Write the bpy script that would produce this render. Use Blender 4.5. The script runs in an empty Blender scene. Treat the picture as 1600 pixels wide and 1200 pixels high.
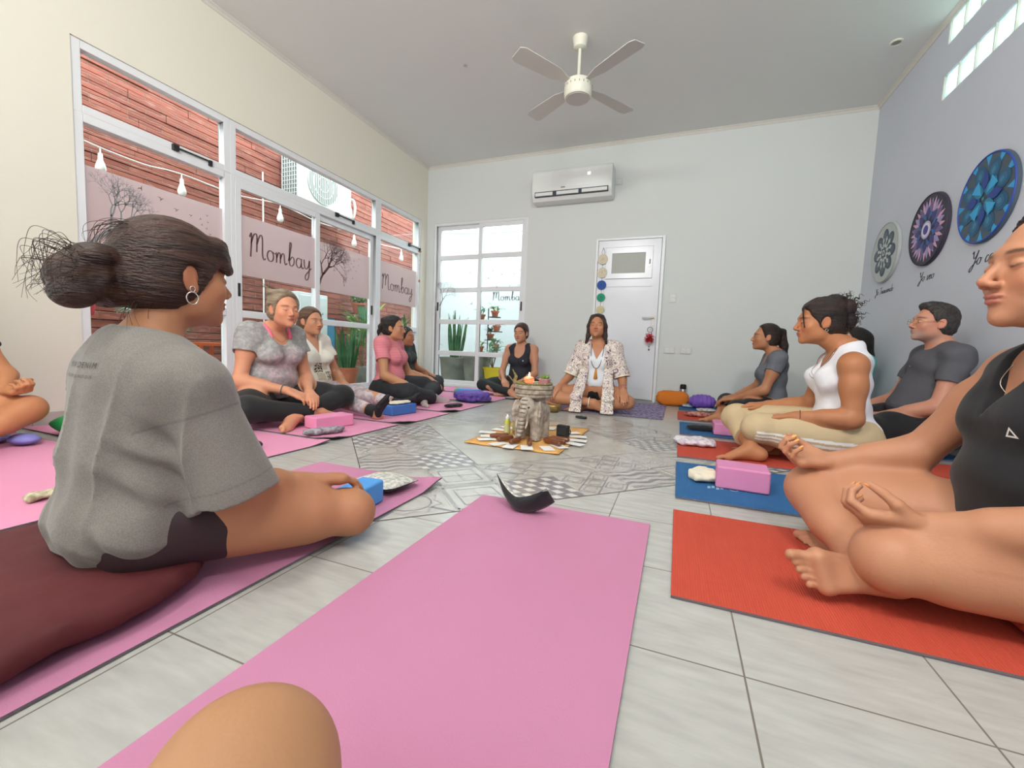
import bpy, bmesh, math, random
import numpy as np
from mathutils import Vector, Matrix, Euler
from mathutils.bvhtree import BVHTree

random.seed(7)
rng = np.random.default_rng(7)
scene = bpy.context.scene
COL = scene.collection
PI = math.pi

# ------------------------------------------------------------------ camera
CAM_H = 0.555
CAM_R = np.array([[0.93018656, -0.06601324, 0.36110277],
                  [0.36495191, 0.06035743, -0.92906786],
                  [0.03953554, 0.99599158, 0.08023533]])
cam_data = bpy.data.cameras.new('camera')
cam = bpy.data.objects.new('camera', cam_data)
COL.objects.link(cam)
_m = Matrix([list(r) for r in CAM_R]).to_4x4()
_m.translation = Vector((0, 0, CAM_H))
cam.matrix_world = _m
cam_data.sensor_fit = 'HORIZONTAL'
cam_data.sensor_width = 36.0
cam_data.lens = 14.8925
cam_data.clip_start = 0.02
scene.camera = cam

# ------------------------------------------------------------------ world and exposure
scene.view_settings.view_transform = 'Standard'
scene.view_settings.look = 'None'
scene.view_settings.gamma = 1.0
scene.view_settings.use_curve_mapping = False
scene.view_settings.exposure = 0.42
world = bpy.data.worlds.new('overcast_sky')
scene.world = world
world.use_nodes = True
_bg = world.node_tree.nodes['Background']
_bg.inputs['Color'].default_value = (0.90, 0.96, 1.0, 1)
_bg.inputs['Strength'].default_value = 5.2

def area_lamp(name, loc, size, power, color=(1, 1, 1), rot=(0, 0, 0)):
    l = bpy.data.lights.new(name, 'AREA')
    l.shape = 'RECTANGLE'; l.size = size[0]; l.size_y = size[1]
    l.energy = power; l.color = color
    o = bpy.data.objects.new(name, l); COL.objects.link(o)
    o.location = loc; o.rotation_euler = rot
    return o
# ceiling lamps of the room, over and behind the place the photo was taken from
area_lamp('ceiling_lamp_light', (-0.9, 0.3, 3.03), (1.6, 0.5), 5, (1.0, 0.97, 0.90))
area_lamp('ceiling_lamp_light', (-0.9, -1.7, 3.03), (1.6, 0.5), 9, (1.0, 0.97, 0.90))
# added fill lights without real fixtures, aimed along the room at the back wall
area_lamp('back_wall_fill_light', (-1.2, -0.5, 2.85), (0.5, 0.3), 42, (1.0, 0.99, 0.96), (math.radians(92), 0, math.radians(6)))
area_lamp('back_wall_fill_light', (0.6, -0.5, 2.85), (0.5, 0.3), 42, (1.0, 0.99, 0.96), (math.radians(92), 0, math.radians(12)))
# added fill lights in a daylight tint, unseen behind the camera, before solid walls
area_lamp('daylight_fill_light', (-0.9, -2.6, 1.5), (4.4, 2.4), 32, (0.95, 0.98, 1.0), (PI/2, 0, 0))
area_lamp('daylight_fill_light', (-3.40, -1.0, 1.5), (2.2, 2.2), 24, (0.93, 0.98, 1.0), (0, -PI/2, 0))

# ------------------------------------------------------------------ tags
def tag(o, label=None, cat=None, group=None, kind=None):
    if label: o['label'] = label
    if cat: o['category'] = cat
    if group: o['group'] = group
    if kind: o['kind'] = kind
    return o

def empty(name, loc=(0, 0, 0), rz=0.0, label=None, cat=None, group=None, kind=None):
    o = bpy.data.objects.new(name, None); COL.objects.link(o)
    o.location = loc; o.rotation_euler = (0, 0, rz); o.empty_display_size = .05
    return tag(o, label, cat, group, kind)

def copy_tree(o, parent=None):
    c = o.copy(); COL.objects.link(c)
    if parent is not None: c.parent = parent
    for ch in list(o.children): copy_tree(ch, c)
    return c

# ------------------------------------------------------------------ materials
def s2l(c):
    return tuple((x/12.92 if x <= .04045 else ((x+.055)/1.055)**2.4) for x in c)
def rgb(c):
    if isinstance(c, str):
        c = tuple(int(c[i:i+2], 16)/255 for i in (0, 2, 4))
    return s2l(c)
MATS = {}
def mat(name, color, rough=.6, metal=0., bump=None, spec=.5, emis=None, vary=None, stripes=None, sheen=0, coat=0, vc=False):
    """procedural principled material. bump=(scale,strength[,stretch xyz]); vary=(scale,color2,amount)"""
    if name in MATS: return MATS[name]
    m = bpy.data.materials.new(name); m.use_nodes = True
    nt = m.node_tree; N = nt.nodes; L = nt.links
    b = N['Principled BSDF']
    b.inputs['Base Color'].default_value = (*rgb(color), 1)
    b.inputs['Roughness'].default_value = rough
    b.inputs['Metallic'].default_value = metal
    b.inputs['Specular IOR Level'].default_value = spec
    if sheen: b.inputs['Sheen Weight'].default_value = sheen
    if coat: b.inputs['Coat Weight'].default_value = coat
    tc = N.new('ShaderNodeTexCoord')
    csock = None
    if vc:
        a = N.new('ShaderNodeAttribute'); a.attribute_name = 'Col'
        csock = a.outputs['Color']
    if vary:
        n = N.new('ShaderNodeTexNoise'); n.inputs['Scale'].default_value = vary[0]; n.inputs['Detail'].default_value = 4
        mp = N.new('ShaderNodeMapping')
        if len(vary) > 3: mp.inputs['Scale'].default_value = vary[3]
        L.new(tc.outputs['Object'], mp.inputs[0]); L.new(mp.outputs[0], n.inputs['Vector'])
        r = N.new('ShaderNodeMapRange'); r.inputs[1].default_value = .38; r.inputs[2].default_value = .62
        r.inputs[3].default_value = 0; r.inputs[4].default_value = vary[2]
        L.new(n.outputs[0], r.inputs[0])
        mx = N.new('ShaderNodeMix'); mx.data_type = 'RGBA'
        L.new(r.outputs[0], mx.inputs[0])
        if csock: L.new(csock, mx.inputs[6])
        else: mx.inputs[6].default_value = (*rgb(color), 1)
        mx.inputs[7].default_value = (*rgb(vary[1]), 1)
        csock = mx.outputs[2]
    if stripes:
        w = N.new('ShaderNodeTexWave'); w.wave_type = 'BANDS'; w.bands_direction = stripes[0]
        w.inputs['Scale'].default_value = stripes[1]; w.inputs['Distortion'].default_value = stripes[4] if len(stripes) > 4 else 0
        L.new(tc.outputs['Object'], w.inputs['Vector'])
        r = N.new('ShaderNodeMapRange'); r.inputs[1].default_value = stripes[3]; r.inputs[2].default_value = stripes[3]+.1
        L.new(w.outputs[1], r.inputs[0])
        mx = N.new('ShaderNodeMix'); mx.data_type = 'RGBA'
        L.new(r.outputs[0], mx.inputs[0])
        if csock: L.new(csock, mx.inputs[6])
        else: mx.inputs[6].default_value = (*rgb(color), 1)
        mx.inputs[7].default_value = (*rgb(stripes[2]), 1)
        csock = mx.outputs[2]
    if csock: L.new(csock, b.inputs['Base Color'])
    if bump:
        n = N.new('ShaderNodeTexNoise'); n.inputs['Scale'].default_value = bump[0]; n.inputs['Detail'].default_value = 3
        mp = N.new('ShaderNodeMapping')
        if len(bump) > 2: mp.inputs['Scale'].default_value = bump[2]
        L.new(tc.outputs['Object'], mp.inputs[0]); L.new(mp.outputs[0], n.inputs['Vector'])
        bp = N.new('ShaderNodeBump'); bp.inputs['Strength'].default_value = bump[1]; bp.inputs['Distance'].default_value = .01
        L.new(n.outputs[0], bp.inputs['Height']); L.new(bp.outputs[0], b.inputs['Normal'])
    if emis:
        b.inputs['Emission Color'].default_value = (*rgb(emis[0]), 1); b.inputs['Emission Strength'].default_value = emis[1]
    MATS[name] = m
    return m

# ------------------------------------------------------------------ mesh builder
class MB:
    def __init__(s): s.v = []; s.f = []; s.mi = []; s.cur = 0
    def add(s, vs, fs, mi=None):
        o = len(s.v); s.v += [tuple(map(float, p)) for p in vs]
        for f in fs: s.f.append(tuple(i+o for i in f)); s.mi.append(s.cur if mi is None else mi)
        return s
    def box(s, lo, hi, mi=None, M=None):
        x0, y0, z0 = lo; x1, y1, z1 = hi
        vs = [(x0,y0,z0),(x1,y0,z0),(x1,y1,z0),(x0,y1,z0),(x0,y0,z1),(x1,y0,z1),(x1,y1,z1),(x0,y1,z1)]
        if M is not None: vs = [M @ Vector(v) for v in vs]
        return s.add(vs, [(0,3,2,1),(4,5,6,7),(0,1,5,4),(1,2,6,5),(2,3,7,6),(3,0,4,7)], mi)
    def tube(s, pts, r, n=8, mi=None, cap=True):
        pts = [Vector(p) for p in pts]
        rs = r if isinstance(r, (list, tuple)) else [r]*len(pts)
        vs = []; fs = []
        up = Vector((0, 0, 1)); prev = None
        for i, p in enumerate(pts):
            d = (pts[min(i+1, len(pts)-1)] - pts[max(i-1, 0)])
            if d.length < 1e-9: d = Vector((0, 0, 1))
            d.normalize()
            if prev is None:
                a = d.cross(up)
                if a.length < .1: a = d.cross(Vector((1, 0, 0)))
            else:
                a = prev - d*prev.dot(d)
                if a.length < 1e-6: a = d.cross(up)
            a.normalize(); prev = a; b = d.cross(a)
            for k in range(n):
                t = 2*PI*k/n
                vs.append(p + (a*math.cos(t) + b*math.sin(t))*rs[i])
        for i in range(len(pts)-1):
            for k in range(n):
                k2 = (k+1) % n
                fs.append((i*n+k, i*n+k2, (i+1)*n+k2, (i+1)*n+k))
        if cap:
            fs.append(tuple(range(n-1, -1, -1))); fs.append(tuple((len(pts)-1)*n+k for k in range(n)))
        return s.add(vs, fs, mi)
    def lathe(s, prof, n=24, c=(0, 0, 0), mi=None, M=None):
        vs = []; fs = []
        for (r, z) in prof:
            for k in range(n):
                t = 2*PI*k/n
                vs.append(Vector((c[0]+r*math.cos(t), c[1]+r*math.sin(t), c[2]+z)))
        if M is not None: vs = [M @ v for v in vs]
        for i in range(len(prof)-1):
            for k in range(n):
                k2 = (k+1) % n
                fs.append((i*n+k, i*n+k2, (i+1)*n+k2, (i+1)*n+k))
        fs.append(tuple(range(n-1, -1, -1))); fs.append(tuple((len(prof)-1)*n+k for k in range(n)))
        return s.add(vs, fs, mi)
    def prism(s, poly, fn, t, mi=None):
        """poly: 2D outline; fn(u,v,w)->point; extruded from w=0 to w=t"""
        n = len(poly)
        vs = [fn(u, v, 0) for u, v in poly] + [fn(u, v, t) for u, v in poly]
        fs = [tuple(range(n-1, -1, -1)), tuple(range(n, 2*n))] + [(i, (i+1) % n, n+(i+1) % n, n+i) for i in range(n)]
        return s.add(vs, fs, mi)
    def blob(s, c, r, nu=16, nv=10, mi=None, e=1.0, M=None, fn=None):
        """super-ellipsoid"""
        sg = lambda x: math.copysign(abs(x)**e, x)
        vs = []; fs = []
        for j in range(nv+1):
            ph = -PI/2 + PI*j/nv
            for i in range(nu):
                th = 2*PI*i/nu
                p = Vector((r[0]*sg(math.cos(ph))*sg(math.cos(th)), r[1]*sg(math.cos(ph))*sg(math.sin(th)), r[2]*sg(math.sin(ph))))
                if fn: p = fn(p)
                if M is not None: p = M @ p
                vs.append(p + Vector(c))
        for j in range(nv):
            for i in range(nu):
                i2 = (i+1) % nu
                fs.append((j*nu+i, j*nu+i2, (j+1)*nu+i2, (j+1)*nu+i))
        return s.add(vs, fs, mi)
    def build(s, name, mats, parent=None, smooth=False, bev=0, seg=2, loc=None, rot=None, auto=None):
        me = bpy.data.meshes.new(name)
        me.from_pydata(s.v, [], s.f)
        if not isinstance(mats, (list, tuple)): mats = [mats]
        for m in mats: me.materials.append(m)
        me.polygons.foreach_set('material_index', s.mi)
        bm = bmesh.new(); bm.from_mesh(me)
        bmesh.ops.remove_doubles(bm, verts=bm.verts, dist=1e-6)
        bmesh.ops.recalc_face_normals(bm, faces=bm.faces)
        bm.to_mesh(me); bm.free()
        if smooth: me.polygons.foreach_set('use_smooth', [True]*len(me.polygons))
        o = bpy.data.objects.new(name, me); COL.objects.link(o)
        if parent is not None: o.parent = parent
        if loc is not None: o.location = loc
        if rot is not None: o.rotation_euler = rot
        if bev:
            b = o.modifiers.new('bevel', 'BEVEL'); b.width = bev; b.segments = seg; b.limit_method = 'ANGLE'
            me.polygons.foreach_set('use_smooth', [True]*len(me.polygons))
            b.harden_normals = True
        elif auto:
            me.polygons.foreach_set('use_smooth', [True]*len(me.polygons))
            for e in me.edges: pass
            w = o.modifiers.new('edges', 'EDGE_SPLIT'); w.split_angle = auto
        return o

# ------------------------------------------------------------------ handwriting strokes (unit: x-height .45)
def _arc(cx, cy, rx, ry, a0, a1, n=8):
    return [(cx+rx*math.cos(math.radians(a0+(a1-a0)*i/n)), cy+ry*math.sin(math.radians(a0+(a1-a0)*i/n))) for i in range(n+1)]
GLYPH = {
 'M': (1.0, [[(0.0,.80),(.10,.98),(.10,.6),(.05,0)], [(.08,.55),(.22,.9),(.36,1.0),(.42,.85),(.40,.25)], [(.42,.6),(.56,.92),(.68,1.0),(.74,.8),(.74,.2),(.82,0),(.92,.06)]]),
 'm': (.82, [[(0.02,.45),(.05,.2),(.04,0)], [(.05,.2),(.16,.44),(.27,.42),(.29,.2),(.28,0)], [(.29,.2),(.42,.45),(.53,.42),(.56,.15),(.62,0),(.74,.08)]]),
 'o': (.56, [_arc(.22,.22,.19,.23,60,420,14)+[(.45,.38),(.56,.36)]]),
 'b': (.52, [[(.0,.2),(.12,.6),(.2,.98),(.12,1.05),(.08,.8),(.07,.15),(.18,0),(.36,.1),(.38,.34),(.25,.42),(.1,.25)]]),
 'a': (.56, [_arc(.2,.22,.18,.22,50,360,12), [(.4,.45),(.38,.15),(.46,0),(.56,.06)]]),
 'y': (.56, [[(.02,.45),(.06,.12),(.2,.03),(.36,.2),(.42,.45)], [(.42,.45),(.4,-.1),(.32,-.42),(.16,-.5),(.12,-.32),(.3,-.12),(.56,.1)]]),
 'Y': (.74, [[(.0,.85),(.08,1.0),(.18,.7),(.3,.48),(.5,.6),(.62,1.0)], [(.62,1.0),(.5,.2),(.36,-.3),(.16,-.42),(.12,-.2),(.4,.05),(.7,.25)]]),
 'v': (.46, [[(.0,.4),(.08,.42),(.12,.05),(.2,0),(.34,.25),(.36,.44),(.46,.38)]]),
 'e': (.44, [[(.02,.18),(.2,.24),(.3,.36),(.2,.46),(.07,.3),(.08,.08),(.2,0),(.42,.14)]]),
 'T': (.7, [[(.0,.85),(.1,.98),(.4,.92),(.78,1.02)], [(.44,.94),(.36,.3),(.24,0),(.1,.04)]]),
 'r': (.4, [[(.0,.05),(.1,.46),(.14,.34),(.28,.38),(.24,.1),(.3,0),(.4,.08)]]),
 's': (.36, [[(.0,.05),(.16,.46),(.24,.2),(.18,0),(.04,.04)], [(.18,0),(.36,.12)]]),
 'c': (.4, [[(.3,.4),(.16,.44),(.05,.25),(.1,.02),(.24,0),(.4,.12)]]),
 'i': (.24, [[(.0,.1),(.1,.44),(.08,.1),(.14,0),(.24,.1)], [(.12,.62),(.14,.66)]]),
 'n': (.54, [[(.02,.45),(.05,.2),(.04,0)], [(.05,.2),(.18,.44),(.3,.4),(.3,.15),(.38,0),(.5,.1)]]),
 'd': (.56, [_arc(.2,.22,.18,.22,50,360,12), [(.5,1.0),(.42,.6),(.38,.12),(.46,0),(.56,.06)]]),
 'u': (.54, [[(.02,.44),(.04,.1),(.16,0),(.32,.14),(.38,.44)], [(.38,.44),(.37,.1),(.44,0),(.54,.08)]]),
 ' ': (.35, []),
}
def smooth_line(pts, n=4):
    if len(pts) < 3: return pts
    out = []
    P = [pts[0]] + list(pts) + [pts[-1]]
    for i in range(1, len(P)-2):
        p0, p1, p2, p3 = [np.array(P[k], float) for k in (i-1, i, i+1, i+2)]
        for j in range(n):
            t = j/n
            out.append(tuple(.5*((2*p1)+(-p0+p2)*t+(2*p0-5*p1+4*p2-p3)*t*t+(-p0+3*p1-3*p2+p3)*t**3)))
    out.append(tuple(pts[-1]))
    return out
def handwriting(text, size, slant=.12, thick=.05):
    """2D stroke ribbons: list of polygons (quads) in text space, and the width"""
    x = 0; quads = []
    for ch in text:
        w, strokes = GLYPH[ch]
        for st in strokes:
            pts = smooth_line(st, 4)
            pts = [((x+a+b*slant)*size, b*size) for a, b in pts]
            L = []; R = []
            for i, p in enumerate(pts):
                a = np.array(pts[max(i-1, 0)]); b = np.array(pts[min(i+1, len(pts)-1)])
                d = b-a; d = d/(np.linalg.norm(d)+1e-9); nrm = np.array([-d[1], d[0]])
                wd = size*thick*(.45+.75*abs(d[1]))*.5
                L.append(tuple(np.array(p)+nrm*wd)); R.append(tuple(np.array(p)-nrm*wd))
            for i in range(len(pts)-1): quads.append([R[i], R[i+1], L[i+1], L[i]])
        x += w
    return quads, x*size
# ------------------------------------------------------------------ implicit-surface modelling
f32 = np.float32
def V3(*a): return np.array(a, float)
def unit(v):
    v = np.array(v, float); return v/(np.linalg.norm(v)+1e-12)

CONE_ENDS = {}
def cone(a, b, ra, rb, flat=None, end=False, start=False):
    """round cone a->b; flat=(axis, factor) squashes it; end/start = cut flat there"""
    a = np.array(a, float); b = np.array(b, float); ba = b-a; L2 = max(ba@ba, 1e-12)
    def fn(X, Y, Z):
        px, py, pz = X-a[0], Y-a[1], Z-a[2]
        t = np.clip((px*ba[0]+py*ba[1]+pz*ba[2])/L2, 0, 1)
        qx, qy, qz = px-t*ba[0], py-t*ba[1], pz-t*ba[2]
        q2 = qx*qx+qy*qy+qz*qz
        if flat is not None:
            n = unit(flat[0]); c = qx*n[0]+qy*n[1]+qz*n[2]
            q2 = q2 + c*c*(1/flat[1]**2-1)
        d = np.sqrt(q2)-(ra+(rb-ra)*t)
        if end:
            u = ba/math.sqrt(L2); d = np.maximum(d, (X-b[0])*u[0]+(Y-b[1])*u[1]+(Z-b[2])*u[2])
        if start:
            u = -ba/math.sqrt(L2); d = np.maximum(d, (X-a[0])*u[0]+(Y-a[1])*u[1]+(Z-a[2])*u[2])
        return d
    CONE_ENDS[id(fn)] = (a, b, fn)
    r = max(ra, rb)
    return (fn, np.minimum(a, b)-r, np.maximum(a, b)+r)

def ell(c, r, rot=None):
    c = np.array(c, float); r = np.array(r, float)
    A = np.eye(3) if rot is None else np.array(rot, float)    # rows: local axes
    def fn(X, Y, Z):
        px, py, pz = X-c[0], Y-c[1], Z-c[2]
        k0 = 0; k1 = 0
        for i in range(3):
            q = px*A[i, 0]+py*A[i, 1]+pz*A[i, 2]
            k0 = k0+(q/r[i])**2; k1 = k1+(q/r[i]**2)**2
        k0 = np.sqrt(k0); k1 = np.sqrt(k1)+1e-6
        return k0*(k0-1)/k1
    R = np.sqrt(((A.T*r)**2).sum(1))
    return (fn, c-R, c+R)

def inflate(p, r):
    fn = p[0]
    return (lambda X, Y, Z: fn(X, Y, Z)-r, p[1]-r, p[2]+r)

class Field:
    def __init__(s, lo, hi, h):
        s.h = h; s.lo = np.array(lo, float)
        s.n = np.ceil((np.array(hi, float)-s.lo)/h).astype(int)+2
        s.F = np.full(tuple(s.n), 1.0, f32)
        s.ax = [(s.lo[i]+h*np.arange(s.n[i])).astype(f32) for i in range(3)]
    def region(s, lo, hi):
        i0 = np.clip(np.floor((lo-s.lo)/s.h).astype(int), 0, s.n); i1 = np.clip(np.ceil((hi-s.lo)/s.h).astype(int)+1, 0, s.n)
        if (i1 <= i0).any(): return None, None
        sl = tuple(slice(i0[i], i1[i]) for i in range(3))
        P = (s.ax[0][sl[0]][:, None, None], s.ax[1][sl[1]][None, :, None], s.ax[2][sl[2]][None, None, :])
        return sl, P
    def add(s, prim, k=.01):
        pad = k+3*s.h
        sl, P = s.region(prim[1]-pad, prim[2]+pad)
        if sl is None: return
        d = prim[0](*P).astype(f32); F = s.F[sl]
        h = np.maximum(k-np.abs(F-d), 0)/k
        s.F[sl] = np.minimum(F, d)-h*h*(k*.25)
    def sub(s, prim, k=.006):
        pad = k+3*s.h
        sl, P = s.region(prim[1]-pad, prim[2]+pad)
        if sl is None: return
        d = -prim[0](*P).astype(f32); F = s.F[sl]
        h = np.maximum(k-np.abs(F-d), 0)/k
        s.F[sl] = np.maximum(F, d)+h*h*(k*.25)
    def cut(s, o, n):
        """remove the half space on the side n points to"""
        n = unit(n); P = (s.ax[0][:, None, None], s.ax[1][None, :, None], s.ax[2][None, None, :])
        s.F = np.maximum(s.F, ((P[0]-o[0])*n[0]+(P[1]-o[1])*n[1]+(P[2]-o[2])*n[2]).astype(f32))
    def mod(s, fn):
        P = (s.ax[0][:, None, None], s.ax[1][None, :, None], s.ax[2][None, None, :])
        s.F = (s.F+fn(*P)).astype(f32)
    def mesh(s):
        F = s.F; h = s.h
        # a closed skin at the borders
        for a in range(3):
            i = [slice(None)]*3
            i[a] = 0; F[tuple(i)] = np.maximum(F[tuple(i)], .001); i[a] = -1; F[tuple(i)] = np.maximum(F[tuple(i)], .001)
        S = F < 0
        cnt = np.zeros(tuple(s.n-1), np.int8)
        offs = [(i, j, k) for i in (0, 1) for j in (0, 1) for k in (0, 1)]
        nx, ny, nz = s.n
        for i, j, k in offs: cnt += S[i:nx-1+i, j:ny-1+j, k:nz-1+k]
        act = (cnt > 0) & (cnt < 8)
        I, J, K = np.nonzero(act)
        idx = np.full(act.shape, -1, np.int32); idx[act] = np.arange(len(I), dtype=np.int32)
        acc = np.zeros((len(I), 3)); c = np.zeros(len(I))
        for a in offs:
            for ax in range(3):
                if a[ax]: continue
                b = list(a); b[ax] = 1
                fa = F[I+a[0], J+a[1], K+a[2]]; fb = F[I+b[0], J+b[1], K+b[2]]
                m = (fa < 0) != (fb < 0)
                t = fa[m]/(fa[m]-fb[m])
                p = np.tile(np.array(a, float), (m.sum(), 1)); p[:, ax] += t
                acc[m] += p; c[m] += 1
        V = (np.stack([I, J, K], 1)+acc/c[:, None])*h+s.lo
        quads = []
        for ax in range(3):
            u, v = (ax+1) % 3, (ax+2) % 3
            sa = [slice(1, -1)]*3; sb = [slice(1, -1)]*3
            sa[ax] = slice(0, -1); sb[ax] = slice(1, None)
            A = S[tuple(sa)]; B = S[tuple(sb)]
            for inside, flip in ((A & ~B, False), (~A & B, True)):
                T = np.array(np.nonzero(inside))
                T[u] += 1; T[v] += 1          # back to full coordinates of the edge start
                def cell(du, dv):
                    q = T.copy(); q[u] += du; q[v] += dv
                    return idx[q[0], q[1], q[2]]
                q = np.stack([cell(-1, -1), cell(0, -1), cell(0, 0), cell(-1, 0)], 1)
                if flip: q = q[:, ::-1]
                quads.append(q)
        Q = np.concatenate(quads); Q = Q[(Q >= 0).all(1)]
        # two gentle relaxation passes
        E = np.concatenate([Q[:, [0, 1]], Q[:, [1, 2]], Q[:, [2, 3]], Q[:, [3, 0]]])
        deg = np.bincount(E.ravel(), minlength=len(V))[:, None]+1e-9
        for w in (.45, -.30):
            M = np.stack([np.bincount(E[:, 0], V[E[:, 1], a], len(V))+np.bincount(E[:, 1], V[E[:, 0], a], len(V)) for a in range(3)], 1)/deg
            V = V+w*(M-V)
        return V, Q

def field_object(name, F, material, parent=None, color=None, rot=None):
    V, Q = F.mesh()
    me = bpy.data.meshes.new(name)
    me.vertices.add(len(V)); me.vertices.foreach_set('co', V.astype(f32).ravel())
    me.loops.add(len(Q)*4); me.loops.foreach_set('vertex_index', Q.astype(np.int32).ravel())
    me.polygons.add(len(Q)); me.polygons.foreach_set('loop_start', np.arange(0, len(Q)*4, 4, dtype=np.int32))
    me.polygons.foreach_set('loop_total', np.full(len(Q), 4, np.int32))
    me.polygons.foreach_set('use_smooth', np.ones(len(Q), bool))
    me.materials.append(material)
    me.update(calc_edges=True); me.validate()
    if color is not None:
        C = np.ones((len(V), 4), f32); C[:, :3] = color(V)
        at = me.color_attributes.new('Col', 'FLOAT_COLOR', 'POINT')
        at.data.foreach_set('color', C.ravel())
    o = bpy.data.objects.new(name, me); COL.objects.link(o)
    if parent is not None: o.parent = parent
    return o

def wob(X, Y, Z, s, seed=0):
    """cheap smooth noise in -1..1"""
    a = seed*1.7
    return (np.sin(X*s+1.3*np.sin(Y*s*.7+a)+a)*np.sin(Y*s*.9+1.1*np.sin(Z*s*.8+2*a)+.5+a)*.6
            + np.sin(Z*s*1.1+1.7*np.sin(X*s*.6+a)+.9*np.sin(Y*s*.5))*.4)

# ------------------------------------------------------------------ the figure
def Rmat(turn=0, pitch=0, tilt=0):
    """rows = head axes right, forward, up in person space. turn>0 = to the person's left, pitch>0 = chin up, tilt>0 = to the right"""
    t, p, r = map(math.radians, (turn, pitch, tilt))
    M = Matrix.Rotation(t, 3, 'Z') @ Matrix.Rotation(p, 3, 'X') @ Matrix.Rotation(r, 3, 'Y')
    return np.array(M).T

def hand_prims(W, Fd, Nd, side, curls=(.3, .35, .4, .45), thumb=(.5, .35), size=1.0, base=.15, spread=.05):
    """side=+1: thumb toward cross(Fd,Nd), -1 opposite. Fingers curl toward Nd (palm side)."""
    Fd = unit(Fd); Nd = unit(np.array(Nd, float)-Fd*(np.array(Nd, float)@Fd)); T = side*np.cross(Fd, Nd)
    W = np.array(W, float); out = []; s = size
    a = [.031, .0105, -.0105, -.030]; kl = [.088, .091, .087, .079]
    ln = [(.040, .024, .019), (.044, .027, .020), (.040, .025, .020), (.031, .019, .018)]
    for i in range(4):
        S = W+T*a[i]*.55*s+Fd*.006; K = W+Fd*kl[i]*s+T*a[i]*s*(.9)-Nd*.002
        out.append((cone(S, K, .0165*s, .0115*s), .014, 'hand'))
        if i < 3: out.append((cone(K-Fd*.02*s, W+Fd*.07*s+T*a[i+1]*s*.9, .011*s, .011*s), .01, 'hand'))
        ang = base+curls[i]*.5; p = K
        for j, l in enumerate(ln[i]):
            d = unit(Fd*math.cos(ang)+Nd*math.sin(ang)+T*(a[i]*spread*20*.05*4))
            q = p+d*l*s
            r0 = (.0098, .0088, .0080)[j]*s*(.9 if i == 3 else 1); r1 = (.0088, .0080, .0068)[j]*s*(.9 if i == 3 else 1)
            out.append((cone(p, q, r0, r1), .0025 if j else .008, 'finger%d%d' % (i, j)))
            p = q; ang += curls[i]*(1.3 if j == 0 else .9)
        out[-1] = (out[-1][0], out[-1][1], 'tip')
    B = W+T*.020*s+Fd*.018*s+Nd*.004*s
    d1 = unit(Fd*math.cos(.75)+T*math.sin(.75)+Nd*.35*thumb[0]*2)
    M1 = B+d1*.040*s
    d2 = unit(Fd*.85+T*(.42-thumb[1])+Nd*thumb[0]); P1 = M1+d2*.032*s
    d3 = unit(Fd*.95+T*(.25-1.4*thumb[1])+Nd*thumb[0]); P2 = P1+d3*.026*s
    out.append((cone(B, M1, .0175*s, .0135*s), .014, 'hand'))
    out.append((cone(M1, P1, .0125*s, .0100*s), .004, 'thumb'))
    out.append((cone(P1, P2, .0102*s, .0078*s), .003, 'tip'))
    return out

def foot_prims(A, D, U, side, size=1.0):
    """A ankle centre, D toe direction, U up (top of the foot), side=+1: big toe toward cross(D,U)"""
    D = unit(D); U = unit(np.array(U, float)-D*(np.array(U, float)@D)); T = side*np.cross(D, U); s = size; A = np.array(A, float)
    o = []
    heel = A-D*.035*s-U*.040*s
    o.append((ell(heel, (.036*s, .030*s, .030*s), [D, T, U]), .03, 'foot'))
    o.append((cone(A, heel, .033*s, .028*s), .03, 'foot'))
    ball1 = A+D*.125*s-U*.052*s+T*.028*s; ball2 = A+D*.108*s-U*.055*s-T*.030*s
    o.append((cone(A+D*.01-U*.012*s, ball1, .033*s, .019*s), .03, 'foot'))
    o.append((cone(heel+U*.004, ball2, .027*s, .016*s), .03, 'foot'))
    o.append((cone(A+D*.02-U*.02*s, A+D*.115*s-U*.045*s, .03*s, .018*s), .02, 'foot'))
    o.append((cone(ball1, ball2, .018*s, .015*s), .015, 'foot'))
    tl = [.050, .046, .043, .038, .032]; tr = [.0130, .0090, .0086, .0082, .0078]
    for i in range(5):
        b = ball1*(1-i/4)+ball2*(i/4)+D*.004
        m = b+D*tl[i]*.6*s+U*.003*s; e = b+D*tl[i]*s-U*.003*s
        o.append((cone(b, m, tr[i]*s, tr[i]*.88*s), .003, 'foot')); o.append((cone(m, e, tr[i]*.9*s, tr[i]*.95*s), .003, 'toe'))
    return o

DEF = dict(
    S=0.0, lean=0.0, wide=1.0, belly=0.0, bust=1.0, male=False,
    hip=(.085, .02, .105), knee=(.345, .27, .115), ankle=(-.03, .31, .068),
    sh=(.160, -.01, .535), el=(.235, .04, .285), wr=(.285, .25, .19),
    head=(0, .035, .735), turn=0, pitch=0, tilt=0, hs=1.0,
    legr=1.0, armr=1.0)

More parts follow.
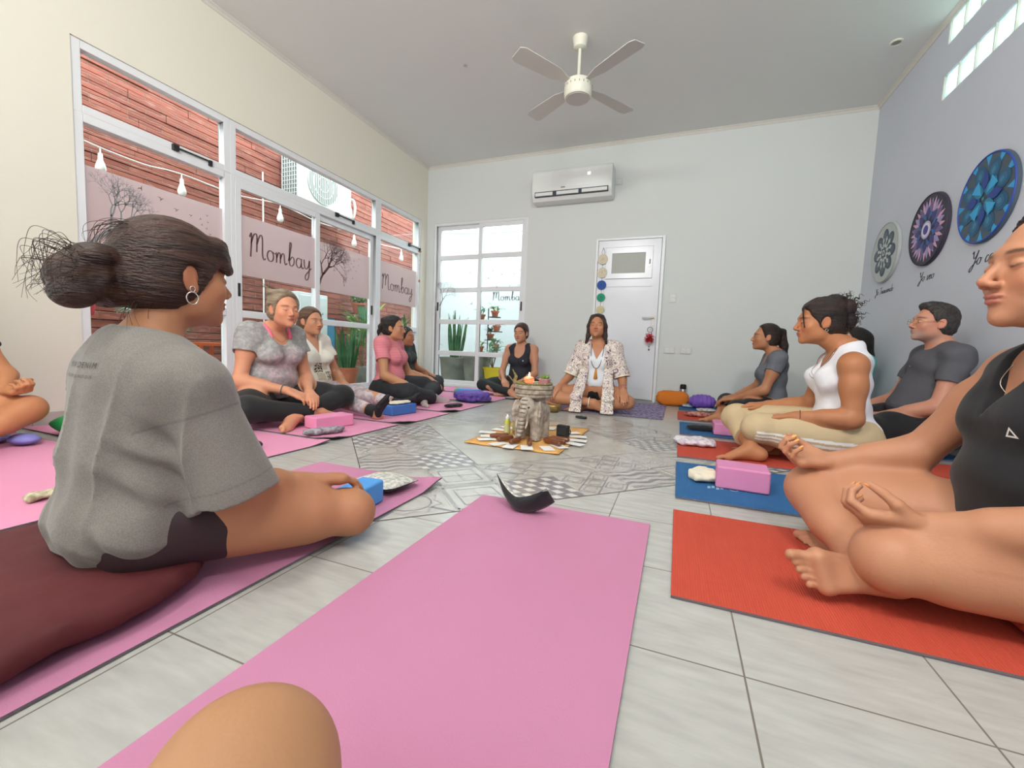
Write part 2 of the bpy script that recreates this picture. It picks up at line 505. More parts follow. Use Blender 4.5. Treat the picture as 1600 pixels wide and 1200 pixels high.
class Person:
    def __init__(s, loc, heading, h, label, scale=1.0, category='person', skin=('c68d6d', .5), **kw):
        s.d = dict(DEF); s.d.update(kw); d = s.d
        s.root = empty('person', (loc[0], loc[1], 0), math.radians(heading), label, category)
        s.root.scale = (scale,)*3
        s.h = h/scale; s.P = []; s.skin = skin
        S = d['S']; sh = np.array([0, 0, S])
        J = s.J = {}
        for nm in ('hip', 'knee', 'ankle', 'sh', 'el', 'wr'):
            for sd, c in ((1, 'R'), (-1, 'L')):
                v = d.get(nm+c)
                if v is None:
                    v = d[nm]; v = (v[0]*sd, v[1], v[2])
                    v = np.array(v, float)
                    if nm in ('hip', 'sh', 'el'): v = v+sh
                    if nm == 'sh' : v = v+[0, d['lean'], 0]
                J[nm+c] = np.array(v, float)
        if d.get('ankleR') is None and d.get('ankleL') is None:
            J['ankleR'] = J['ankleR']+[0, .06, 0]; J['ankleL'] = J['ankleL']-[0, .05, 0]
        s.build_prims()
    def add(s, prim, k, tg): s.P.append((prim, k, tg))
    def build_prims(s):
        d = s.d; J = s.J; S = d['S']; w = d['wide']; ln = d['lean']; ml = d['male']
        tz = d.get('tz', 1.0)
        def T(x, y, z): return (x, y+ln*max(0, z-.12)/.43, (z if z < .15 else .15+(z-.15)*tz)+S)
        s.T = T
        a = s.add
        a(ell(T(0, -.015, .125), (.150*w, .115*w, .105)), .04, 'pelvis')
        for sd in (1, -1): a(ell(T(sd*.075*w, -.055, .085), (.088*w, .088*w, .085)), .04, 'pelvis')
        a(ell(T(0, .01+.3*d['belly'], .215), (.138*w, (.105+d['belly'])*w, .11)), .06, 'torso')
        a(ell(T(0, 0, .315), ((.118 if not ml else .135)*w, (.088+.6*d['belly'])*w, .11)), .06, 'torso')
        a(ell(T(0, -.005, .42), ((.135 if not ml else .155)*w, .100*w, .13)), .06, 'torso')
        a(ell(T(0, -.02, .50), ((.140 if not ml else .16)*w, .078*w, .07)), .05, 'torso')
        shR, shL = J['shR'], J['shL']
        a(cone(shL*.85+shR*.15, shR*.85+shL*.15, .052, .052), .05, 'shoulder')
        nb = np.array(T(0, -.022, .565)); H = s.H = np.array(d['head'], float)+[0, ln, S]
        R = s.R = Rmat(d['turn'], d['pitch'], d['tilt'])
        hs = d['hs']
        hp = lambda x, y, z: H+(x*R[0]+y*R[1]+z*R[2])*hs
        s.hp = hp
        for sd, c in ((1, 'R'), (-1, 'L')):
            a(cone(nb+[sd*.03, -.01, .01], J['sh'+c]+[-sd*.03, 0, .012], .038, .036), .05, 'shoulder')
            a(ell(J['sh'+c]+[0, 0, -.005], (.056*w, .056*w, .058)), .04, 'delt'+c)
        if not ml and d['bust'] > 0:
            for sd in (1, -1): a(ell(T(sd*.068*w, .078*w, .405), (.062*w, .055*w*d['bust'], .062)), .035, 'bust')
        nr = .060 if ml else .050
        nr *= d.get('neckr', 1)
        a(cone(nb, hp(0, -.028, -.062), nr*1.08, nr), .035, 'neck')
        # head
        er = [R[0], R[1], R[2]]
        def he(c, r, k, tg='head'): a(ell(hp(*c), np.array(r)*hs, er), k, tg)
        he((0, -.018, .030), (.074, .094, .084), .02)
        he((0, .022, -.022), (.060, .064, .078), .03)
        he((0, .034, -.066), (.045, .046, .038), .03)
        he((0, .070, -.094), (.017, .015, .014), .025)
        for sd in (1, -1):
            he((sd*.040, .052, -.026), (.024, .026, .026), .02)
            he((sd*.044, .012, -.060), (.018, .030, .026), .025)
        he((0, .074, .022), (.045, .012, .012), .02)
        s.headsub = []
        for sd in (1, -1):
            s.headsub.append((ell(hp(sd*.031, .094, .002), np.array((.018, .014, .011))*hs, er), .012))
        s.late = []
        def le(c, r, k, tg='head'): s.late.append((ell(hp(*c), np.array(r)*hs, er), k, tg))
        for sd in (1, -1): le((sd*.031, .0735, .000), (.0145, .0125, .0115), .004, 'eye')
        s.late.append((cone(hp(0, .080, .012), hp(0, .104, -.028), .0065*hs, .0095*hs), .010, 'nose'))
        for sd in (1, -1): le((sd*.0115, .094, -.034), (.0075, .010, .007), .006, 'nose')
        le((0, .0865, -.0535), (.021, .009, .0055), .004, 'lip'); le((0, .085, -.0635), (.018, .009, .0065), .004, 'lip')
        s.mouth = (ell(hp(0, .097, -.0582), np.array((.020, .008, .0012))*hs, er), .002)
        for sd in (1, -1):
            ax = [unit(R[0]*1+R[1]*.35*sd), unit(R[1]-R[0]*.35*sd), R[2]]
            s.late.append((ell(hp(sd*.077, -.012, -.004), np.array((.0065, .018, .031))*hs, ax), .008, 'ear'))
            s.late.append((ell(hp(sd*.074, -.002, -.026), np.array((.006, .009, .012))*hs, ax), .006, 'ear'))
        s.earsub = [(ell(hp(sd*.0855, -.008, .001), np.array((.005, .010, .018))*hs, er), .003) for sd in (1, -1)]
        # limbs
        ar = d['armr']; lr = d['legr']
        for sd, c in ((1, 'R'), (-1, 'L')):
            sh_, el_, wr_ = J['sh'+c], J['el'+c], J['wr'+c]
            a(cone(sh_, el_, .048*ar, .037*ar), .025, 'uarm'+c)
            m = sh_*.6+el_*.4; a(ell(m, (.047*ar, .047*ar, .07)), .03, 'uarm'+c)
            a(cone(el_, wr_, .038*ar, .0245*min(ar, 1.12)), .02, 'farm'+c)
            m = el_*.72+wr_*.28; a(cone(el_*.9+wr_*.1, el_*.5+wr_*.5, .040*ar, .034*ar), .02, 'farm'+c)
            hd = d.get('hand'+c)
            if hd is None: hd = dict(F=(sd*.2, .8, -.35), N=(0, -.35, -1))
            hd = dict(hd); Fd = hd.pop('F'); Nd = hd.pop('N'); sz = hd.pop('size', 1.0)
            # thumb side: right hand palm down (N=-z), fingers +y: thumb toward -x  => cross(F,N)=(-1,0,0)... 
            for pr, k, tg in hand_prims(wr_+unit(Fd)*.012, Fd, Nd, sd, size=sz*(1.08 if ml else 1), **hd): a(pr, k, tg+c)
            hip, kn, an = J['hip'+c], J['knee'+c], J['ankle'+c]
            a(cone(hip, kn, .093*lr, .058*lr), .05, 'thigh'+c)
            a(cone(hip*.75+kn*.25, hip*.35+kn*.65, .088*lr, .072*lr), .05, 'thigh'+c)
            a(ell(kn, (.060*lr, .060*lr, .058*lr)), .03, 'knee'+c)
            a(cone(kn, an, .054*lr, .034), .025, 'shin'+c)
            a(cone(kn*.85+an*.15, kn*.55+an*.45, .054*lr, .050*lr), .03, 'shin'+c)
            ft = d.get('foot'+c)
            if ft is None:
                pass
                ft = dict(D=(-sd*.6, .75, -.12), U=(sd*.6, .3, .7))
            ft = dict(ft)
            for pr, k, tg in foot_prims(an, ft['D'], ft['U'], ft.get('side', sd)*(-1), ft.get('size', 1.0)): a(pr, k, tg+c)
    def bounds(s, tags=None, pad=.03):
        lo = np.min([p[0][1] for p in s.P if tags is None or p[2].startswith(tuple(tags))], 0)-pad
        hi = np.max([p[0][2] for p in s.P if tags is None or p[2].startswith(tuple(tags))], 0)+pad
        return lo, hi
    def face_color(s, V):
        """skin tone with lips, brows, lash line, slight flush; colours that belong to the skin"""
        base = np.array(rgb(s.skin[0])); C = np.tile(base, (len(V), 1))
        q = (V-s.H)/s.d['hs']; X = q@s.R[0]; Y = q@s.R[1]; Z = q@s.R[2]
        def g(cx, cy, cz, rx, ry, rz, sh=2):
            return np.exp(-((((X-cx)/rx)**2+((Y-cy)/ry)**2+((Z-cz)/rz)**2)**sh))
        def mix(m, col):
            nonlocal C
            C = C*(1-m[:, None])+np.array(rgb(col))*m[:, None]
        flush = base*np.array([1.12, .78, .74])
        for sd in (1, -1):
            m = .35*g(sd*.042, .06, -.03, .026, .04, .024, 1); C = C*(1-m[:, None])+flush*m[:, None]
            m = .4*g(sd*.08, -.01, -.002, .012, .03, .035, 1); C = C*(1-m[:, None])+flush*m[:, None]
        m = .3*g(0, .11, -.03, .016, .02, .016, 1); C = C*(1-m[:, None])+flush*m[:, None]
        m = .85*g(0, .095, -.0585, .024, .02, .0105); mix(m, s.d.get('lip', 'a5574f'))
        m = .75*g(0, .095, -.0585, .021, .03, .0016); mix(m, '5a2a28')
        brow = s.d.get('brow', '3a2720')
        for sd in (1, -1):
            arch = .019+.004*np.cos((X-sd*.030)/.018); zz = (Z-arch-.001)/.0040
            m = .85*np.exp(-(zz**4))*np.exp(-((X-sd*.033)/.020)**6)*(Y > .045); mix(m, brow)
            if s.d.get('eyes') == 'open':
                m = .95*g(sd*.031, .085, .001, .0115, .03, .0048); mix(m, 'e8e0d8')
                m = .98*g(sd*.031, .088, .001, .0052, .03, .0050); mix(m, '2a1a14')
                m = .8*np.exp(-((Z-.006)/.0016)**4)*np.exp(-((X-sd*.031)/.014)**4)*(Y > .05); mix(m, '2a1c18')
            else:
                zc = -.0035+.003*((X-sd*.031)/.014)**2
                m = .85*np.exp(-((Z-zc)/.0020)**4)*np.exp(-((X-sd*.031)/.0145)**4)*(Y > .05); mix(m, '2e1d18')
        if s.d.get('stubble'):
            m = .5*np.exp(-((Z+.085)/.035)**4)*(Y > -.03)*np.exp(-(X/.06)**6); mix(m, s.d['stubble'])
        for t in s.P:                                # nails and toes a touch redder
            pass
        n = wob(V[:, 0], V[:, 1], V[:, 2], 38, 3)[:, None]
        C = C*(1+.035*n)
        ext = s.d.get('paint')
        if ext: C = ext(s, V, C)
        return C
    def body(s, h=None):
        lo, hi = s.bounds(); F = Field(lo, hi, h or s.h)
        for pr, k, tg in s.P: 
            if tg.startswith(('finger', 'tip', 'thumb', 'toe', 'hand', 'foot')): continue
            F.add(pr, k)
        for pr, k in s.headsub: F.sub(pr, k)
        for pr, k, tg in s.late: F.add(pr, k)
        F.sub(*s.mouth)
        for pr, k in s.earsub: F.sub(pr, k)
        # hands and feet as fields of their own so that they touch the lap without melting into it
        for c in 'RL':
            for kind in (('hand', 'finger', 'thumb', 'tip'), ('foot', 'toe')):
                grp = [p for p in s.P if p[2].endswith(c) and p[2].startswith(kind)]
                if not grp: continue
                G = Field(np.min([g[0][1] for g in grp], 0)-.03, np.max([g[0][2] for g in grp], 0)+.03, F.h)
                G.lo = F.lo+np.round((G.lo-F.lo)/F.h)*F.h; G.ax = [(G.lo[i]+F.h*np.arange(G.n[i])).astype(f32) for i in range(3)]
                for pr, k, tg in grp: G.add(pr, k)
                i0 = np.round((G.lo-F.lo)/F.h).astype(int); a0 = np.maximum(i0, 0); a1 = np.minimum(i0+G.n, F.n)
                if (a1 <= a0).any(): continue
                sf = tuple(slice(a0[i], a1[i]) for i in range(3)); sg = tuple(slice(a0[i]-i0[i], a1[i]-i0[i]) for i in range(3))
                k = .006; A = F.F[sf]; B = G.F[sg]; hh = np.maximum(k-np.abs(A-B), 0)/k
                F.F[sf] = np.minimum(A, B)-hh*hh*k*.25
        F.cut((0, 0, s.d.get('floor', .0095)), (0, 0, -1))
        for fn in s.d.get('post', []): fn(s, F)
        m = MATS.get('skin') or mat('skin', 'c68d6d', .52, vc=True, bump=(180, .05), spec=.35)
        if not MATS['skin'].get('sss'):
            b = MATS['skin'].node_tree.nodes['Principled BSDF']
            MATS['skin']['sss'] = 1
        s.bodyobj = field_object('body', F, m, s.root, color=s.face_color)
        return s.bodyobj
    def cloth(s, name, tags, material, infl=.008, extra=(), ops=(), noise=None, h=None, color=None, k=None, late=(), ground=None, label=None):
        """tags: dict tag-prefix -> inflation (or list). extra: [(prim,k)], ops: [('sub',prim,k)|('cut',o,n)], late: prims added after ops"""
        if not isinstance(tags, dict): tags = {t: infl for t in tags}
        sel = []
        for pr, kk, tg in s.P:
            best = None
            for t in tags:
                if tg.startswith(t) and (best is None or len(t) > len(best)): best = t
            if best is not None and tags[best] is not None: sel.append((inflate(pr, tags[best]), k or kk))
        allp = sel+[(e[0], e[1]) for e in extra]+[(e[0], e[1]) for e in late]
        lo = np.min([p[0][1] for p in allp], 0)-.03; hi = np.max([p[0][2] for p in allp], 0)+.03
        F = Field(lo, hi, h or s.h)
        for pr, kk in sel: F.add(pr, kk)
        for e in extra: F.add(e[0], e[1])
        if noise: F.mod(noise)
        for o in ops:
            if o[0] == 'sub': F.sub(o[1], o[2])
            elif o[0] == 'cut': F.cut(o[1], o[2])
        for e in late: F.add(e[0], e[1])
        if len(late) and noise and s.d.get('latenoise', True): pass
        F.cut((0, 0, ground if ground is not None else s.d.get('floor', .0095)-.001), (0, 0, -1))
        o = field_object(name, F, material, s.root, color=color)
        if label: o['label'] = label
        return o
    def strands(s, name, material, paths, r=.0012, parent=None):
        m = MB()
        for p in paths:
            n = len(p); m.tube([tuple(q) for q in p], [r*(1-.7*i/(n-1)) for i in range(n)], 4)
        return m.build(name, material, parent or s.root, smooth=True)
# ------------------------------------------------------------------ the room
XL, XR, YB, YF, ZC = -3.48, 1.68, 5.35, -2.7, 3.085
M_WALL = mat('warm_white_paint', 'e2dfd0', .75, bump=(40, .04), spec=.3)
M_WALLB = mat('cool_white_paint', 'd6dad8', .75, bump=(40, .04), spec=.3)
M_GREYW = mat('grey_blue_paint', 'ced3dc', .75, bump=(40, .04), spec=.3, vary=(1.2, 'c7ccd6', .5))
M_CEIL = mat('ceiling_paint', 'e6e8e4', .85, spec=.2)
M_ALU = mat('white_aluminium', 'e3e6e8', .28, spec=.5)
M_BLACKP = mat('black_plastic', '1b1b1d', .45)
def structure(m, name, mt, parent=None, **k):
    o = m.build(name, mt, parent, **k)
    if parent is None: tag(o, kind='structure')
    return o
# left wall with the glazed opening
b = MB(); W0, W1, WT = 1.50, 5.20, 2.32
b.box((XL-.14, YF, 0), (XL, W0, ZC)); b.box((XL-.14, W1, 0), (XL, YB+.14, ZC)); b.box((XL-.14, W0, WT), (XL, W1, ZC))
structure(b, 'wall_left', M_WALL)
b = MB(); B0, B1, BT = -3.36, -1.94, 2.30
b.box((XL, YB, 0), (B0, YB+.14, ZC)); b.box((B1, YB, 0), (XR+.14, YB+.14, ZC)); b.box((B0, YB, BT), (B1, YB+.14, ZC))
structure(b, 'wall_back', M_WALLB)
# right wall with two rows of glass blocks
GB = .182; G0 = 4.185; NB = 9
b = MB(); G1 = G0-GB*NB
b.box((XR, YF, 0), (XR+.14, YB, 2.505)); b.box((XR, YF, 2.675), (XR+.14, YB, 2.895)); b.box((XR, YF, 3.065), (XR+.14, YB, ZC))
for z0, z1 in ((2.505, 2.675), (2.895, 3.065)):
    b.box((XR, YF, z0), (XR+.14, G1, z1)); b.box((XR, G0, z0), (XR+.14, YB, z1))
structure(b, 'wall_right', M_GREYW)
b = MB(); b.box((XL-.14, YF-.14, 0), (XR+.14, YF, ZC)); structure(b, 'wall_front', M_WALL)
b = MB(); b.box((XL-.2, YF-.2, ZC), (XR+.2, YB+.2, ZC+.15)); structure(b, 'ceiling', M_CEIL)
def crown(name, p, q, ax):
    b = MB(); s = .032
    prof = [(0, 0), (s, 0), (s, -.006), (s*.55, -.014), (.014, -s*.6), (.006, -s), (0, -s)]
    if ax == 'y': fn = lambda u, v, w: (p[0]+p[2]*u, p[1]+w, ZC+v)
    else: fn = lambda u, v, w: (p[0]+w, p[1]-u, ZC+v)
    b.prism(prof, fn, q); structure(b, name, mat('trim_paint', 'd8d5cc', .7))
crown('trim_1', (XL, YF, 1), YB-YF, 'y'); crown('trim_2', (XR, YF, -1), YB-YF, 'y'); crown('trim_3', (XL, YB), XR-XL, 'x')
# tiled skirting
M_SKIRT = mat('skirting_tile', 'b9b3aa', .35)
b = MB()
x = -.20
while x < XR-.01:
    x1 = min(x+.328, XR); b.box((x, YB-.010, .001), (x1-.003, YB, .075)); x += .33
structure(b, 'baseboard_back', M_SKIRT)
b = MB(); y = YF
while y < YB-.02:
    b.box((XR-.010, y, .001), (XR, min(y+.327, YB-.012), .075)); y += .33
structure(b, 'baseboard_right', M_SKIRT)
b = MB(); y = YF
while y < W0-.05:
    b.box((XL, y, .001), (XL+.010, min(y+.327, W0), .075)); y += .33
structure(b, 'baseboard_left', M_SKIRT)

# floor: 33 cm tiles with a diamond ring of patchwork tiles in the middle
def floor_material():
    m = bpy.data.materials.new('floor_tiles'); m.use_nodes = True; N = m.node_tree.nodes; L = m.node_tree.links; bs = N['Principled BSDF']
    tc = N.new('ShaderNodeTexCoord'); sep = N.new('ShaderNodeSeparateXYZ'); L.new(tc.outputs['Object'], sep.inputs[0])
    def joint(sock, off):
        a = N.new('ShaderNodeMath'); a.operation = 'SUBTRACT'; L.new(sock, a.inputs[0]); a.inputs[1].default_value = off-33
        w = N.new('ShaderNodeMath'); w.operation = 'PINGPONG'; L.new(a.outputs[0], w.inputs[0]); w.inputs[1].default_value = .165
        c = N.new('ShaderNodeMath'); c.operation = 'LESS_THAN'; L.new(w.outputs[0], c.inputs[0]); c.inputs[1].default_value = .0017
        return c.outputs[0]
    j1 = joint(sep.outputs[0], .145); j2 = joint(sep.outputs[1], .808)
    mx = N.new('ShaderNodeMath'); mx.operation = 'MAXIMUM'; L.new(j1, mx.inputs[0]); L.new(j2, mx.inputs[1])
    mp = N.new('ShaderNodeMapping'); mp.inputs['Scale'].default_value = (3, 14, 1); mp.inputs['Rotation'].default_value = (0, 0, .35)
    L.new(tc.outputs['Object'], mp.inputs[0])
    n = N.new('ShaderNodeTexNoise'); n.inputs['Scale'].default_value = 3; n.inputs['Detail'].default_value = 6; L.new(mp.outputs[0], n.inputs['Vector'])
    cr = N.new('ShaderNodeValToRGB'); cr.color_ramp.elements[0].position = .3; cr.color_ramp.elements[0].color = (*rgb('a9a8a3'), 1)
    cr.color_ramp.elements[1].position = .7; cr.color_ramp.elements[1].color = (*rgb('b9b9b4'), 1); L.new(n.outputs[0], cr.inputs[0])
    mc = N.new('ShaderNodeMix'); mc.data_type = 'RGBA'; L.new(mx.outputs[0], mc.inputs[0]); L.new(cr.outputs[0], mc.inputs[6]); mc.inputs[7].default_value = (*rgb('6d665d'), 1)
    L.new(mc.outputs[2], bs.inputs['Base Color'])
    r = N.new('ShaderNodeMapRange'); L.new(mx.outputs[0], r.inputs[0]); r.inputs[3].default_value = .24; r.inputs[4].default_value = .9; L.new(r.outputs[0], bs.inputs['Roughness'])
    bp = N.new('ShaderNodeBump'); bp.inputs['Strength'].default_value = .05; bp.inputs['Distance'].default_value = .01; L.new(n.outputs[0], bp.inputs['Height']); L.new(bp.outputs[0], bs.inputs['Normal'])
    return m
M_FLOOR = floor_material()
M_PAT0 = mat('patchwork_tile_base', 'b9b6b0', .26, vary=(9, 'aaa6a0', .8)); M_PAT1 = mat('patchwork_grey', '7d7a7d', .3); M_PAT2 = mat('patchwork_line', '96928f', .3); M_PAT3 = mat('patchwork_dark_line', '77747a', .3)
M_PAT4 = mat('patchwork_white', 'cfccc6', .26); M_GROUT = mat('grout', '6d665d', .9)
b = MB(); b.box((XL-.14, YF-.14, -.10), (XR+.14, YB+.14, 0), 0)
U0, V0, NC, CS = .14, 1.35, 8, .2625
r2 = math.sqrt(.5)
def uv2w(u, v, z=.0004): return ((u-v)*r2, (u+v)*r2, z)
def poly(pts, z, mi): b.add([uv2w(*p, z) for p in pts], [tuple(range(len(pts)))], mi)
def line(p, q, w, z, mi):
    p = np.array(p); q = np.array(q); d = unit(q-p); n = np.array([-d[1], d[0]])*w/2
    poly([p-n, q-n, q+n, p+n], z, mi)
prng = random.Random(5)
z1 = .0004; z2 = .0008; z3 = .0011
for i in range(NC):
    for j in range(NC):
        if 2 <= i < NC-2 and 2 <= j < NC-2: continue
        u0 = U0+i*CS; v0 = V0+j*CS; C = lambda a, c: (u0+a*CS, v0+c*CS)
        poly([C(0, 0), C(1, 0), C(1, 1), C(0, 1)], z1, 1)
        k = (i*3+j*5+prng.choice((0, 0, 1, 2))) % 7
        w = .0058
        if k == 0:
            poly([C(0, 0), C(1, 0), C(1, 1), C(0, 1)], z2-.0001, 2)
            for a in range(4):
                for c in range(5):
                    x0 = a*.25+(.125 if c % 2 else 0)-.02; y0 = c*.2
                    poly([C(min(x0+.03, .97), y0+.02), C(min(x0+.15, 1), y0+.02), C(min(x0+.12, 1), y0+.16), C(max(x0, 0), y0+.16)], z2, 5)
        elif k == 1:
            for t in range(16):
                a0 = 2*PI*t/16; a1 = a0+2*PI/16; line(C(.5+.3*math.cos(a0), .5+.3*math.sin(a0)), C(.5+.3*math.cos(a1), .5+.3*math.sin(a1)), w, z2, 4)
                rr = .44 if t % 2 else .34; r3 = .34 if t % 2 else .44
                line(C(.5+rr*math.cos(a0), .5+rr*math.sin(a0)), C(.5+r3*math.cos(a1), .5+r3*math.sin(a1)), w, z2, 3)
            for s_ in ((0, 0), (1, 0), (1, 1), (0, 1)): line(C(*s_), C(.5+(s_[0]-.5)*.5, .5+(s_[1]-.5)*.5), w*2, z2, 4)
        elif k == 2:
            for r_ in (.3, .5, .55, .8, .9):
                for t in range(12):
                    a0 = PI/2*t/12; a1 = PI/2*(t+1)/12; line(C(r_*math.cos(a0), r_*math.sin(a0)), C(r_*math.cos(a1), r_*math.sin(a1)), w*(1.6 if r_ > .5 else 1), z2, 3)
        elif k == 3:
            for q in (((0.06, .06), (.94, .06)), ((.94, .06), (.94, .94)), ((.94, .94), (.06, .94)), ((.06, .94), (.06, .06))): line(C(*q[0]), C(*q[1]), w*3, z2, 3)
            for q in (((0.2, .2), (.8, .2)), ((.8, .2), (.8, .8)), ((.8, .8), (.2, .8)), ((.2, .8), (.2, .2))): line(C(*q[0]), C(*q[1]), w, z2, 4)
            line(C(.5, .22), C(.5, .78), w, z2, 3); line(C(.22, .5), C(.78, .5), w, z2, 3)
        elif k == 4:
            for a, c in ((.25, .25), (.75, .25), (.25, .75), (.75, .75), (.5, .5)):
                for s_ in (.22, .13): 
                    P4_ = [(a+s_, c), (a, c+s_), (a-s_, c), (a, c-s_)]
                    for t in range(4): line(C(*P4_[t]), C(*P4_[(t+1) % 4]), w, z2, 4 if s_ > .2 else 3)
        elif k == 5:
            for s_ in range(5):
                for t in range(8):
                    x0, x1 = t/8, (t+1)/8; f = lambda x: .1+s_*.2+.05*math.sin(x*4*PI)
                    line(C(x0, f(x0)), C(x1, f(x1)), w*4, z2, 2 if s_ % 2 else 3)
        else:
            for t in range(90):
                a, c = prng.random()*.92+.04, prng.random()*.92+.04; an = prng.random()*PI
                line(C(a, c), C(a+.035*math.cos(an), c+.035*math.sin(an)), w*.7, z2, 3)
        for q in (((0, 0), (1, 0)), ((0, 0), (0, 1))): line(C(*q[0]), C(*q[1]), .0018, z3, 3)
# plain diagonal tiles inside the ring
iu, iv, il = U0+2*CS, V0+2*CS, 4*CS
poly([(iu, iv), (iu+il, iv), (iu+il, iv+il), (iu, iv+il)], z1, 7)
for t in range(0, 5, 2):
    line((iu+t*CS, iv), (iu+t*CS, iv+il), .004, z2, 6); line((iu, iv+t*CS), (iu+il, iv+t*CS), .004, z2, 6)
for q in (((U0, V0), (U0+8*CS, V0)), ((U0, V0), (U0, V0+8*CS)), ((U0+8*CS, V0), (U0+8*CS, V0+8*CS)), ((U0, V0+8*CS), (U0+8*CS, V0+8*CS))): line(*q, .004, z3, 6)
M_PLAIN = mat('plain_diagonal_tile', 'b6b3ab', .24, vary=(7, 'a9a59c', .8))
structure(b, 'floor', [M_FLOOR, M_PAT0, M_PAT1, M_PAT2, M_PAT3, M_PAT4, M_GROUT, M_PLAIN])

# ------------------------------------------------------------------ glazing
def glass_material():
    m = bpy.data.materials.new('window_glass'); m.use_nodes = True; N = m.node_tree.nodes; L = m.node_tree.links
    N.remove(N['Principled BSDF']); out = N['Material Output']
    t = N.new('ShaderNodeBsdfTransparent'); t.inputs[0].default_value = (.93, .97, .96, 1)
    g = N.new('ShaderNodeBsdfGlossy'); g.inputs['Roughness'].default_value = .02
    lw = N.new('ShaderNodeLayerWeight'); lw.inputs[0].default_value = .5
    pw = N.new('ShaderNodeMath'); pw.operation = 'POWER'; L.new(lw.outputs[1], pw.inputs[0]); pw.inputs[1].default_value = 5
    fr = N.new('ShaderNodeMapRange'); fr.inputs[3].default_value = .025; fr.inputs[4].default_value = .55; L.new(pw.outputs[0], fr.inputs[0])
    mx = N.new('ShaderNodeMixShader'); L.new(fr.outputs[0], mx.inputs[0]); L.new(t.outputs[0], mx.inputs[1]); L.new(g.outputs[0], mx.inputs[2]); L.new(mx.outputs[0], out.inputs[0])
    return m
M_GLASS = glass_material()
def film_material():
    m = bpy.data.materials.new('frosted_film'); m.use_nodes = True; N = m.node_tree.nodes; L = m.node_tree.links
    N.remove(N['Principled BSDF']); out = N['Material Output']
    t = N.new('ShaderNodeBsdfTransparent'); a = N.new('ShaderNodeBsdfTranslucent'); a.inputs[0].default_value = (.82, .74, .75, 1)  # pink tint paints in brick-coloured light; the film itself is white
    d = N.new('ShaderNodeBsdfDiffuse'); d.inputs[0].default_value = (.68, .56, .55, 1)
    m1 = N.new('ShaderNodeMixShader'); m1.inputs[0].default_value = .35; L.new(a.outputs[0], m1.inputs[1]); L.new(d.outputs[0], m1.inputs[2])
    m2 = N.new('ShaderNodeMixShader'); m2.inputs[0].default_value = .78; L.new(t.outputs[0], m2.inputs[1]); L.new(m1.outputs[0], m2.inputs[2]); L.new(m2.outputs[0], out.inputs[0])
    return m
M_FILM = film_material()
M_DECAL = mat('decal_brown', '6a5450', .7)
M_DECALG = mat('decal_grey', '8b8f92', .7)
XG = XL-.045            # glass plane of the left glazing
def ybox(b, y0, y1, z0, z1, x0=XL-.075, x1=XL-.015): b.box((x0, y0, z0), (x1, y1, z1))
def frame_y(y0, y1, z0, z1, w=.045, parent=None, rails=(), x0=XL-.075, x1=XL-.010, name='window_frame'):
    b = MB(); ybox(b, y0, y0+w, z0, z1, x0, x1); ybox(b, y1-w, y1, z0, z1, x0, x1); ybox(b, y0+w, y1-w, z0, z0+w, x0, x1); ybox(b, y0+w, y1-w, z1-w, z1, x0, x1)
    for r, rw in rails: ybox(b, y0+w, y1-w, r-rw/2, r+rw/2, x0, x1)
    return b.build(name, M_ALU, parent, bev=.004)
def pane_y(y0, y1, z0, z1, parent, x=XG):
    b = MB(); b.box((x-.003, y0, z0), (x+.003, y1, z1)); return b.build('glass_pane', M_GLASS, parent)
def film_y(y0, y1, parent, z0=1.10, z1=1.60, x=XG):
    b = MB(); b.box((x+.0035, y0, z0), (x+.0042, y1, z1)); return b.build('frosted_film', M_FILM, parent)
def tree_quads(scale, seed=3, lean=.55, depth=7):
    r = random.Random(seed); q = []
    def go(p, a, l, w, d):
        if d == 0 or l < .01: return
        n = 3; pts = [p]; 
        for i in range(n):
            a += r.uniform(-.28, .28); p = (p[0]+l/n*math.cos(a), p[1]+l/n*math.sin(a)); pts.append(p)
        for i in range(n):
            p0, p1 = pts[i], pts[i+1]; dx, dy = p1[0]-p0[0], p1[1]-p0[1]; L_ = math.hypot(dx, dy)+1e-9; nx, ny = -dy/L_, dx/L_
            w0 = w*(1-i/n*.3)/2; w1 = w*(1-(i+1)/n*.3)/2
            q.append([(p0[0]-nx*w0, p0[1]-ny*w0), (p1[0]-nx*w1, p1[1]-ny*w1), (p1[0]+nx*w1, p1[1]+ny*w1), (p0[0]+nx*w0, p0[1]+ny*w0)])
        for s_ in (r.uniform(.25, .7), -r.uniform(.25, .7)): go(p, a+s_-.08*(a-lean), l*r.uniform(.68, .86), w*.62, d-1)
        if r.random() < .45: go(p, a+r.uniform(-.2, .2), l*.8, w*.6, d-1)
    go((0, 0), 1.15, .30*scale, .060*scale, depth)
    return q
def bird(cx, cy, s, a=0):
    pts = [(-1, .45), (-.35, .30), (-.08, -.05), (-.35, -.55), (.05, -.30), (.30, .05), (1.0, .35), (.25, .28), (.05, .10), (-.2, .5)]
    c, n = math.cos(a), math.sin(a)
    return [(cx+s*(x*c-y*n), cy+s*(x*n+y*c)) for x, y in pts]
def decal_y(quads, y0, z0, name, mt, parent, x=XG+.0052, s=1):
    b = MB()
    for q in quads: b.prism(q, lambda u, v, w: (x+w, y0+s*u, z0+v), .0004)
    return b.build(name, mt, parent)
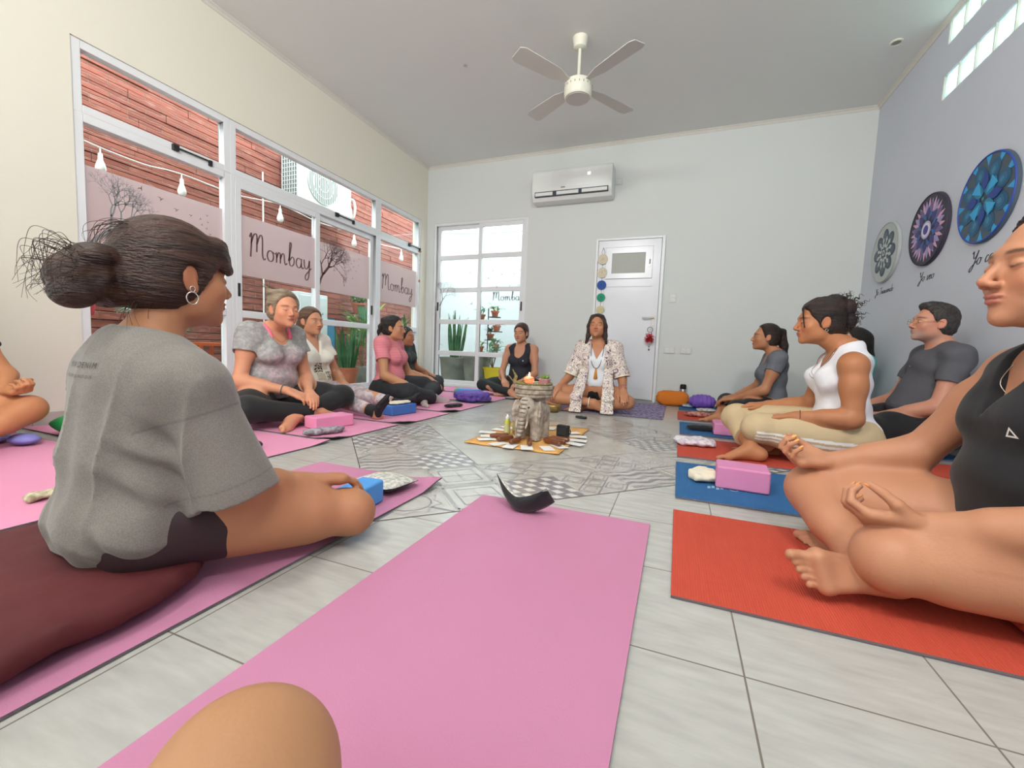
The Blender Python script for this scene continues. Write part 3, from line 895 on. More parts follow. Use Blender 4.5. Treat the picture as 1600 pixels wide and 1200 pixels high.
# fixed light on the left
w1 = empty('window_1', (0, 0, 0), kind='structure')
frame_y(1.50, 2.47, .0, 1.895, .05, w1, rails=((.775, .06),)); frame_y(1.50, 2.47, 1.895, 2.32, .05, w1, name='transom_frame')
pane_y(1.55, 2.42, .05, .745, w1); pane_y(1.55, 2.42, .805, 1.845, w1); pane_y(1.55, 2.42, 1.945, 2.27, w1)
film_y(1.55, 2.42, w1)
decal_y(tree_quads(.46, 4, .45, 8), 1.58, 1.12, 'tree_drawing', M_DECALG, w1)
decal_y([bird(*q) for q in ((.30, .46, .024, .9), (.42, .43, .024, 0), (.52, .385, .022, .1), (.62, .375, .016, .3), (.69, .37, .014, 1.2), (.74, .41, .014, .2), (.70, .33, .014, 1), (.745, .36, .012, .3), (.735, .31, .013, .8), (.76, .27, .013, .2))], 1.56, 1.10, 'bird_drawing', M_DECAL, w1)
# sliding doors
w2 = empty('door_1', (0, 0, 0), kind='structure')
frame_y(2.47, 4.30, .0, 1.895, .035, w2, name='door_frame', x0=XL-.09); frame_y(2.47, 4.30, 1.895, 2.32, .05, w2, name='transom_frame')
pane_y(2.52, 4.25, 1.945, 2.27, w2)
p1_ = frame_y(2.505, 3.40, .03, 1.86, .055, w2, rails=((.77, .06),), x0=XL-.045, x1=XL-.008, name='sliding_panel')
p2_ = frame_y(3.36, 4.265, .03, 1.86, .055, w2, rails=((.77, .06),), x0=XL-.086, x1=XL-.050, name='sliding_panel')
pane_y(2.56, 3.345, .085, .74, p1_, XL-.027); pane_y(2.56, 3.345, .80, 1.805, p1_, XL-.027)
pane_y(3.415, 4.21, .085, .74, p2_, XL-.068); pane_y(3.415, 4.21, .80, 1.805, p2_, XL-.068)
film_y(2.56, 3.345, p1_, x=XL-.027); film_y(3.415, 4.21, p2_, x=XL-.068)
q, wd = handwriting('Mombay', .205, 0, .075); decal_y(q, 2.64, 1.27, 'lettering', M_DECAL, p1_, x=XL-.0215, s=.80)
decal_y(tree_quads(.50, 8, .45, 8), 3.42, 1.13, 'tree_drawing', M_DECAL, p2_, x=XL-.0625)
decal_y([bird(*q) for q in ((.12, .44, .018, .9), (.22, .42, .016, .1), (.32, .38, .015, .2), (.42, .38, .014, 0), (.52, .40, .012, .8), (.60, .44, .012, 0), (.51, .33, .014, .4), (.59, .36, .012, .2), (.44, .28, .015, .6), (.55, .29, .014, .1), (.50, .20, .015, .9), (.37, .10, .018, 1.1))], 3.43, 1.10, 'bird_drawing', M_DECAL, p2_, x=XL-.0625)
for y, z in ((2.53, .97), (4.24, .97)):
    b = MB(); b.box((XL-.012 if y < 3 else XL-.052, y-.010, z-.055), (XL+.000 if y < 3 else XL-.040, y+.010, z+.055)); b.build('door_latch', M_BLACKP, w2, bev=.003)
# last light towards the corner
w3 = empty('window_2', (0, 0, 0), kind='structure')
frame_y(4.30, 5.20, .0, 1.895, .05, w3, rails=((.785, .06),)); frame_y(4.30, 5.20, 1.895, 2.32, .05, w3, name='transom_frame')
pane_y(4.35, 5.15, .05, .755, w3); pane_y(4.35, 5.15, .815, 1.845, w3); pane_y(4.35, 5.15, 1.945, 2.27, w3)
film_y(4.35, 5.15, w3)
q, wd = handwriting('Mombay', .19, 0, .075); decal_y(q, 4.42, 1.26, 'lettering', M_DECAL, w3, s=.86)
for y in (2.06, 3.62, 4.93):       # transom stays
    st = empty('window_stay'); st.parent = w1 if y < 2.4 else (w2 if y < 4.3 else w3)
    b = MB(); b.box((XL-.012, y-.02, 1.895), (XL+.012, y+.02, 1.935)); b.box((XL-.012, y+.235, 1.885), (XL+.010, y+.255, 1.925)); b.build('bracket', M_BLACKP, st)
    b = MB(); b.box((XL+.000, y, 1.912), (XL+.006, y+.26, 1.922)); b.build('arm', M_BLACKP, st)
# back window: two sliding panels of five panes
w4 = empty('window_3', (0, 0, 0), kind='structure')
def frame_x(x0, x1, z0, z1, w, parent, rails, y0, y1, name):
    b = MB()
    b.box((x0, y0, z0), (x0+w, y1, z1)); b.box((x1-w, y0, z0), (x1, y1, z1)); b.box((x0+w, y0, z0), (x1-w, y1, z0+w)); b.box((x0+w, y0, z1-w), (x1-w, y1, z1))
    for r, rw in rails: b.box((x0+w, y0, r-rw/2), (x1-w, y1, r+rw/2))
    return b.build(name, M_ALU, parent, bev=.004)
frame_x(B0, B1, 0, BT, .035, w4, (), YB+.005, YB+.10, 'window_frame')
RL = [(1.83, .06), (1.375, .06), (.925, .065), (.475, .065)]
for k, (x0, x1, y0) in enumerate(((-3.33, -2.62, YB+.05), (-2.66, -1.97, YB+.012))):
    pn = frame_x(x0, x1, .03, 2.27, .055, w4, RL, y0, y0+.035, 'sliding_panel')
    zz = [.085, .4425, .5075, .8925, .9575, 1.345, 1.405, 1.80, 1.86, 2.215]
    for t in range(5):
        b = MB(); b.box((x0+.055, y0+.014, zz[2*t]), (x1-.055, y0+.020, zz[2*t+1])); b.build('glass_pane', M_GLASS, pn)
    yy = y0+.0125
    def dx(quads, X0, Z0, name, mt, yq=None):
        b = MB()
        for q in quads: b.prism(q, lambda u, v, w: (X0+u, (yq or yy)-w, Z0+v), .0004)
        b.build(name, mt, pn)
    if k == 0:
        dx(tree_quads(.34, 8, .35, 7), -3.27, 1.15, 'tree_drawing', M_DECALG, y0-.001)
        dx([bird(-2.80, 1.62, .035, .1), bird(-2.76, 1.18, .04, 1.0)], 0, 0, 'bird_drawing', M_DECALG)
    else:
        dx([bird(*q) for q in ((-2.50, 1.52, .035, .9), (-2.43, 1.62, .03, .3), (-2.30, 1.57, .03, .1), (-2.22, 1.63, .025, 0), (-2.12, 1.57, .03, .5), (-2.03, 1.62, .03, 0))], 0, 0, 'bird_drawing', M_DECALG)
        dx([bird(*q) for q in ((-2.36, 1.40, .03, .3), (-2.17, 1.41, .03, .1), (-2.04, 1.42, .028, 1.))], 0, 0, 'bird_drawing', M_DECALG, y0-.001)
        q, wd = handwriting('Mombay', .115, 0, .09); dx(q, -2.42, 1.22, 'lettering', M_DECALG)
    b = MB(); b.box((x0+.018 if k == 0 else x1-.035, y0-.012, 1.08), (x0+.036 if k == 0 else x1-.017, y0, 1.20)); b.build('latch', M_BLACKP, pn)
# glass blocks
M_GBLK = bpy.data.materials.new('glass_block'); M_GBLK.use_nodes = True
_n = M_GBLK.node_tree.nodes; _l = M_GBLK.node_tree.links; _n.remove(_n['Principled BSDF'])
_t = _n.new('ShaderNodeBsdfTranslucent'); _g = _n.new('ShaderNodeBsdfGlossy'); _g.inputs['Roughness'].default_value = .12; _x = _n.new('ShaderNodeMixShader'); _x.inputs[0].default_value = .08
_tc = _n.new('ShaderNodeTexCoord'); _mp = _n.new('ShaderNodeMapping'); _mp.inputs['Scale'].default_value = (1, 4, 2); _mp.inputs['Rotation'].default_value = (.6, 0, 0); _no = _n.new('ShaderNodeTexNoise'); _no.inputs['Scale'].default_value = 6; _no.inputs['Distortion'].default_value = 1
_cr = _n.new('ShaderNodeValToRGB'); _cr.color_ramp.elements[0].position = .35; _cr.color_ramp.elements[0].color = (.50, .68, .60, 1); _cr.color_ramp.elements[1].position = .6; _cr.color_ramp.elements[1].color = (.90, 1, .97, 1)
_l.new(_tc.outputs['Object'], _mp.inputs[0]); _l.new(_mp.outputs[0], _no.inputs['Vector']); _l.new(_no.outputs[0], _cr.inputs[0]); _l.new(_cr.outputs[0], _t.inputs[0])
_l.new(_t.outputs[0], _x.inputs[1]); _l.new(_g.outputs[0], _x.inputs[2]); _l.new(_x.outputs[0], _n['Material Output'].inputs[0])
w5 = empty('window_4', (0, 0, 0), kind='structure')
for z0, z1 in ((2.505, 2.675), (2.895, 3.065)):
    for k in range(NB):
        b = MB(); b.box((XR+.012, G0-GB*(k+1)+.005, z0), (XR+.085, G0-GB*k-.003, z1)); b.build('glass_block', M_GBLK, w5, bev=.006)
    b = MB()
    for k in range(NB+1): b.box((XR+.001, G0-GB*k-.004, z0), (XR+.02, G0-GB*k+.004, z1))
    b.build('mortar_joint', mat('mortar_white', 'c9c6be', .9), w5)
# inner door in the back wall
M_DOOR = mat('white_lacquered_door', 'dfe2e8', .22, spec=.5)
d2 = empty('door_2', (0, 0, 0), kind='structure')
b = MB(); yd = YB-.025
for x0, x1, z0, z1 in ((-1.03, -1.0, 0, 1.95), (-.26, -.225, 0, 1.95), (-1.0, -.26, 1.925, 1.95)): b.box((x0, yd-.01, z0), (x1, YB, z1))
b.build('door_frame', M_ALU, d2, bev=.003)
b = MB(); b.box((-.995, yd, .02), (-.265, YB-.002, 1.92))
b.box((-.995, yd-.008, .02), (-.905, yd, 1.92)); b.box((-.345, yd-.008, .02), (-.265, yd, 1.92)); b.box((-.905, yd-.008, 1.84), (-.345, yd, 1.92)); b.box((-.905, yd-.008, 1.37), (-.345, yd, 1.455)); b.box((-.905, yd-.008, .021), (-.345, yd, .15))
lf = b.build('door_leaf', M_DOOR, d2)
b = MB(); f0 = yd-.022
for x0, x1, z0, z1 in ((-.895, -.825, 1.465, 1.83), (-.435, -.355, 1.465, 1.83), (-.825, -.435, 1.465, 1.525), (-.825, -.435, 1.765, 1.83)): b.box((x0, f0, z0), (x1, yd, z1))
vf = b.build('vent_frame', M_DOOR, lf)
b = MB(); b.box((-.825, yd-.012, 1.525), (-.435, yd-.004, 1.765)); b.build('obscure_pane', mat('obscure_glass', 'a3a69f', .3, bump=(120, .3)), vf)
b = MB(); b.tube([(-.385, yd-.035, 1.62), (-.385, yd-.035, 1.68)], .007, 8); b.box((-.395, yd-.035, 1.60), (-.375, yd-.018, 1.63)); b.build('vent_catch', M_SILVER0 if 'M_SILVER0' in globals() else mat('satin_metal', 'b4b2ae', .35, metal=.8), vf)
b = MB(); b.tube([(-.305, yd-.02, 1.0), (-.305, yd-.055, 1.0), (-.33, yd-.06, 1.0), (-.43, yd-.06, .998)], .010, 8); b.box((-.325, yd-.02, .90), (-.285, yd-.008, 1.03)); b.build('door_handle', mat('white_handle', 'dcdad2', .3), lf, smooth=False)
b = MB()
for z in (1.70, 1.0, .3): b.tube([(-1.0, yd-.014, z-.05), (-1.0, yd-.014, z+.05)], .008, 8)
b.build('hinge', M_ALU, d2, smooth=True)
# ------------------------------------------------------------------ the patio outside
def brick_material():
    m = bpy.data.materials.new('rough_brick'); m.use_nodes = True; N = m.node_tree.nodes; L = m.node_tree.links; bs = N['Principled BSDF']; bs.inputs['Roughness'].default_value = .9
    tc = N.new('ShaderNodeTexCoord'); sep = N.new('ShaderNodeSeparateXYZ'); L.new(tc.outputs['Object'], sep.inputs[0])
    cmb = N.new('ShaderNodeCombineXYZ'); L.new(sep.outputs[1], cmb.inputs[0]); L.new(sep.outputs[2], cmb.inputs[1])
    n0 = N.new('ShaderNodeTexNoise'); n0.inputs['Scale'].default_value = 5; n0.inputs['Detail'].default_value = 3; L.new(cmb.outputs[0], n0.inputs['Vector'])
    mxv = N.new('ShaderNodeMix'); mxv.data_type = 'VECTOR'; mxv.inputs[0].default_value = .035; L.new(cmb.outputs[0], mxv.inputs[4]); L.new(n0.outputs[1], mxv.inputs[5])
    br = N.new('ShaderNodeTexBrick'); L.new(mxv.outputs[1], br.inputs['Vector'])
    br.inputs['Color1'].default_value = (*rgb('9c5a4b'), 1); br.inputs['Color2'].default_value = (*rgb('84493d'), 1); br.inputs['Mortar'].default_value = (*rgb('8f6b60'), 1)
    br.inputs['Scale'].default_value = 1.0; br.inputs['Brick Width'].default_value = .27; br.inputs['Row Height'].default_value = .075; br.inputs['Mortar Size'].default_value = .006; br.inputs['Mortar Smooth'].default_value = .8
    n = N.new('ShaderNodeTexNoise'); n.inputs['Scale'].default_value = 6; n.inputs['Detail'].default_value = 8; mp = N.new('ShaderNodeMapping'); mp.inputs['Scale'].default_value = (1.2, 5, 1)
    L.new(cmb.outputs[0], mp.inputs[0]); L.new(mp.outputs[0], n.inputs['Vector'])
    r = N.new('ShaderNodeMapRange'); r.inputs[1].default_value = .56; r.inputs[2].default_value = .72; r.inputs[4].default_value = .55; L.new(n.outputs[0], r.inputs[0])
    mx = N.new('ShaderNodeMix'); mx.data_type = 'RGBA'; L.new(r.outputs[0], mx.inputs[0]); L.new(br.outputs[0], mx.inputs[6]); mx.inputs[7].default_value = (*rgb('b18d82'), 1)
    L.new(mx.outputs[2], bs.inputs['Base Color'])
    ad = N.new('ShaderNodeMath'); ad.operation = 'ADD'; L.new(n.outputs[0], ad.inputs[0]); L.new(br.outputs[1], ad.inputs[1])
    bp = N.new('ShaderNodeBump'); bp.inputs['Strength'].default_value = .6; bp.inputs['Distance'].default_value = .02; bp.invert = True; L.new(ad.outputs[0], bp.inputs['Height']); L.new(bp.outputs[0], bs.inputs['Normal'])
    return m
XBR = -4.90; YP = 7.25
b = MB()
# courses of slightly different projection make the rough relief
rr = random.Random(2); z = 0.0; b.box((XBR-.25, -2.2, -.08), (XBR-.02, YP+.2, 3.06))
while z < 3.04:
    y = -2.2-rr.random()*.2
    while y < YP:
        y1 = y+rr.uniform(.4, 1.3); d = rr.uniform(.0, .016); b.box((XBR-.03, max(y, -2.2), z+.004), (XBR+d, min(y1-.004, YP), z+.072)); y = y1
    z += .076
brw = b.build('brick_wall', brick_material(), None, bev=0); tag(brw, 'rough red brick patio wall outside the left glazing', 'wall')
M_PATW = mat('white_patio_render', 'd3dde0', .9, bump=(20, .1))
b = MB(); b.box((XBR+.02, YP, -.08), (.6, YP+.2, 2.75)); tag(b.build('patio_wall', M_PATW), 'white rendered patio wall beyond the back window', 'wall')
b = MB(); b.box((-.8, YB+.15, -.08), (-.6, YP-.002, 2.75)); tag(b.build('patio_wall', M_PATW), 'white patio side wall right of the back window', 'wall')
b = MB(); b.box((XBR+.03, -2.4, -.20), (XL-.141, YP-.002, -.02)); b.box((XL-.141, YB+.141, -.20), (-.802, YP-.002, -.02)); structure(b, 'patio_floor', mat('patio_concrete', 'a9a59c', .85, vary=(3, '8e8a82', .7)))
b = MB(); b.tube(smooth_line([(XBR+.01, YP-.35, 2.66), (-2.8, YP-.32, 2.57), (-.805, YP-.3, 2.68)], 6), .006, 6); tag(b.build('cable', mat('cable_grey', '8a9094', .7)), 'thin cable stretched high across the patio behind the back window', 'cable')
# air conditioner outside unit
ou = empty('outdoor_condenser', (0, 0, 0), 0, 'white outdoor air conditioning unit hung high on brick wall', 'air conditioner')
M_ACW = mat('painted_steel_white', 'd8dcd8', .4)
x0, x1, y0, y1, z0, z1 = -4.86, -4.53, 4.10, 4.98, 2.33, 2.93
b = MB(); b.box((x0, y0, z0), (x1, y1, z1)); b.build('casing', M_ACW, ou, bev=.01)
M_ACG = mat('grille_grey', '5f6668', .6)
b = MB(); c = (x1+.006, y0+.36, (z0+z1)/2)
Mx = Matrix.Translation(Vector(c)) @ Matrix.Rotation(PI/2, 4, 'Y')
b.lathe([(.0, -.004), (.25, -.004), (.25, .002), (0, .002)], 36, (0, 0, 0), M=Mx); b.build('fan_opening', mat('fan_dark', '8f9896', .6), ou)
b = MB()
for t in np.linspace(-.24, .24, 17):
    h = math.sqrt(max(.25**2-t*t, 0)); b.box((x1+.010, c[1]+t-.003, c[2]-h), (x1+.018, c[1]+t+.003, c[2]+h))
for r_ in (.25, .17, .09): b.tube([(x1+.014, c[1]+r_*math.cos(t), c[2]+r_*math.sin(t)) for t in np.linspace(0, 2*PI, 37)], .004, 5, cap=False)
b.build('fan_grille', M_ACW, ou)
b = MB(); b.box((x0+.03, y0-.004, z0+.04), (x1-.05, y0, z1-.04)); b.build('coil', M_ACG, ou)
b = MB()
for t in np.linspace(x0+.03, x1-.05, 7): b.box((t-.003, y0-.012, z0+.03), (t+.003, y0-.004, z1-.03))
for t in np.linspace(z0+.04, z1-.04, 11): b.box((x0+.03, y0-.012, t-.003), (x1-.05, y0-.004, t+.003))
b.build('side_guard', M_ACW, ou)
b = MB(); b.tube(smooth_line([(x1-.1, y1, z0+.30), (x1-.08, y1+.14, z0+.32), (x1-.1, y1+.16, z0+.1), (x0+.01, y1+.12, z0-.08)], 6), .018, 8); b.tube(smooth_line([(x1-.1, y1, z0+.22), (x1-.09, y1+.08, z0+.22), (x1-.1, y1+.10, z0+.05), (x0+.01, y1+.08, z0-.1)], 6), .012, 8); b.build('pipe', M_ACW, ou, smooth=True)
for y in (y0+.1, y1-.1):
    b = MB(); b.box((x0-.03, y-.015, z0-.03), (x1-.02, y+.015, z0)); b.build('bracket', M_ACW, ou)
# light string
fs = empty('string_lights', (0, 0, 0), 0, 'string of white globe bulbs hanging along the patio outside', 'string lights')
M_CORD = mat('white_cord_pvc', 'e8e8e2', .5); M_BULB = mat('white_bulb', 'f0f0ea', .3)
BY = [(1.96, 1.965), (2.53, 1.99), (3.53, 2.05), (4.68, 2.06), (5.73, 2.08)]
pts = [(XL-.14, 1.35, 1.80), (-4.0, 1.55, 1.93), (-4.2, 1.75, 1.99)]
for k, (y, z) in enumerate(BY):
    pts.append((-4.2, y, z)); 
    if k == len(BY)-1: pts.append((-4.2, YP-.001, 2.25))
    if k < len(BY)-1: pts.append((-4.2, (y+BY[k+1][0])/2, (z+BY[k+1][1])/2-.035*(BY[k+1][0]-y)))
b = MB(); b.tube(smooth_line(pts, 6), .006, 6); b.build('cord', M_CORD, fs, smooth=True)
for y, z in BY:
    b = MB(); b.lathe([(.004, 0), (.006, -.04), (.014, -.045), (.016, -.09), (.020, -.10), (.031, -.135), (.034, -.155), (.028, -.178), (.010, -.19)], 14, (-4.2, y, z)); b.build('bulb', M_BULB, fs, smooth=True)
for y, z in ((1.93, 0),):
    pass
b = MB(); b.tube([(XBR+.02, 3.86, .3), (XBR+.02, 3.86, 2.6)], .010, 6); tag(b.build('conduit', M_CORD), 'white vertical conduit pipe fixed on the brick wall', 'pipe')
cb = empty('meter_cabinet', (0, 0, 0), 0, 'tall white cabinet with bird stickers against the brick wall', 'cabinet')
b = MB(); b.box((-4.88, 4.12, -.02), (-4.60, 4.62, 1.20)); b.build('body', mat('cabinet_white', 'dfe9ea', .5), cb, bev=.01)
b = MB(); b.box((-4.60, 4.15, .02), (-4.588, 4.59, 1.16)); dcb = b.build('door', mat('cabinet_white', 'dfe9ea', .5), cb, bev=.004)
for q in (bird(4.45, .98, .025, .3), bird(4.52, .94, .025, .9), bird(4.40, .92, .02, .1), bird(4.50, .87, .03, .2), bird(4.42, .84, .02, .7)):
    b = MB(); b.prism(q, lambda u, v, w: (-4.588+w, u, v), .002); b.build('sticker', mat('decal_dark', '3f4448', .7), dcb)
bb = empty('blue_panel', (0, 0, 0), 0, 'blue framed board leaning on the brick wall beside white cabinet', 'board')
b = MB(); b.box((-4.86, 4.72, .38), (-4.83, 5.0, .92)); b.build('board', mat('teal_blue_paint', '3f86a8', .6), bb)
b = MB()
for q in (((-4.87, 4.70, .36), (-4.82, 4.72, .94)), ((-4.87, 5.0, .36), (-4.82, 5.02, .94)), ((-4.87, 4.70, .34), (-4.82, 5.02, .38)), ((-4.87, 4.70, .92), (-4.82, 5.02, .95))): b.box(*q)
b.build('frame', mat('red_brown_frame', '9a4a3a', .7), bb)
# ---- plants
M_LEAF = mat('green_leaf', '3f7a3c', .5, vary=(8, '6ea35a', .8)); M_LEAFD = mat('dark_leaf', '2c5a35', .5, vary=(8, '4a7d4a', .7)); M_LEAFB = mat('blue_green_leaf', '4f8a6a', .5, vary=(8, '8fbf9a', .8)); M_LEAFL = mat('light_leaf', '86b04e', .5, vary=(8, '5d8f43', .8))
M_SOIL = mat('soil', '3c2f26', .95); M_STEM = mat('stem', '7a6a48', .8)
M_TERRA = mat('terracotta', 'b5684a', .8, vary=(8, 'a05a40', .7)); M_CONC = mat('concrete_pot', '8f9088', .9, vary=(5, '7b7d74', .8)); M_YEL = mat('yellow_pot', 'd8b81c', .45)
def pot(parent, m, c, r0, r1, h, rim=.012):
    b = MB(); b.lathe([(r0*.96, 0), (r0, .004), (r1, h-rim*2), (r1+rim, h-rim*2), (r1+rim, h), (r1-.008, h), (r1-.012, h-.03)], 24, c); b.build('pot', m, parent, smooth=False, auto=.6)
    b = MB(); b.lathe([(0.001, h-.028), (r1-.010, h-.028), (r1-.012, h-.03)], 20, c); b.build('soil', M_SOIL, parent)
def blade(b, base, tip, w, bend=(0, 0, 0), n=6, up=None, fold=.15):
    base = Vector(base); tip = Vector(tip); mid = (base+tip)/2+Vector(bend)
    prev = None; vs = []; fs = []
    for i in range(n+1):
        t = i/n; p = base*(1-t)**2+mid*2*t*(1-t)+tip*t*t; d = ((mid-base)*(1-t)+(tip-mid)*t).normalized()
        s_ = d.cross(up or Vector((0, 0, 1)))
        if s_.length < .05: s_ = d.cross(Vector((1, .3, 0)))
        s_.normalize(); ww = w*math.sin(PI*(.12+.88*t)**.8)**.8 if i < n else w*.04
        nn = s_.cross(d)*w*fold
        vs += [p-s_*ww/2+nn, p, p+s_*ww/2+nn]
    for i in range(n): 
        a = i*3; fs += [(a, a+1, a+4, a+3), (a+1, a+2, a+5, a+4)]
    b.add(vs, fs)
def snake_plant(c, h, n, label, seed, m=None):
    r = random.Random(seed); e = empty('snake_plant', c, 0, label, 'plant'); b = MB()
    if c[2] < 0: pot(e, M_TERRA, (0, 0, 0), .10, .14, .26)
    for i in range(n):
        a = r.random()*2*PI; rr_ = r.uniform(.0, .10); hh = h*r.uniform(.6, 1); b_ = (rr_*math.cos(a), rr_*math.sin(a), .24); blade(b, b_, (b_[0]*2.2, b_[1]*2.2, .24+hh), .055, (r.uniform(-.02, .02), 0, 0), 7, Vector((math.cos(a+1), math.sin(a+1), 0)))
    b.build('leaves', m or M_LEAFD, e); return e
def bushy(c, h, spread, n, label, seed, m, lw=.05, ll=.3, name='potted_plant', potm=None, pr=(.10, .13, .2), cat='plant', group=None):
    r = random.Random(seed); e = empty(name, c, 0, label, cat, group)
    z0 = 0
    if potm: pot(e, potm, (0, 0, 0), *pr); z0 = pr[2]-.03
    b = MB(); st = MB()
    ns = max(1, n//9)
    for s_ in range(ns):
        a = 2*PI*s_/ns+r.random(); tx = spread*.45*math.cos(a)*r.uniform(.3, 1); ty = spread*.45*math.sin(a)*r.uniform(.3, 1); th = h*r.uniform(.45, .85)
        st.tube([(0, 0, z0), (tx*.5, ty*.5, z0+th*.5), (tx, ty, z0+th)], .007, 5)
        for k in range(9):
            aa = r.random()*2*PI; el = r.uniform(-.1, 1.0); L_ = ll*r.uniform(.6, 1.1); base = (tx*(.6+.4*k/9), ty*(.6+.4*k/9), z0+th*(.55+.45*k/9))
            tip = (base[0]+L_*math.cos(aa)*math.cos(el), base[1]+L_*math.sin(aa)*math.cos(el), base[2]+L_*math.sin(el)-.15*L_)
            blade(b, base, tip, lw*r.uniform(.8, 1.2), (0, 0, L_*.25), 5)
    st.build('stem', M_STEM, e); b.build('leaves', m, e); return e
def split_leaf_plant(c, label, seed, n=7, h=.7):
    r = random.Random(seed); e = empty('split_leaf_plant', c, 0, label, 'plant'); pot(e, M_CONC, (0, 0, 0), .12, .15, .22); b = MB(); st = MB()
    for i in range(n):
        a = r.random()*2*PI; L_ = r.uniform(.10, .24); hh = h*r.uniform(.5, 1); q = Vector((L_*math.cos(a), L_*math.sin(a), .2+hh)); st.tube(smooth_line([(0, 0, .2), (q.x*.4, q.y*.4, .2+hh*.7), tuple(q)], 3), .006, 5)
        d = Vector((math.cos(a), math.sin(a), -.5)).normalized(); sd = d.cross(Vector((0, 0, 1))).normalized()
        for t in range(-5, 6):
            an = t*.28; dd = (d*math.cos(an)+sd*math.sin(an)).normalized(); blade(b, q, q+dd*.16*(1-abs(t)*.05), .030, (0, 0, .02), 4)
    st.build('stem', M_STEM, e); b.build('leaves', M_LEAFB, e)
split_leaf_plant((-4.25, 2.30, -.02), 'blue-green split-leaf plant behind the woman with the bun, outside', 3, 9, .75)
split_leaf_plant((-4.38, 3.35, -.02), 'split-leaf plant by the brick wall, seen between the two women', 9, 8, .62)
bushy((-4.25, 4.92, -.02), .95, .5, 45, 'tall leafy plant outside the sliding door, beside the blue board', 5, M_LEAFL, .05, .34, potm=M_CONC, pr=(.13, .17, .25))
snake_plant((-4.05, 4.40, -.02), .62, 12, 'dark snake plant standing outside the sliding door', 6)
bushy((-4.10, 5.42, -.02), .50, .4, 36, 'dark low bush outside the sliding door, near its right edge', 7, M_LEAFD, .06, .18, potm=M_TERRA)
bushy((-4.2, 5.9, -.02), 1.05, .5, 45, 'arching fern-like plant outside the last window before corner', 8, M_LEAF, .03, .45, potm=M_TERRA)
vp = bushy((-4.70, 5.35, 1.02), .12, .3, 36, 'trailing plant in a pot hung on the brick wall', 11, M_LEAF, .03, .2, name='hanging_plant', potm=M_TERRA, pr=(.07, .10, .16))
b = MB()
for i in range(14):
    a = random.Random(i).uniform(-1.2, 1.2); blade(b, (.08*math.cos(a), .1*math.sin(a), .14), (.13*math.cos(a), .15*math.sin(a), -.25-.02*i), .035, (.07, 0, .05), 6)
b.build('trailing_leaves', M_LEAFD, vp)
b = MB(); b.box((-4.9, 5.34, 1.02), (-4.60, 5.36, 1.04)); hk = b.build('bracket', M_BLACKP, vp); hk.matrix_parent_inverse = Matrix.Translation((4.70, -5.35, -1.02))
# things seen low through the first light
sc_ = empty('garden_chair', (-4.15, 1.66, -.02), .3, 'red and white padded garden chair outside, left of the bun', 'chair')
b = MB(); b.blob((0, 0, .42), (.22, .22, .045), 16, 8, e=.5); b.build('seat', mat('red_cushion', 'c2363f', .8), sc_, smooth=True)
b = MB(); b.blob((-.02, .02, .78), (.06, .24, .10), 16, 8, e=.6); b.build('backrest', mat('red_cushion', 'c2363f', .8), sc_, smooth=True)
b = MB(); b.blob((.02, .05, .885), (.07, .22, .035), 16, 8, e=.6); b.build('folded_towel', mat('white_towel', 'e8ecf0', .9), sc_, smooth=True)
for sx_, sy_ in ((1, 1), (1, -1), (-1, 1), (-1, -1)):
    b = MB(); b.tube([(sx_*.19, sy_*.19, 0), (sx_*.18, sy_*.18, .42 if sx_ > 0 else .82)], .012, 8); b.build('leg', M_CORD, sc_, smooth=True)
st_ = empty('orange_stool', (-4.25, 2.75, -.02), 0, 'orange metal stool outside, behind grey T-shirt shoulder', 'stool')
M_ORG = mat('orange_paint', 'd0622c', .5)
b = MB(); b.box((-.15, -.15, .50), (.15, .15, .53)); b.build('seat', M_ORG, st_, bev=.005)
for sx_, sy_ in ((1, 1), (1, -1), (-1, 1), (-1, -1)):
    b = MB(); b.box((sx_*.14-.012, sy_*.14-.012, 0), (sx_*.14+.012, sy_*.14+.012, .50)); b.build('leg', M_ORG, st_)
# back patio
snake_plant((-3.42, 6.15, .135), .85, 16, 'tall snake plant at left, seen through the back window', 12)
b = MB(); 
e = empty('round_planter', (-3.42, 6.15, -.02), 0, 'weathered round grey planter at left edge of the back window', 'planter'); pot(e, M_CONC, (0, 0, 0), .20, .24, .42)
e = empty('round_planter', (-2.93, 5.98, -.02), 0, 'large grey concrete planter in middle of back window left panel', 'planter'); pot(e, M_CONC, (0, 0, 0), .165, .225, .46, .02)
bushy((-2.60, 5.85, -.02), .44, .24, 54, 'bushy plant in a bright yellow pot behind back window', 14, M_LEAFB, .035, .16, potm=M_YEL, pr=(.10, .135, .30))
bushy((-2.28, 6.0, -.02), .36, .3, 27, 'small plant in terracotta pot right of the yellow pot', 15, M_LEAF, .04, .15, potm=M_TERRA, pr=(.08, .11, .19))
# plant ladder
M_DARKM = mat('dark_metal', '3a3c3e', .6)
ld = empty('plant_stand', (-3.02, 6.55, -.02), 0, 'dark metal plant stand with three round shelves behind back window', 'plant stand')
b = MB(); b.tube([(0, 0, 0), (0, 0, 1.25)], .010, 8); b.build('post', M_DARKM, ld)
SH = [(-.14, 0, .50), (.14, .0, .55), (-.0, .1, .72), (.16, 0, .86), (-.13, 0, 1.04), (.12, 0, 1.10)]
for k, (x, y, z) in enumerate(SH):
    b = MB(); b.lathe([(.001, 0), (.10, 0), (.10, .012), (.001, .012)], 16, (x, y, z)); b.tube([(0, 0, z+.005), (x, y, z+.005)], .006, 6); b.build('shelf', M_DARKM, ld)
KM = [M_LEAFL, M_LEAF, M_LEAFD, M_LEAF, M_LEAFB, M_LEAFL]
DS = ['lowest left', 'lowest right', 'middle', 'second from the top', 'top left', 'top right']
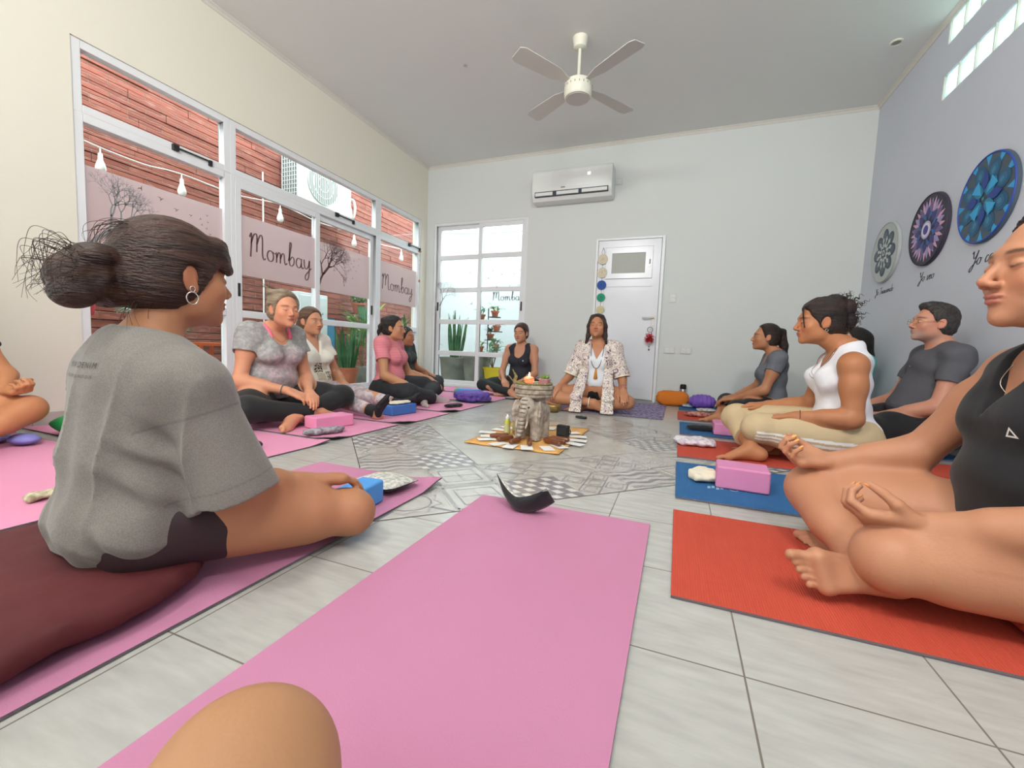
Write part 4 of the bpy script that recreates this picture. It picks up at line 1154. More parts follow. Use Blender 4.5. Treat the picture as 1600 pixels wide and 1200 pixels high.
for k, (x, y, z) in enumerate(SH):
    bushy((-3.02+x, 6.55+y, -.02+z+.012), .12, .16, 27, 'small terracotta potted plant, %s shelf of plant stand' % DS[k], 20+k, KM[k], .025, .12, potm=M_TERRA, pr=(.045, .06, .10), group=None)
tb = empty('plant_table', (-2.05, 6.45, -.02), 0, 'thin metal plant table behind the woman in the tank top', 'table')
b = MB(); b.box((-.36, -.13, .80), (.36, .13, .815)); b.build('table_top', M_DARKM, tb)
for sx_ in (-.33, .33):
    for sy_ in (-.11, .11):
        b = MB(); b.tube([(sx_, sy_, 0), (sx_, sy_, .80)], .008, 6); b.build('leg', M_DARKM, tb)
bushy((-2.27, 6.45, .795), .24, .25, 36, 'loose leafy plant in black pot on the metal table', 31, M_LEAFL, .03, .13, potm=mat('black_pot', '33363a', .6), pr=(.06, .08, .13))
bushy((-2.03, 6.45, .795), .10, .16, 27, 'small round plant in terracotta pot on the metal table', 32, M_LEAF, .03, .09, potm=M_TERRA, pr=(.06, .075, .08))
bushy((-1.83, 6.45, .795), .08, .14, 27, 'plant in a salmon pot at table right end', 33, M_LEAF, .03, .09, potm=mat('salmon_pot', 'cf8f80', .7), pr=(.07, .09, .14))
# ------------------------------------------------------------------ mats
def mat_material(name, col, rib='y', col2=None):
    m = mat(name, col, .8, vary=(5, col2 or col, .5), spec=.25)
    nt = m.node_tree; N = nt.nodes; L = nt.links
    tc = N.new('ShaderNodeTexCoord'); w = N.new('ShaderNodeTexWave'); w.bands_direction = rib.upper(); w.inputs['Scale'].default_value = 55; w.inputs['Distortion'].default_value = .4; w.inputs['Detail Scale'].default_value = 20
    L.new(tc.outputs['Object'], w.inputs[0]); bp = N.new('ShaderNodeBump'); bp.inputs['Strength'].default_value = .35; bp.inputs['Distance'].default_value = .003
    L.new(w.outputs[1], bp.inputs['Height']); L.new(bp.outputs[0], N['Principled BSDF'].inputs['Normal'])
    return m
M_PINK = mat('pink_foam', 'be7f9f', .75, vary=(2.2, 'b87a97', .6), bump=(260, .08), spec=.25)
M_PINKL = mat('light_pink_foam', 'dd93b3', .75, vary=(2.2, 'd68eac', .6), bump=(260, .08), spec=.25)
M_RED = mat_material('coral_red_rubber', 'c04d3a', 'x', 'b84535'); M_BLUEM = mat_material('blue_rubber', '2f6496', 'x', '2b5c8c')
M_UNDER = mat('grey_mat_underside', '6b5f66', .85)
def yoga_mat(x0, x1, y0, y1, m, label, curl=None, group=None, t=.006, rot=0, wave=.0):
    cx, cy = (x0+x1)/2, (y0+y1)/2; lx, ly = x1-x0, y1-y0
    nx = max(8, int(lx/.045)); ny = max(8, int(ly/.045)); b = MB(); r0 = .03
    def P_(i, j, top):
        x = -lx/2+lx*i/nx; y = -ly/2+ly*j/ny; z = 0
        if curl:
            for (qx, qy, rad, amp) in curl:
                d = math.hypot(x-qx*lx/2, (y-qy*ly/2)); k = max(0, 1-d/rad); z += amp*k*k*(3-2*k)
        if wave: z += wave*max(0, math.sin((x+y)*9))*max(0, abs(x)/(lx/2)-.8)*5
        return (x, y, .0015+z+(t if top else 0))
    n = (nx+1)*(ny+1)
    vs = [P_(i, j, 0) for j in range(ny+1) for i in range(nx+1)]+[P_(i, j, 1) for j in range(ny+1) for i in range(nx+1)]
    fs = []; mi = []
    I = lambda i, j, k: k*n+j*(nx+1)+i
    for j in range(ny):
        for i in range(nx): fs += [(I(i, j, 1), I(i+1, j, 1), I(i+1, j+1, 1), I(i, j+1, 1)), (I(i, j, 0), I(i, j+1, 0), I(i+1, j+1, 0), I(i+1, j, 0))]; mi += [0, 1]
    for i in range(nx): fs += [(I(i, 0, 0), I(i+1, 0, 0), I(i+1, 0, 1), I(i, 0, 1)), (I(i, ny, 1), I(i+1, ny, 1), I(i+1, ny, 0), I(i, ny, 0))]; mi += [1, 1]
    for j in range(ny): fs += [(I(0, j, 1), I(0, j+1, 1), I(0, j+1, 0), I(0, j, 0)), (I(nx, j, 0), I(nx, j+1, 0), I(nx, j+1, 1), I(nx, j, 1))]; mi += [1, 1]
    b.v = vs; b.f = fs; b.mi = mi
    o = b.build('yoga_mat', [m, M_UNDER], None, auto=.9); o.location = (cx, cy, 0); o.rotation_euler = (0, 0, rot)
    return tag(o, label, 'yoga mat', group)
C1 = [(1, -1, .20, .018), (1, 1, .12, .010)]
yoga_mat(-1.50, -.86, -.36, 1.47, M_PINK, 'pink yoga mat under the woman with the bun', curl=[(1, 1, .16, .022)])
yoga_mat(-.65, -.05, -.36, 1.42, M_PINK, 'pink yoga mat lying in the centre foreground with nobody fully on it')
yoga_mat(-3.44, -1.70, .52, 1.12, M_PINKL, 'pink yoga mat under the knee cut off at the left edge')
yoga_mat(-3.44, -1.77, 1.20, 1.80, M_PINKL, 'pink yoga mat with black eye pillow, left row, nobody on it', curl=[(1, 1, .14, .012)])
yoga_mat(-3.44, -1.78, 1.83, 2.43, M_PINKL, 'pink yoga mat with the pink block, under the ash-blonde woman', curl=[(1, -1, .16, .020)])
yoga_mat(-3.44, -1.75, 2.47, 3.08, M_PINKL, 'pink yoga mat with the blue block, under stretched-out black socks', curl=[(1, -1, .16, .020)])
yoga_mat(-3.44, -1.75, 3.14, 3.76, M_PINKL, 'pink yoga mat under the charcoal trousers of woman in pink', curl=[(1, -1, .16, .022)])
yoga_mat(-3.40, -1.78, 3.92, 4.54, M_PINKL, 'pink yoga mat with the purple bolster, near the back window', curl=[(1, -1, .16, .022)])
yoga_mat(-3.00, -1.22, 4.66, 5.26, M_PINKL, 'pink yoga mat along the back wall under the navy tank top woman')
yoga_mat(.02, 1.64, 1.01, 1.60, M_RED, 'coral red yoga mat nearest the camera, under woman in black')
mat_near = yoga_mat(.025, 1.64, 1.75, 2.35, M_BLUEM, 'blue yoga mat nearest the camera, with large pink block on it')
yoga_mat(.03, 1.64, 2.49, 3.09, M_RED, 'coral red yoga mat under the woman in khaki pants')
mat_far = yoga_mat(.045, 1.64, 3.23, 3.83, M_BLUEM, 'blue yoga mat with a round black eye pillow')
yoga_mat(.03, 1.64, 3.97, 4.57, M_RED, 'coral red yoga mat under the woman with the ponytail')
yoga_mat(.04, 1.64, 4.70, 5.28, M_BLUEM, 'blue yoga mat farthest away, along the back wall')
M_PURP = mat('purple_printed_mat', '4f3f6c', .85, vary=(34, 'b7aac8', .8), bump=(60, .1))
yoga_mat(-1.16, -.09, 3.87, 5.10, M_PURP, 'purple patterned mat under the woman in the kimono', t=.004)
# small white logos printed on the blue mats
M_WPR = mat('white_print', 'e6e6e4', .6)
def mat_logo(parent, x, y, s=1, m=M_WPR):
    x -= parent.location.x; y -= parent.location.y
    for t in range(4):
        b = MB(); b.prism([(0, 0), (.010, .003), (.012, .03), (.002, .028)], lambda u, v, w: (x+s*(u+t*.014), y+s*(v+(t % 2)*.01), .0076+w), .0006); b.build('logo_stroke', m, parent)
    b = MB(); b.tube([(x+s*.085+s*.012*math.cos(t), y+s*.018+s*.012*math.sin(t), .0082) for t in np.linspace(0, 2*PI, 13)], .0012, 4, cap=False); b.build('logo_ring', m, parent)
mat_logo(mat_far, .16, 3.48, 1.1)
mat_logo(mat_near, .15, 1.93, 1.2, mat('pale_blue_print', '8fb3c8', .6))

# ------------------------------------------------------------------ blocks, cushions, eye pillows
def block(c, size, m, label, rot=0, cat='yoga block'):
    b = MB(); b.box((-size[0]/2, -size[1]/2, 0), (size[0]/2, size[1]/2, size[2])); o = b.build('yoga_block', m, None, bev=.010, seg=3); o.location = c; o.rotation_euler = (0, 0, rot)
    return tag(o, label, cat)
M_FPINK = mat('pink_eva_foam', 'd184ae', .7, bump=(300, .1)); M_FPINKL = mat('rose_eva_foam', 'e58fb5', .7, bump=(300, .1)); M_FBLUE = mat('blue_eva_foam', '3f70b8', .7, bump=(300, .1)); M_FBLUEL = mat('sky_blue_eva_foam', '4f97dc', .7, bump=(300, .1))
ZM = .008
block((-2.10, 2.13, ZM), (.135, .27, .078), M_FPINKL, 'pink foam block in front of the ash-blonde woman', -.25)
block((-2.06, 2.82, ZM), (.13, .26, .08), M_FBLUE, 'blue foam block with a cream pad on top, near black socks', -.2)
block((-2.18, 4.28, ZM), (.13, .24, .085), M_FBLUEL, 'bright blue foam block beside purple bolster by back window', -1.5)
block((-2.75, 2.98, ZM), (.12, .23, .08), M_FBLUE, 'blue foam block mostly hidden behind the floral leggings', 0)
block((-.965, 1.11, ZM), (.09, .16, .080), M_FBLUEL, 'light blue foam block peeking out behind the near knee', .1)
block((.285, 2.02, ZM), (.20, .145, .095), M_FPINK, 'large orchid-pink foam block on the nearest blue mat', -.06)
block((.33, 3.42, ZM), (.12, .22, .085), M_FPINK, 'pink foam block half hidden behind khaki knee', 0)
M_GREEND = mat('green_satin', '1f9a4c', .5)
def cushion(c, size, m, label, rot=0, e=.55, name='cushion', cat='cushion', wrinkle=.0, pinch=0, parent=None, group=None, h=.012, stripes=0, build=True):
    F = Field((-size[0]/2-.04, -size[1]/2-.04, -.02), (size[0]/2+.04, size[1]/2+.04, size[2]+.05), min(h, size[2]/5, min(size[:2])/9))
    ax, ay, az = size[0]/2, size[1]/2, size[2]/2
    def fn(X, Y, Z):
        zc = Z-az
        if pinch:
            q = 1-pinch*(np.clip(np.abs(X)/ax, 0, 1)**2.2); qy = 1
            zc = zc/np.maximum(q, .12)
        p = 2/e
        f = (np.abs(X/ax)**p+np.abs(Y/ay)**p+np.abs(zc/az)**(p*.75))**(1/p)
        return (f-1)*min(ax, ay, az)*.8
    F.add((fn, np.array([-ax, -ay, 0]), np.array([ax, ay, size[2]])), .001)
    if wrinkle: F.mod(lambda X, Y, Z: wrinkle*wob(X, Y, Z, 60, 4)+wrinkle*.6*wob(X, Y, Z, 120, 2))
    if stripes: F.mod(lambda X, Y, Z: .003*np.sin(X*stripes))
    o = field_object(name, F, m, parent); o.location = c; o.rotation_euler = (0, 0, rot)
    if parent is None: tag(o, label, cat, group)
    return o
b = cushion((-1.20, .30, ZM), (.60, .70, .085), M_MAROON0 if 'M_MAROON0' in globals() else mat('maroon_fabric', '551419', .75, vary=(3, '470f14', .6), bump=(12, .25)), 'long maroon bolster under the woman in the grey T-shirt', .0, .5, 'bolster', 'bolster', .0012, h=.02)
cushion((-.03, 5.10, .0), (.34, .20, .165), mat('orange_fabric', 'd2741c', .8, bump=(60, .2)), 'orange bolster cushion by the white door', -.05, .5, 'bolster', 'bolster', .003, h=.012)
M_PURC = mat('purple_fabric', '7450b0', .7, bump=(40, .2))
cushion((-1.98, 3.96, ZM), (.30, .34, .10), mat('violet_quilt', '5f479e', .7, bump=(40, .2)), 'folded violet bolster on pink mat near back window', -.6, .45, 'bolster', 'bolster', .004)
cushion((.27, 4.95, ZM), (.27, .22, .15), M_PURC, 'pleated purple cushion by the black leggings, far right', 0, .75, wrinkle=.002, stripes=160)
cushion((-2.70, 2.10, ZM), (.40, .44, .062), mat('dark_violet_fabric', '5b3f96', .75, bump=(40, .2)), 'violet cushion the ash-blonde woman sits on', 0, .5)
cushion((-3.17, .80, ZM), (.40, .5, .04), mat('periwinkle_fabric', '8a86cf', .7), 'periwinkle cushion under person at the left edge', 0, .6)
cushion((-2.90, 1.02, ZM), (.15, .11, .055), mat('periwinkle_fabric', '8a86cf', .7), 'small periwinkle ball-shaped cushion beside the cut-off foot', 0, 1.0)
cushion((-2.90, 1.27, ZM), (.42, .22, .13), M_GREEND, 'shiny green cushion with pointed corner on left-row mat', .15, .75, pinch=.9)
cushion((1.33, 3.42, ZM), (.44, .44, .082), mat('cobalt_dotted', '1d2f9c', .5, vary=(60, '4d62d8', .9)), 'cobalt blue cushion the man in grey sits on', 0, .5)
cushion((.98, 2.78, ZM), (.36, .40, .05), mat('navy_fabric', '2a3350', .8), 'flat navy cushion under the woman in khaki pants', 0, .5)
cushion((.90, 1.27, ZM), (.42, .48, .045), mat('rose_edge_fabric', 'b0402f', .7), 'flat red cushion under the woman in black', 0, .4)
cushion((-.74, 4.26, .006), (.42, .36, .06), mat('indigo_fabric', '37305c', .8), 'indigo cushion under the woman in the kimono', 0, .5)
cushion((-2.05, 4.36, ZM), (.12, .12, .08), mat('mint_green_ball', '55b88a', .6), 'small mint green ball half hidden behind charcoal knee', 0, 1.0, 'ball', 'ball') if False else None
cushion((-2.35, 4.36, ZM), (.13, .13, .085), mat('mint_green_ball', '55b88a', .6), 'small mint green cushion beside bright blue block by the back window', 0, 1.0)
# flat eye pillows / pads
M_EYEB = mat('black_velvet', '15151a', .85, sheen=.2); M_EYEP = mat('mottled_grey_print', 'a9a4a8', .8, vary=(45, '5e5c68', .8)); M_EYEW = mat('speckled_cream_print', 'd8d4cc', .8, vary=(70, '8f9288', .8)); M_CREAM = mat('cream_linen', 'e2d9c3', .85, bump=(60, .2))
M_REDP = mat('wine_print', '7c2430', .7, vary=(40, 'd0a08a', .8)); M_WHITEP = mat('white_lilac_print', 'e6e0e4', .8, vary=(40, '9a86a8', .6))
pad = lambda c, s, m, l, r=0, pinch=0, name='eye_pillow', cat='eye pillow', w=.0015: cushion(c, s, m, l, r, .65, name, cat, w, pinch, h=.006)
pad((-1.95, 1.94, ZM), (.10, .27, .038), M_EYEP, 'mottled grey eye pillow in front of the pink block', -.35, w=.003)
pad((-2.00, 1.42, ZM), (.24, .11, .045), M_EYEB, 'black eye pillow on the left-row mat behind grey sleeve', 1.3)
pad((-2.06, 2.82, ZM+.081), (.11, .24, .022), M_CREAM, 'cream pad lying on top of the blue foam block', -.2)
pad((-1.90, 3.42, ZM), (.08, .20, .035), M_EYEB, 'small black eye pillow on mat beyond the black socks', -.4)
pad((-2.10, 3.97, ZM+.02), (.10, .15, .05), M_CREAM, 'cream pad tucked in the end of the violet bolster', -.6)
pad((-1.72, 4.48, ZM), (.12, .2, .016), M_EYEP, 'thin grey pad at the end of pink mat by back window', -.3)
pad((.20, 3.46, ZM), (.22, .10, .045), M_EYEB, 'round black eye pillow on the blue mat', 0)
pad((.20, 4.26, ZM), (.24, .13, .045), M_REDP, 'wine red patterned eye pillow on coral mat', 0)
pad((.13, 2.86, ZM), (.24, .17, .045), M_WHITEP, 'white and lilac eye pillow at mat end beside khaki knees', 0, w=.003)
pad((.15, 5.00, ZM), (.15, .12, .03), mat('pale_blue_print2', 'c4d8e0', .8, vary=(40, '4a7f9a', .7)), 'pale patterned eye pillow on the farthest blue mat', 0)
pad((.30, 4.72, ZM), (.2, .10, .03), M_EYEW, 'speckled pale eye pillow in front of the purple cushion', 0)
pad((-1.90, .70, ZM), (.06, .09, .028), mat('ochre_print_cloth', 'cfc7a8', .8, vary=(40, '6b5a3a', .7)), 'small patterned cloth pouch on near left mat', .2, w=.004)
pad((.140, 2.06, ZM), (.125, .15, .045), M_CREAM, 'cream linen eye pillow beside the large pink block', .35, w=.003)
# two-sided eye pillows: print above, black below
def two_sided(c, rot, label, size=(.20, .11, .045), fold=0, top=M_EYEW, curl=0):
    e = empty('eye_pillow', c, rot, label, 'eye pillow')
    b = MB(); n = 12; m = 6
    def S(i, j, up):
        u = -1+2*i/n; v = -1+2*j/m; th = (1-abs(u)**3)*(1-abs(v)**3)
        x = u*size[0]/2; y = v*size[1]/2*(1-.12*u*u); z = size[2]*.62+(size[2]*.36*th if up else -size[2]*.60*th)+curl*(abs(u)**2)*size[2]; y += 0 if up else -.012*th
        if fold: z += fold*abs(u)**1.5; y += -fold*.6*u*u
        return (x, y, max(z, .0005))
    for up, nm, mm in ((1, 'printed_side', top), (0, 'black_side', M_EYEB)):
        b = MB(); vs = [S(i, j, up) for j in range(m+1) for i in range(n+1)]; b.add(vs, [(j*(n+1)+i, j*(n+1)+i+1, (j+1)*(n+1)+i+1, (j+1)*(n+1)+i) for j in range(m) for i in range(n)])
        o = b.build(nm, mm, e, smooth=True); s_ = o.modifiers.new('thick', 'SOLIDIFY'); s_.thickness = .002
    return e
two_sided((-1.015, 1.31, ZM), -.15, 'speckled eye pillow with black underside beside the near knee', (.20, .17, .05), 0)
bt = two_sided((-.475, 1.315, ZM+.006), -.35, 'black eye pillow bent like a boat on centre pink mat', (.22, .085, .042), .050)
bt.rotation_euler = (-.85, .0, -.35)

# ------------------------------------------------------------------ altar in the middle
ZC_ = .003
al = empty('altar_cloth', (-.85, 2.61, .0015), 0, 'ochre yellow square cloth under the elephant stand', 'cloth')
b = MB(); n = 16
vs = [(-.285+.57*i/n, -.43+.86*j/n, .0015+.002*math.sin(i*1.3+j*.9)+.002) for j in range(n+1) for i in range(n+1)]; b.add(vs, [(j*(n+1)+i, j*(n+1)+i+1, (j+1)*(n+1)+i+1, (j+1)*(n+1)+i) for j in range(n) for i in range(n)])
o = b.build('cloth', mat('ochre_cloth', 'dba55e', .85, bump=(90, .2)), al, smooth=True); s_ = o.modifiers.new('t', 'SOLIDIFY'); s_.thickness = .002
M_PAPER = mat('white_card', 'e9e9e6', .7)
EX, EY = -.83, 2.50
cards = []
for k in range(18):
    a = 2*PI*k/18+.1; rr_ = .30+.0*k; x = EX+(.285+.02*math.sin(k*3))*math.cos(a); y = EY+.04+(.30)*math.sin(a)*1.12
    b = MB(); b.box((-.055, -.034, 0), (.055, .034, .0009)); o = b.build('paper_card', M_PAPER); o.location = (x, y, .0105+.0011*(k % 3)); o.rotation_euler = (0, 0, a+.15*math.sin(k*5))
    tag(o, 'blank white card laid in the fan around elephant stand', 'card', 'white cards around the elephant stand')
M_WOODB = mat('brown_varnished_wood', '7a4220', .35, vary=(20, '54290f', .6, (1, 8, 1)), coat=.3)
WP = [(-2.55, 'leftmost of the brown wooden rods, beside the glass bottle'), (-2.10, 'brown wooden rod at the front left foot of elephant'), (-1.70, 'brown wooden rod under the elephant trunk'), (-1.25, 'brown wooden rod pointing at the camera, right of trunk'), (-.55, 'thickest brown wooden rod, right of the elephant'), (-.25, 'brown wooden rod second from the speaker'), (-.02, 'brown wooden rod nearest the black speaker')]
for k, (a, lb) in enumerate(WP):
    r0, r1_ = .135, .255 if k != 4 else .28
    F = Field((-.10, -.03, -.005), (.10, .03, .045), .004); L_ = (r1_-r0)/2; F.add(cone((-L_+.015, 0, .017), (L_-.015, 0, .016), .016, .015), .002)
    o = field_object('wooden_rod', F, M_WOODB); o.location = (EX+(r0+L_)*math.cos(a), EY-.02+(r0+L_)*math.sin(a), .0115); o.rotation_euler = (0, 0, a)
    tag(o, lb, 'wooden rod', 'wooden rods around the elephant')
# elephant stand: faces the camera a little to the left
M_ELE = mat('carved_stone_grey', 'b9aea0', .85, vary=(22, '7d6f64', .75), bump=(30, .5), vc=True)
el = empty('elephant_stand', (EX, EY, .0105), -.08, 'carved grey elephant stand carrying a round top, in the middle of the circle', 'elephant stand')
F = Field((-.17, -.19, -.01), (.17, .19, .34), .0034)
for sx_ in (1, -1):
    F.add(cone((sx_*.062, -.055, .0), (sx_*.058, -.045, .16), .040, .044), .02); F.add(cone((sx_*.065, .085, .0), (sx_*.06, .075, .16), .040, .046), .02)
F.add(ell((0, .02, .175), (.105, .135, .085)), .03); F.add(ell((0, -.085, .195), (.062, .060, .070)), .02); F.add(ell((0, -.105, .225), (.045, .04, .035)), .02)
tr = smooth_line([(0, -.135, .19), (-.002, -.155, .14), (-.006, -.160, .09), (-.012, -.165, .045), (-.020, -.172, .022)], 3)
for i in range(len(tr)-1): F.add(cone(tr[i], tr[i+1], .030-.016*i/len(tr), .030-.016*(i+1)/len(tr)), .006)
for sx_ in (1, -1):
    F.add(ell((sx_*.088, -.062, .165), (.016, .050, .078), [unit((1, .45*sx_, 0)), unit((-.45*sx_, 1, 0)), (0, 0, 1)]), .008)
    t_ = smooth_line([(sx_*.030, -.135, .150), (sx_*.040, -.160, .115), (sx_*.036, -.175, .085)], 3)
    for i in range(len(t_)-1): F.add(cone(t_[i], t_[i+1], .0105-.001*i, .0095-.001*i), .002)
    for k in range(3): F.add(ell((sx_*.062+(k-1)*.022, -.098, .010), (.010, .010, .010)), .004)
F.add(cone((0, .02, .245), (0, .02, .262), .085, .09), .01)
F.mod(lambda X, Y, Z: .0016*np.sin(Z*260+8*np.abs(X))*np.exp(-((X/.028)**2))*(Y < -.10)+.0012*wob(X, Y, Z, 150, 3)+.0014*np.sin(np.arctan2(Z-.17, Y+.04)*14)*(np.abs(X) > .075))
def elecol(V):
    C = np.tile(np.array(rgb('bdb2a4')), (len(V), 1)); x, y, z = V.T
    d = (np.sin(z*260+8*np.abs(x)) > .55) & (np.abs(x) < .024) & (y < -.115); C[d] = np.array(rgb('5a4a40'))
    for sx_ in (1, -1):
        C[((x-sx_*.036)**2+(z-.205)**2 < .0065**2) & (y < -.10)] = np.array(rgb('2e2622'))
    return C
F.cut((0, 0, 0.0), (0, 0, -1)); eo = field_object('elephant', F, M_ELE, el, color=elecol); eo.scale = (.84, .92, 1)
b = MB(); b.lathe([(.0, .258), (.112, .258), (.118, .266), (.115, .276), (.122, .284), (.122, .300), (.116, .306), (.126, .314), (.126, .330), (.118, .334), (0, .334)], 40, (0, .02, 0)); b.build('round_top', mat('carved_top_stone', 'aea292', .85, vary=(30, '75685a', .8), bump=(50, .5)), el, smooth=False, auto=.5)
ZT = .0105+.334
# things on the stand
M_OLIVE = mat('olive_beads', '7b7442', .6, bump=(60, .4))
b = MB()
for k in range(44):
    a = 2*PI*k/44; b.blob((.108*math.cos(a), .108*math.sin(a), .008), (.008, .008, .008), 8, 6)
o = b.build('bead_garland', M_OLIVE, smooth=True); o.location = (EX, EY+.02, ZT); tag(o, 'olive bead garland round the rim of the elephant stand top', 'garland')
lm = empty('salt_candle', (EX-.028, EY+.0, ZT), 0, 'glowing orange salt candle holder with a flame on the stand', 'candle')
F = Field((-.05, -.05, 0), (.05, .05, .08), .003); F.add(ell((0, 0, .027), (.033, .030, .027)), .005); F.mod(lambda X, Y, Z: .0035*wob(X, Y, Z, 110, 1)); F.sub(ell((0, 0, .056), (.016, .016, .014)), .003); F.cut((0, 0, .001), (0, 0, -1))
ms = mat('salt_rock', 'f0936a', .5, emis=('ff7a45', .55)); field_object('salt_rock', F, ms, lm)
b = MB(); b.lathe([(.001, 0), (.005, .004), (.006, .012), (.003, .022), (.0005, .030)], 12, (0, 0, .046)); b.build('flame', mat('flame', 'ffd9a0', .5, emis=('ffc878', 12)), lm, smooth=True)
pl_ = bpy.data.lights.new('candle_light', 'POINT'); pl_.energy = .25; pl_.color = (1, .6, .3); pl_.shadow_soft_size = .02; plo = bpy.data.objects.new('candle_light', pl_); COL.objects.link(plo); plo.location = (EX-.028, EY-.0, ZT+.10)
sn = empty('carved_figure', (EX-.105, EY-.02, ZT), 0, 'twisted carved olive-brown figure at left end of the stand', 'figurine')
b = MB(); b.tube(smooth_line([(0, 0, 0), (-.012, 0, .02), (-.004, 0, .045), (-.018, 0, .07), (-.028, 0, .09)], 5), [.014, .015, .016, .015, .013, .012, .012, .011, .011, .010, .010, .009, .008, .007, .006, .005, .004, .004, .003, .003, .002][:21], 10); b.build('body', mat('olive_carving', '8a7a48', .6, vary=(60, '4c4426', .8), bump=(80, .6)), sn, smooth=True)
b = MB(); b.lathe([(.001, 0), (.020, 0), (.018, .008), (.010, .012), (.001, .012)], 14); b.build('base', mat('olive_carving', '8a7a48', .6), sn)
b = MB(); b.tube([(EX-.06, EY-.05, ZT+.022), (EX+.055, EY-.045, ZT+.050)], .0016, 6); tag(b.build('incense_stick', mat('incense_dark', '3a2c24', .8)), 'thin dark incense stick lying across in front of the candle', 'incense stick')
pp = empty('potted_succulent', (EX+.068, EY+.02, ZT), 0, 'small pink pot of succulents at right end of the stand', 'plant')
pot(pp, mat('pink_lustre_pot', 'b98088', .4), (0, 0, 0), .030, .034, .040, .004)
b = MB(); r = random.Random(3)
for i in range(26):
    a = r.random()*2*PI; q = r.uniform(0, .024); c = Vector((q*math.cos(a), q*math.sin(a), .036)); blade(b, c, c+Vector((.014*math.cos(a), .014*math.sin(a), r.uniform(.010, .034))), .009, (0, 0, .004), 3)
b.build('leaves', M_LEAFL, pp)
fl = empty('white_flower', (EX+.030, EY-.035, ZT), 0, 'white flower lying between the candle and pink pot', 'flower'); b = MB()
for i in range(6):
    a = 2*PI*i/6; blade(b, (0, 0, .012), (.020*math.cos(a), .020*math.sin(a), .020), .014, (0, 0, .004), 3)
b.build('petals', mat('petal_white', 'f2f0ee', .6), fl)
b = MB(); b.lathe([(.002, 0), (.003, .012), (.001, .014)], 8); b.build('stem', M_LEAF, fl)
def bottle(c, m, label, h=.14, r_=.019, cap='e8ecec'):
    e = empty('spray_bottle', c, 0, label, 'bottle'); b = MB(); b.lathe([(.0, 0), (r_*.97, .001), (r_, .006), (r_, h*.68), (r_*.55, h*.78), (r_*.5, h*.80), (0, h*.80)], 18); b.build('bottle', m, e, smooth=False, auto=.7)
    b = MB(); b.lathe([(r_*.62, h*.80), (r_*.62, h*.90), (r_*.35, h*.905), (r_*.33, h), (0, h)], 14); b.build('spray_cap', mat('clear_cap', cap, .2), e, smooth=False, auto=.6)
    b = MB(); b.lathe([(r_*1.02, h*.15), (r_*1.02, h*.5)], 18); b.build('label', mat('bottle_label', 'b9b98a', .6), e)
bottle((EX-.155, EY-.02, .0125), mat('yellow_green_liquid', 'b5b24a', .15, coat=.5), 'short bottle of yellow-green liquid at elephant left side', .135)
bottle((EX-.130, EY+.06, .0125), mat('amber_liquid', 'b08a4c', .15, coat=.5), 'bottle of amber liquid just behind the yellow-green one', .15)
sp = empty('portable_speaker', (EX+.175, EY+.12, .0125), -.25, 'small black portable speaker right of the elephant', 'speaker')
b = MB(); b.box((-.040, -.022, 0), (.040, .022, .078)); b.build('body', M_BLACKP, sp, bev=.010, seg=3)
b = MB(); b.box((-.030, -.0245, .012), (.030, -.021, .066)); b.build('grille', mat('speaker_grille', '2b2c30', .8, bump=(300, .5)), sp, bev=.004)
b = MB(); b.tube(smooth_line([(.038, 0, .058), (.052, 0, .050), (.052, 0, .030), (.038, 0, .022)], 4), .003, 6); b.build('strap', M_BLACKP, sp, smooth=True)
b = MB(); b.box((-.05, -.016, 0), (.05, .016, .02)); o = b.build('phone_case', mat('black_case', '222126', .5), bev=.006); o.location = (EX+.10, 3.52, 0.001); o.rotation_euler = (0, 0, -.4); tag(o, 'small black case on the floor between stand and singing bowl', 'case')
bo = empty('singing_bowl', (-1.04, 3.74, .0008), 0, 'brass singing bowl beside the kimono woman', 'bowl')
M_BRASS = mat('aged_brass', 'a58a5c', .35, metal=.7, vary=(30, '7a6238', .6))
b = MB(); b.lathe([(.0, 0), (.045, 0), (.068, .022), (.075, .050), (.073, .076), (.068, .076), (.069, .050), (.060, .024), (.0, .010)], 32); b.build('bowl', M_BRASS, bo, smooth=True)
b = MB(); b.tube([(-.105, .01, .098), (.045, -.01, .062)], [.013, .011], 10); o = b.build('bowl_mallet', mat('mallet_wood', 'a06a48', .6), smooth=True); o.location = (-1.04, 3.74, .0); tag(o, 'wooden mallet resting across the singing bowl', 'mallet')
# thermos
th = empty('thermos_flask', (.075, 5.29, .001), 0, 'steel flask with black cap behind orange bolster', 'flask')
b = MB(); b.lathe([(.0, 0), (.035, 0), (.035, .17), (.032, .18), (0, .18)], 20); b.build('body', mat('brushed_steel', 'a9a7a5', .35, metal=.8), th, smooth=False, auto=.6)
b = MB(); b.lathe([(.033, .18), (.035, .185), (.034, .225), (.026, .235), (0, .235)], 20); b.build('cap', M_BLACKP, th, smooth=False, auto=.6)

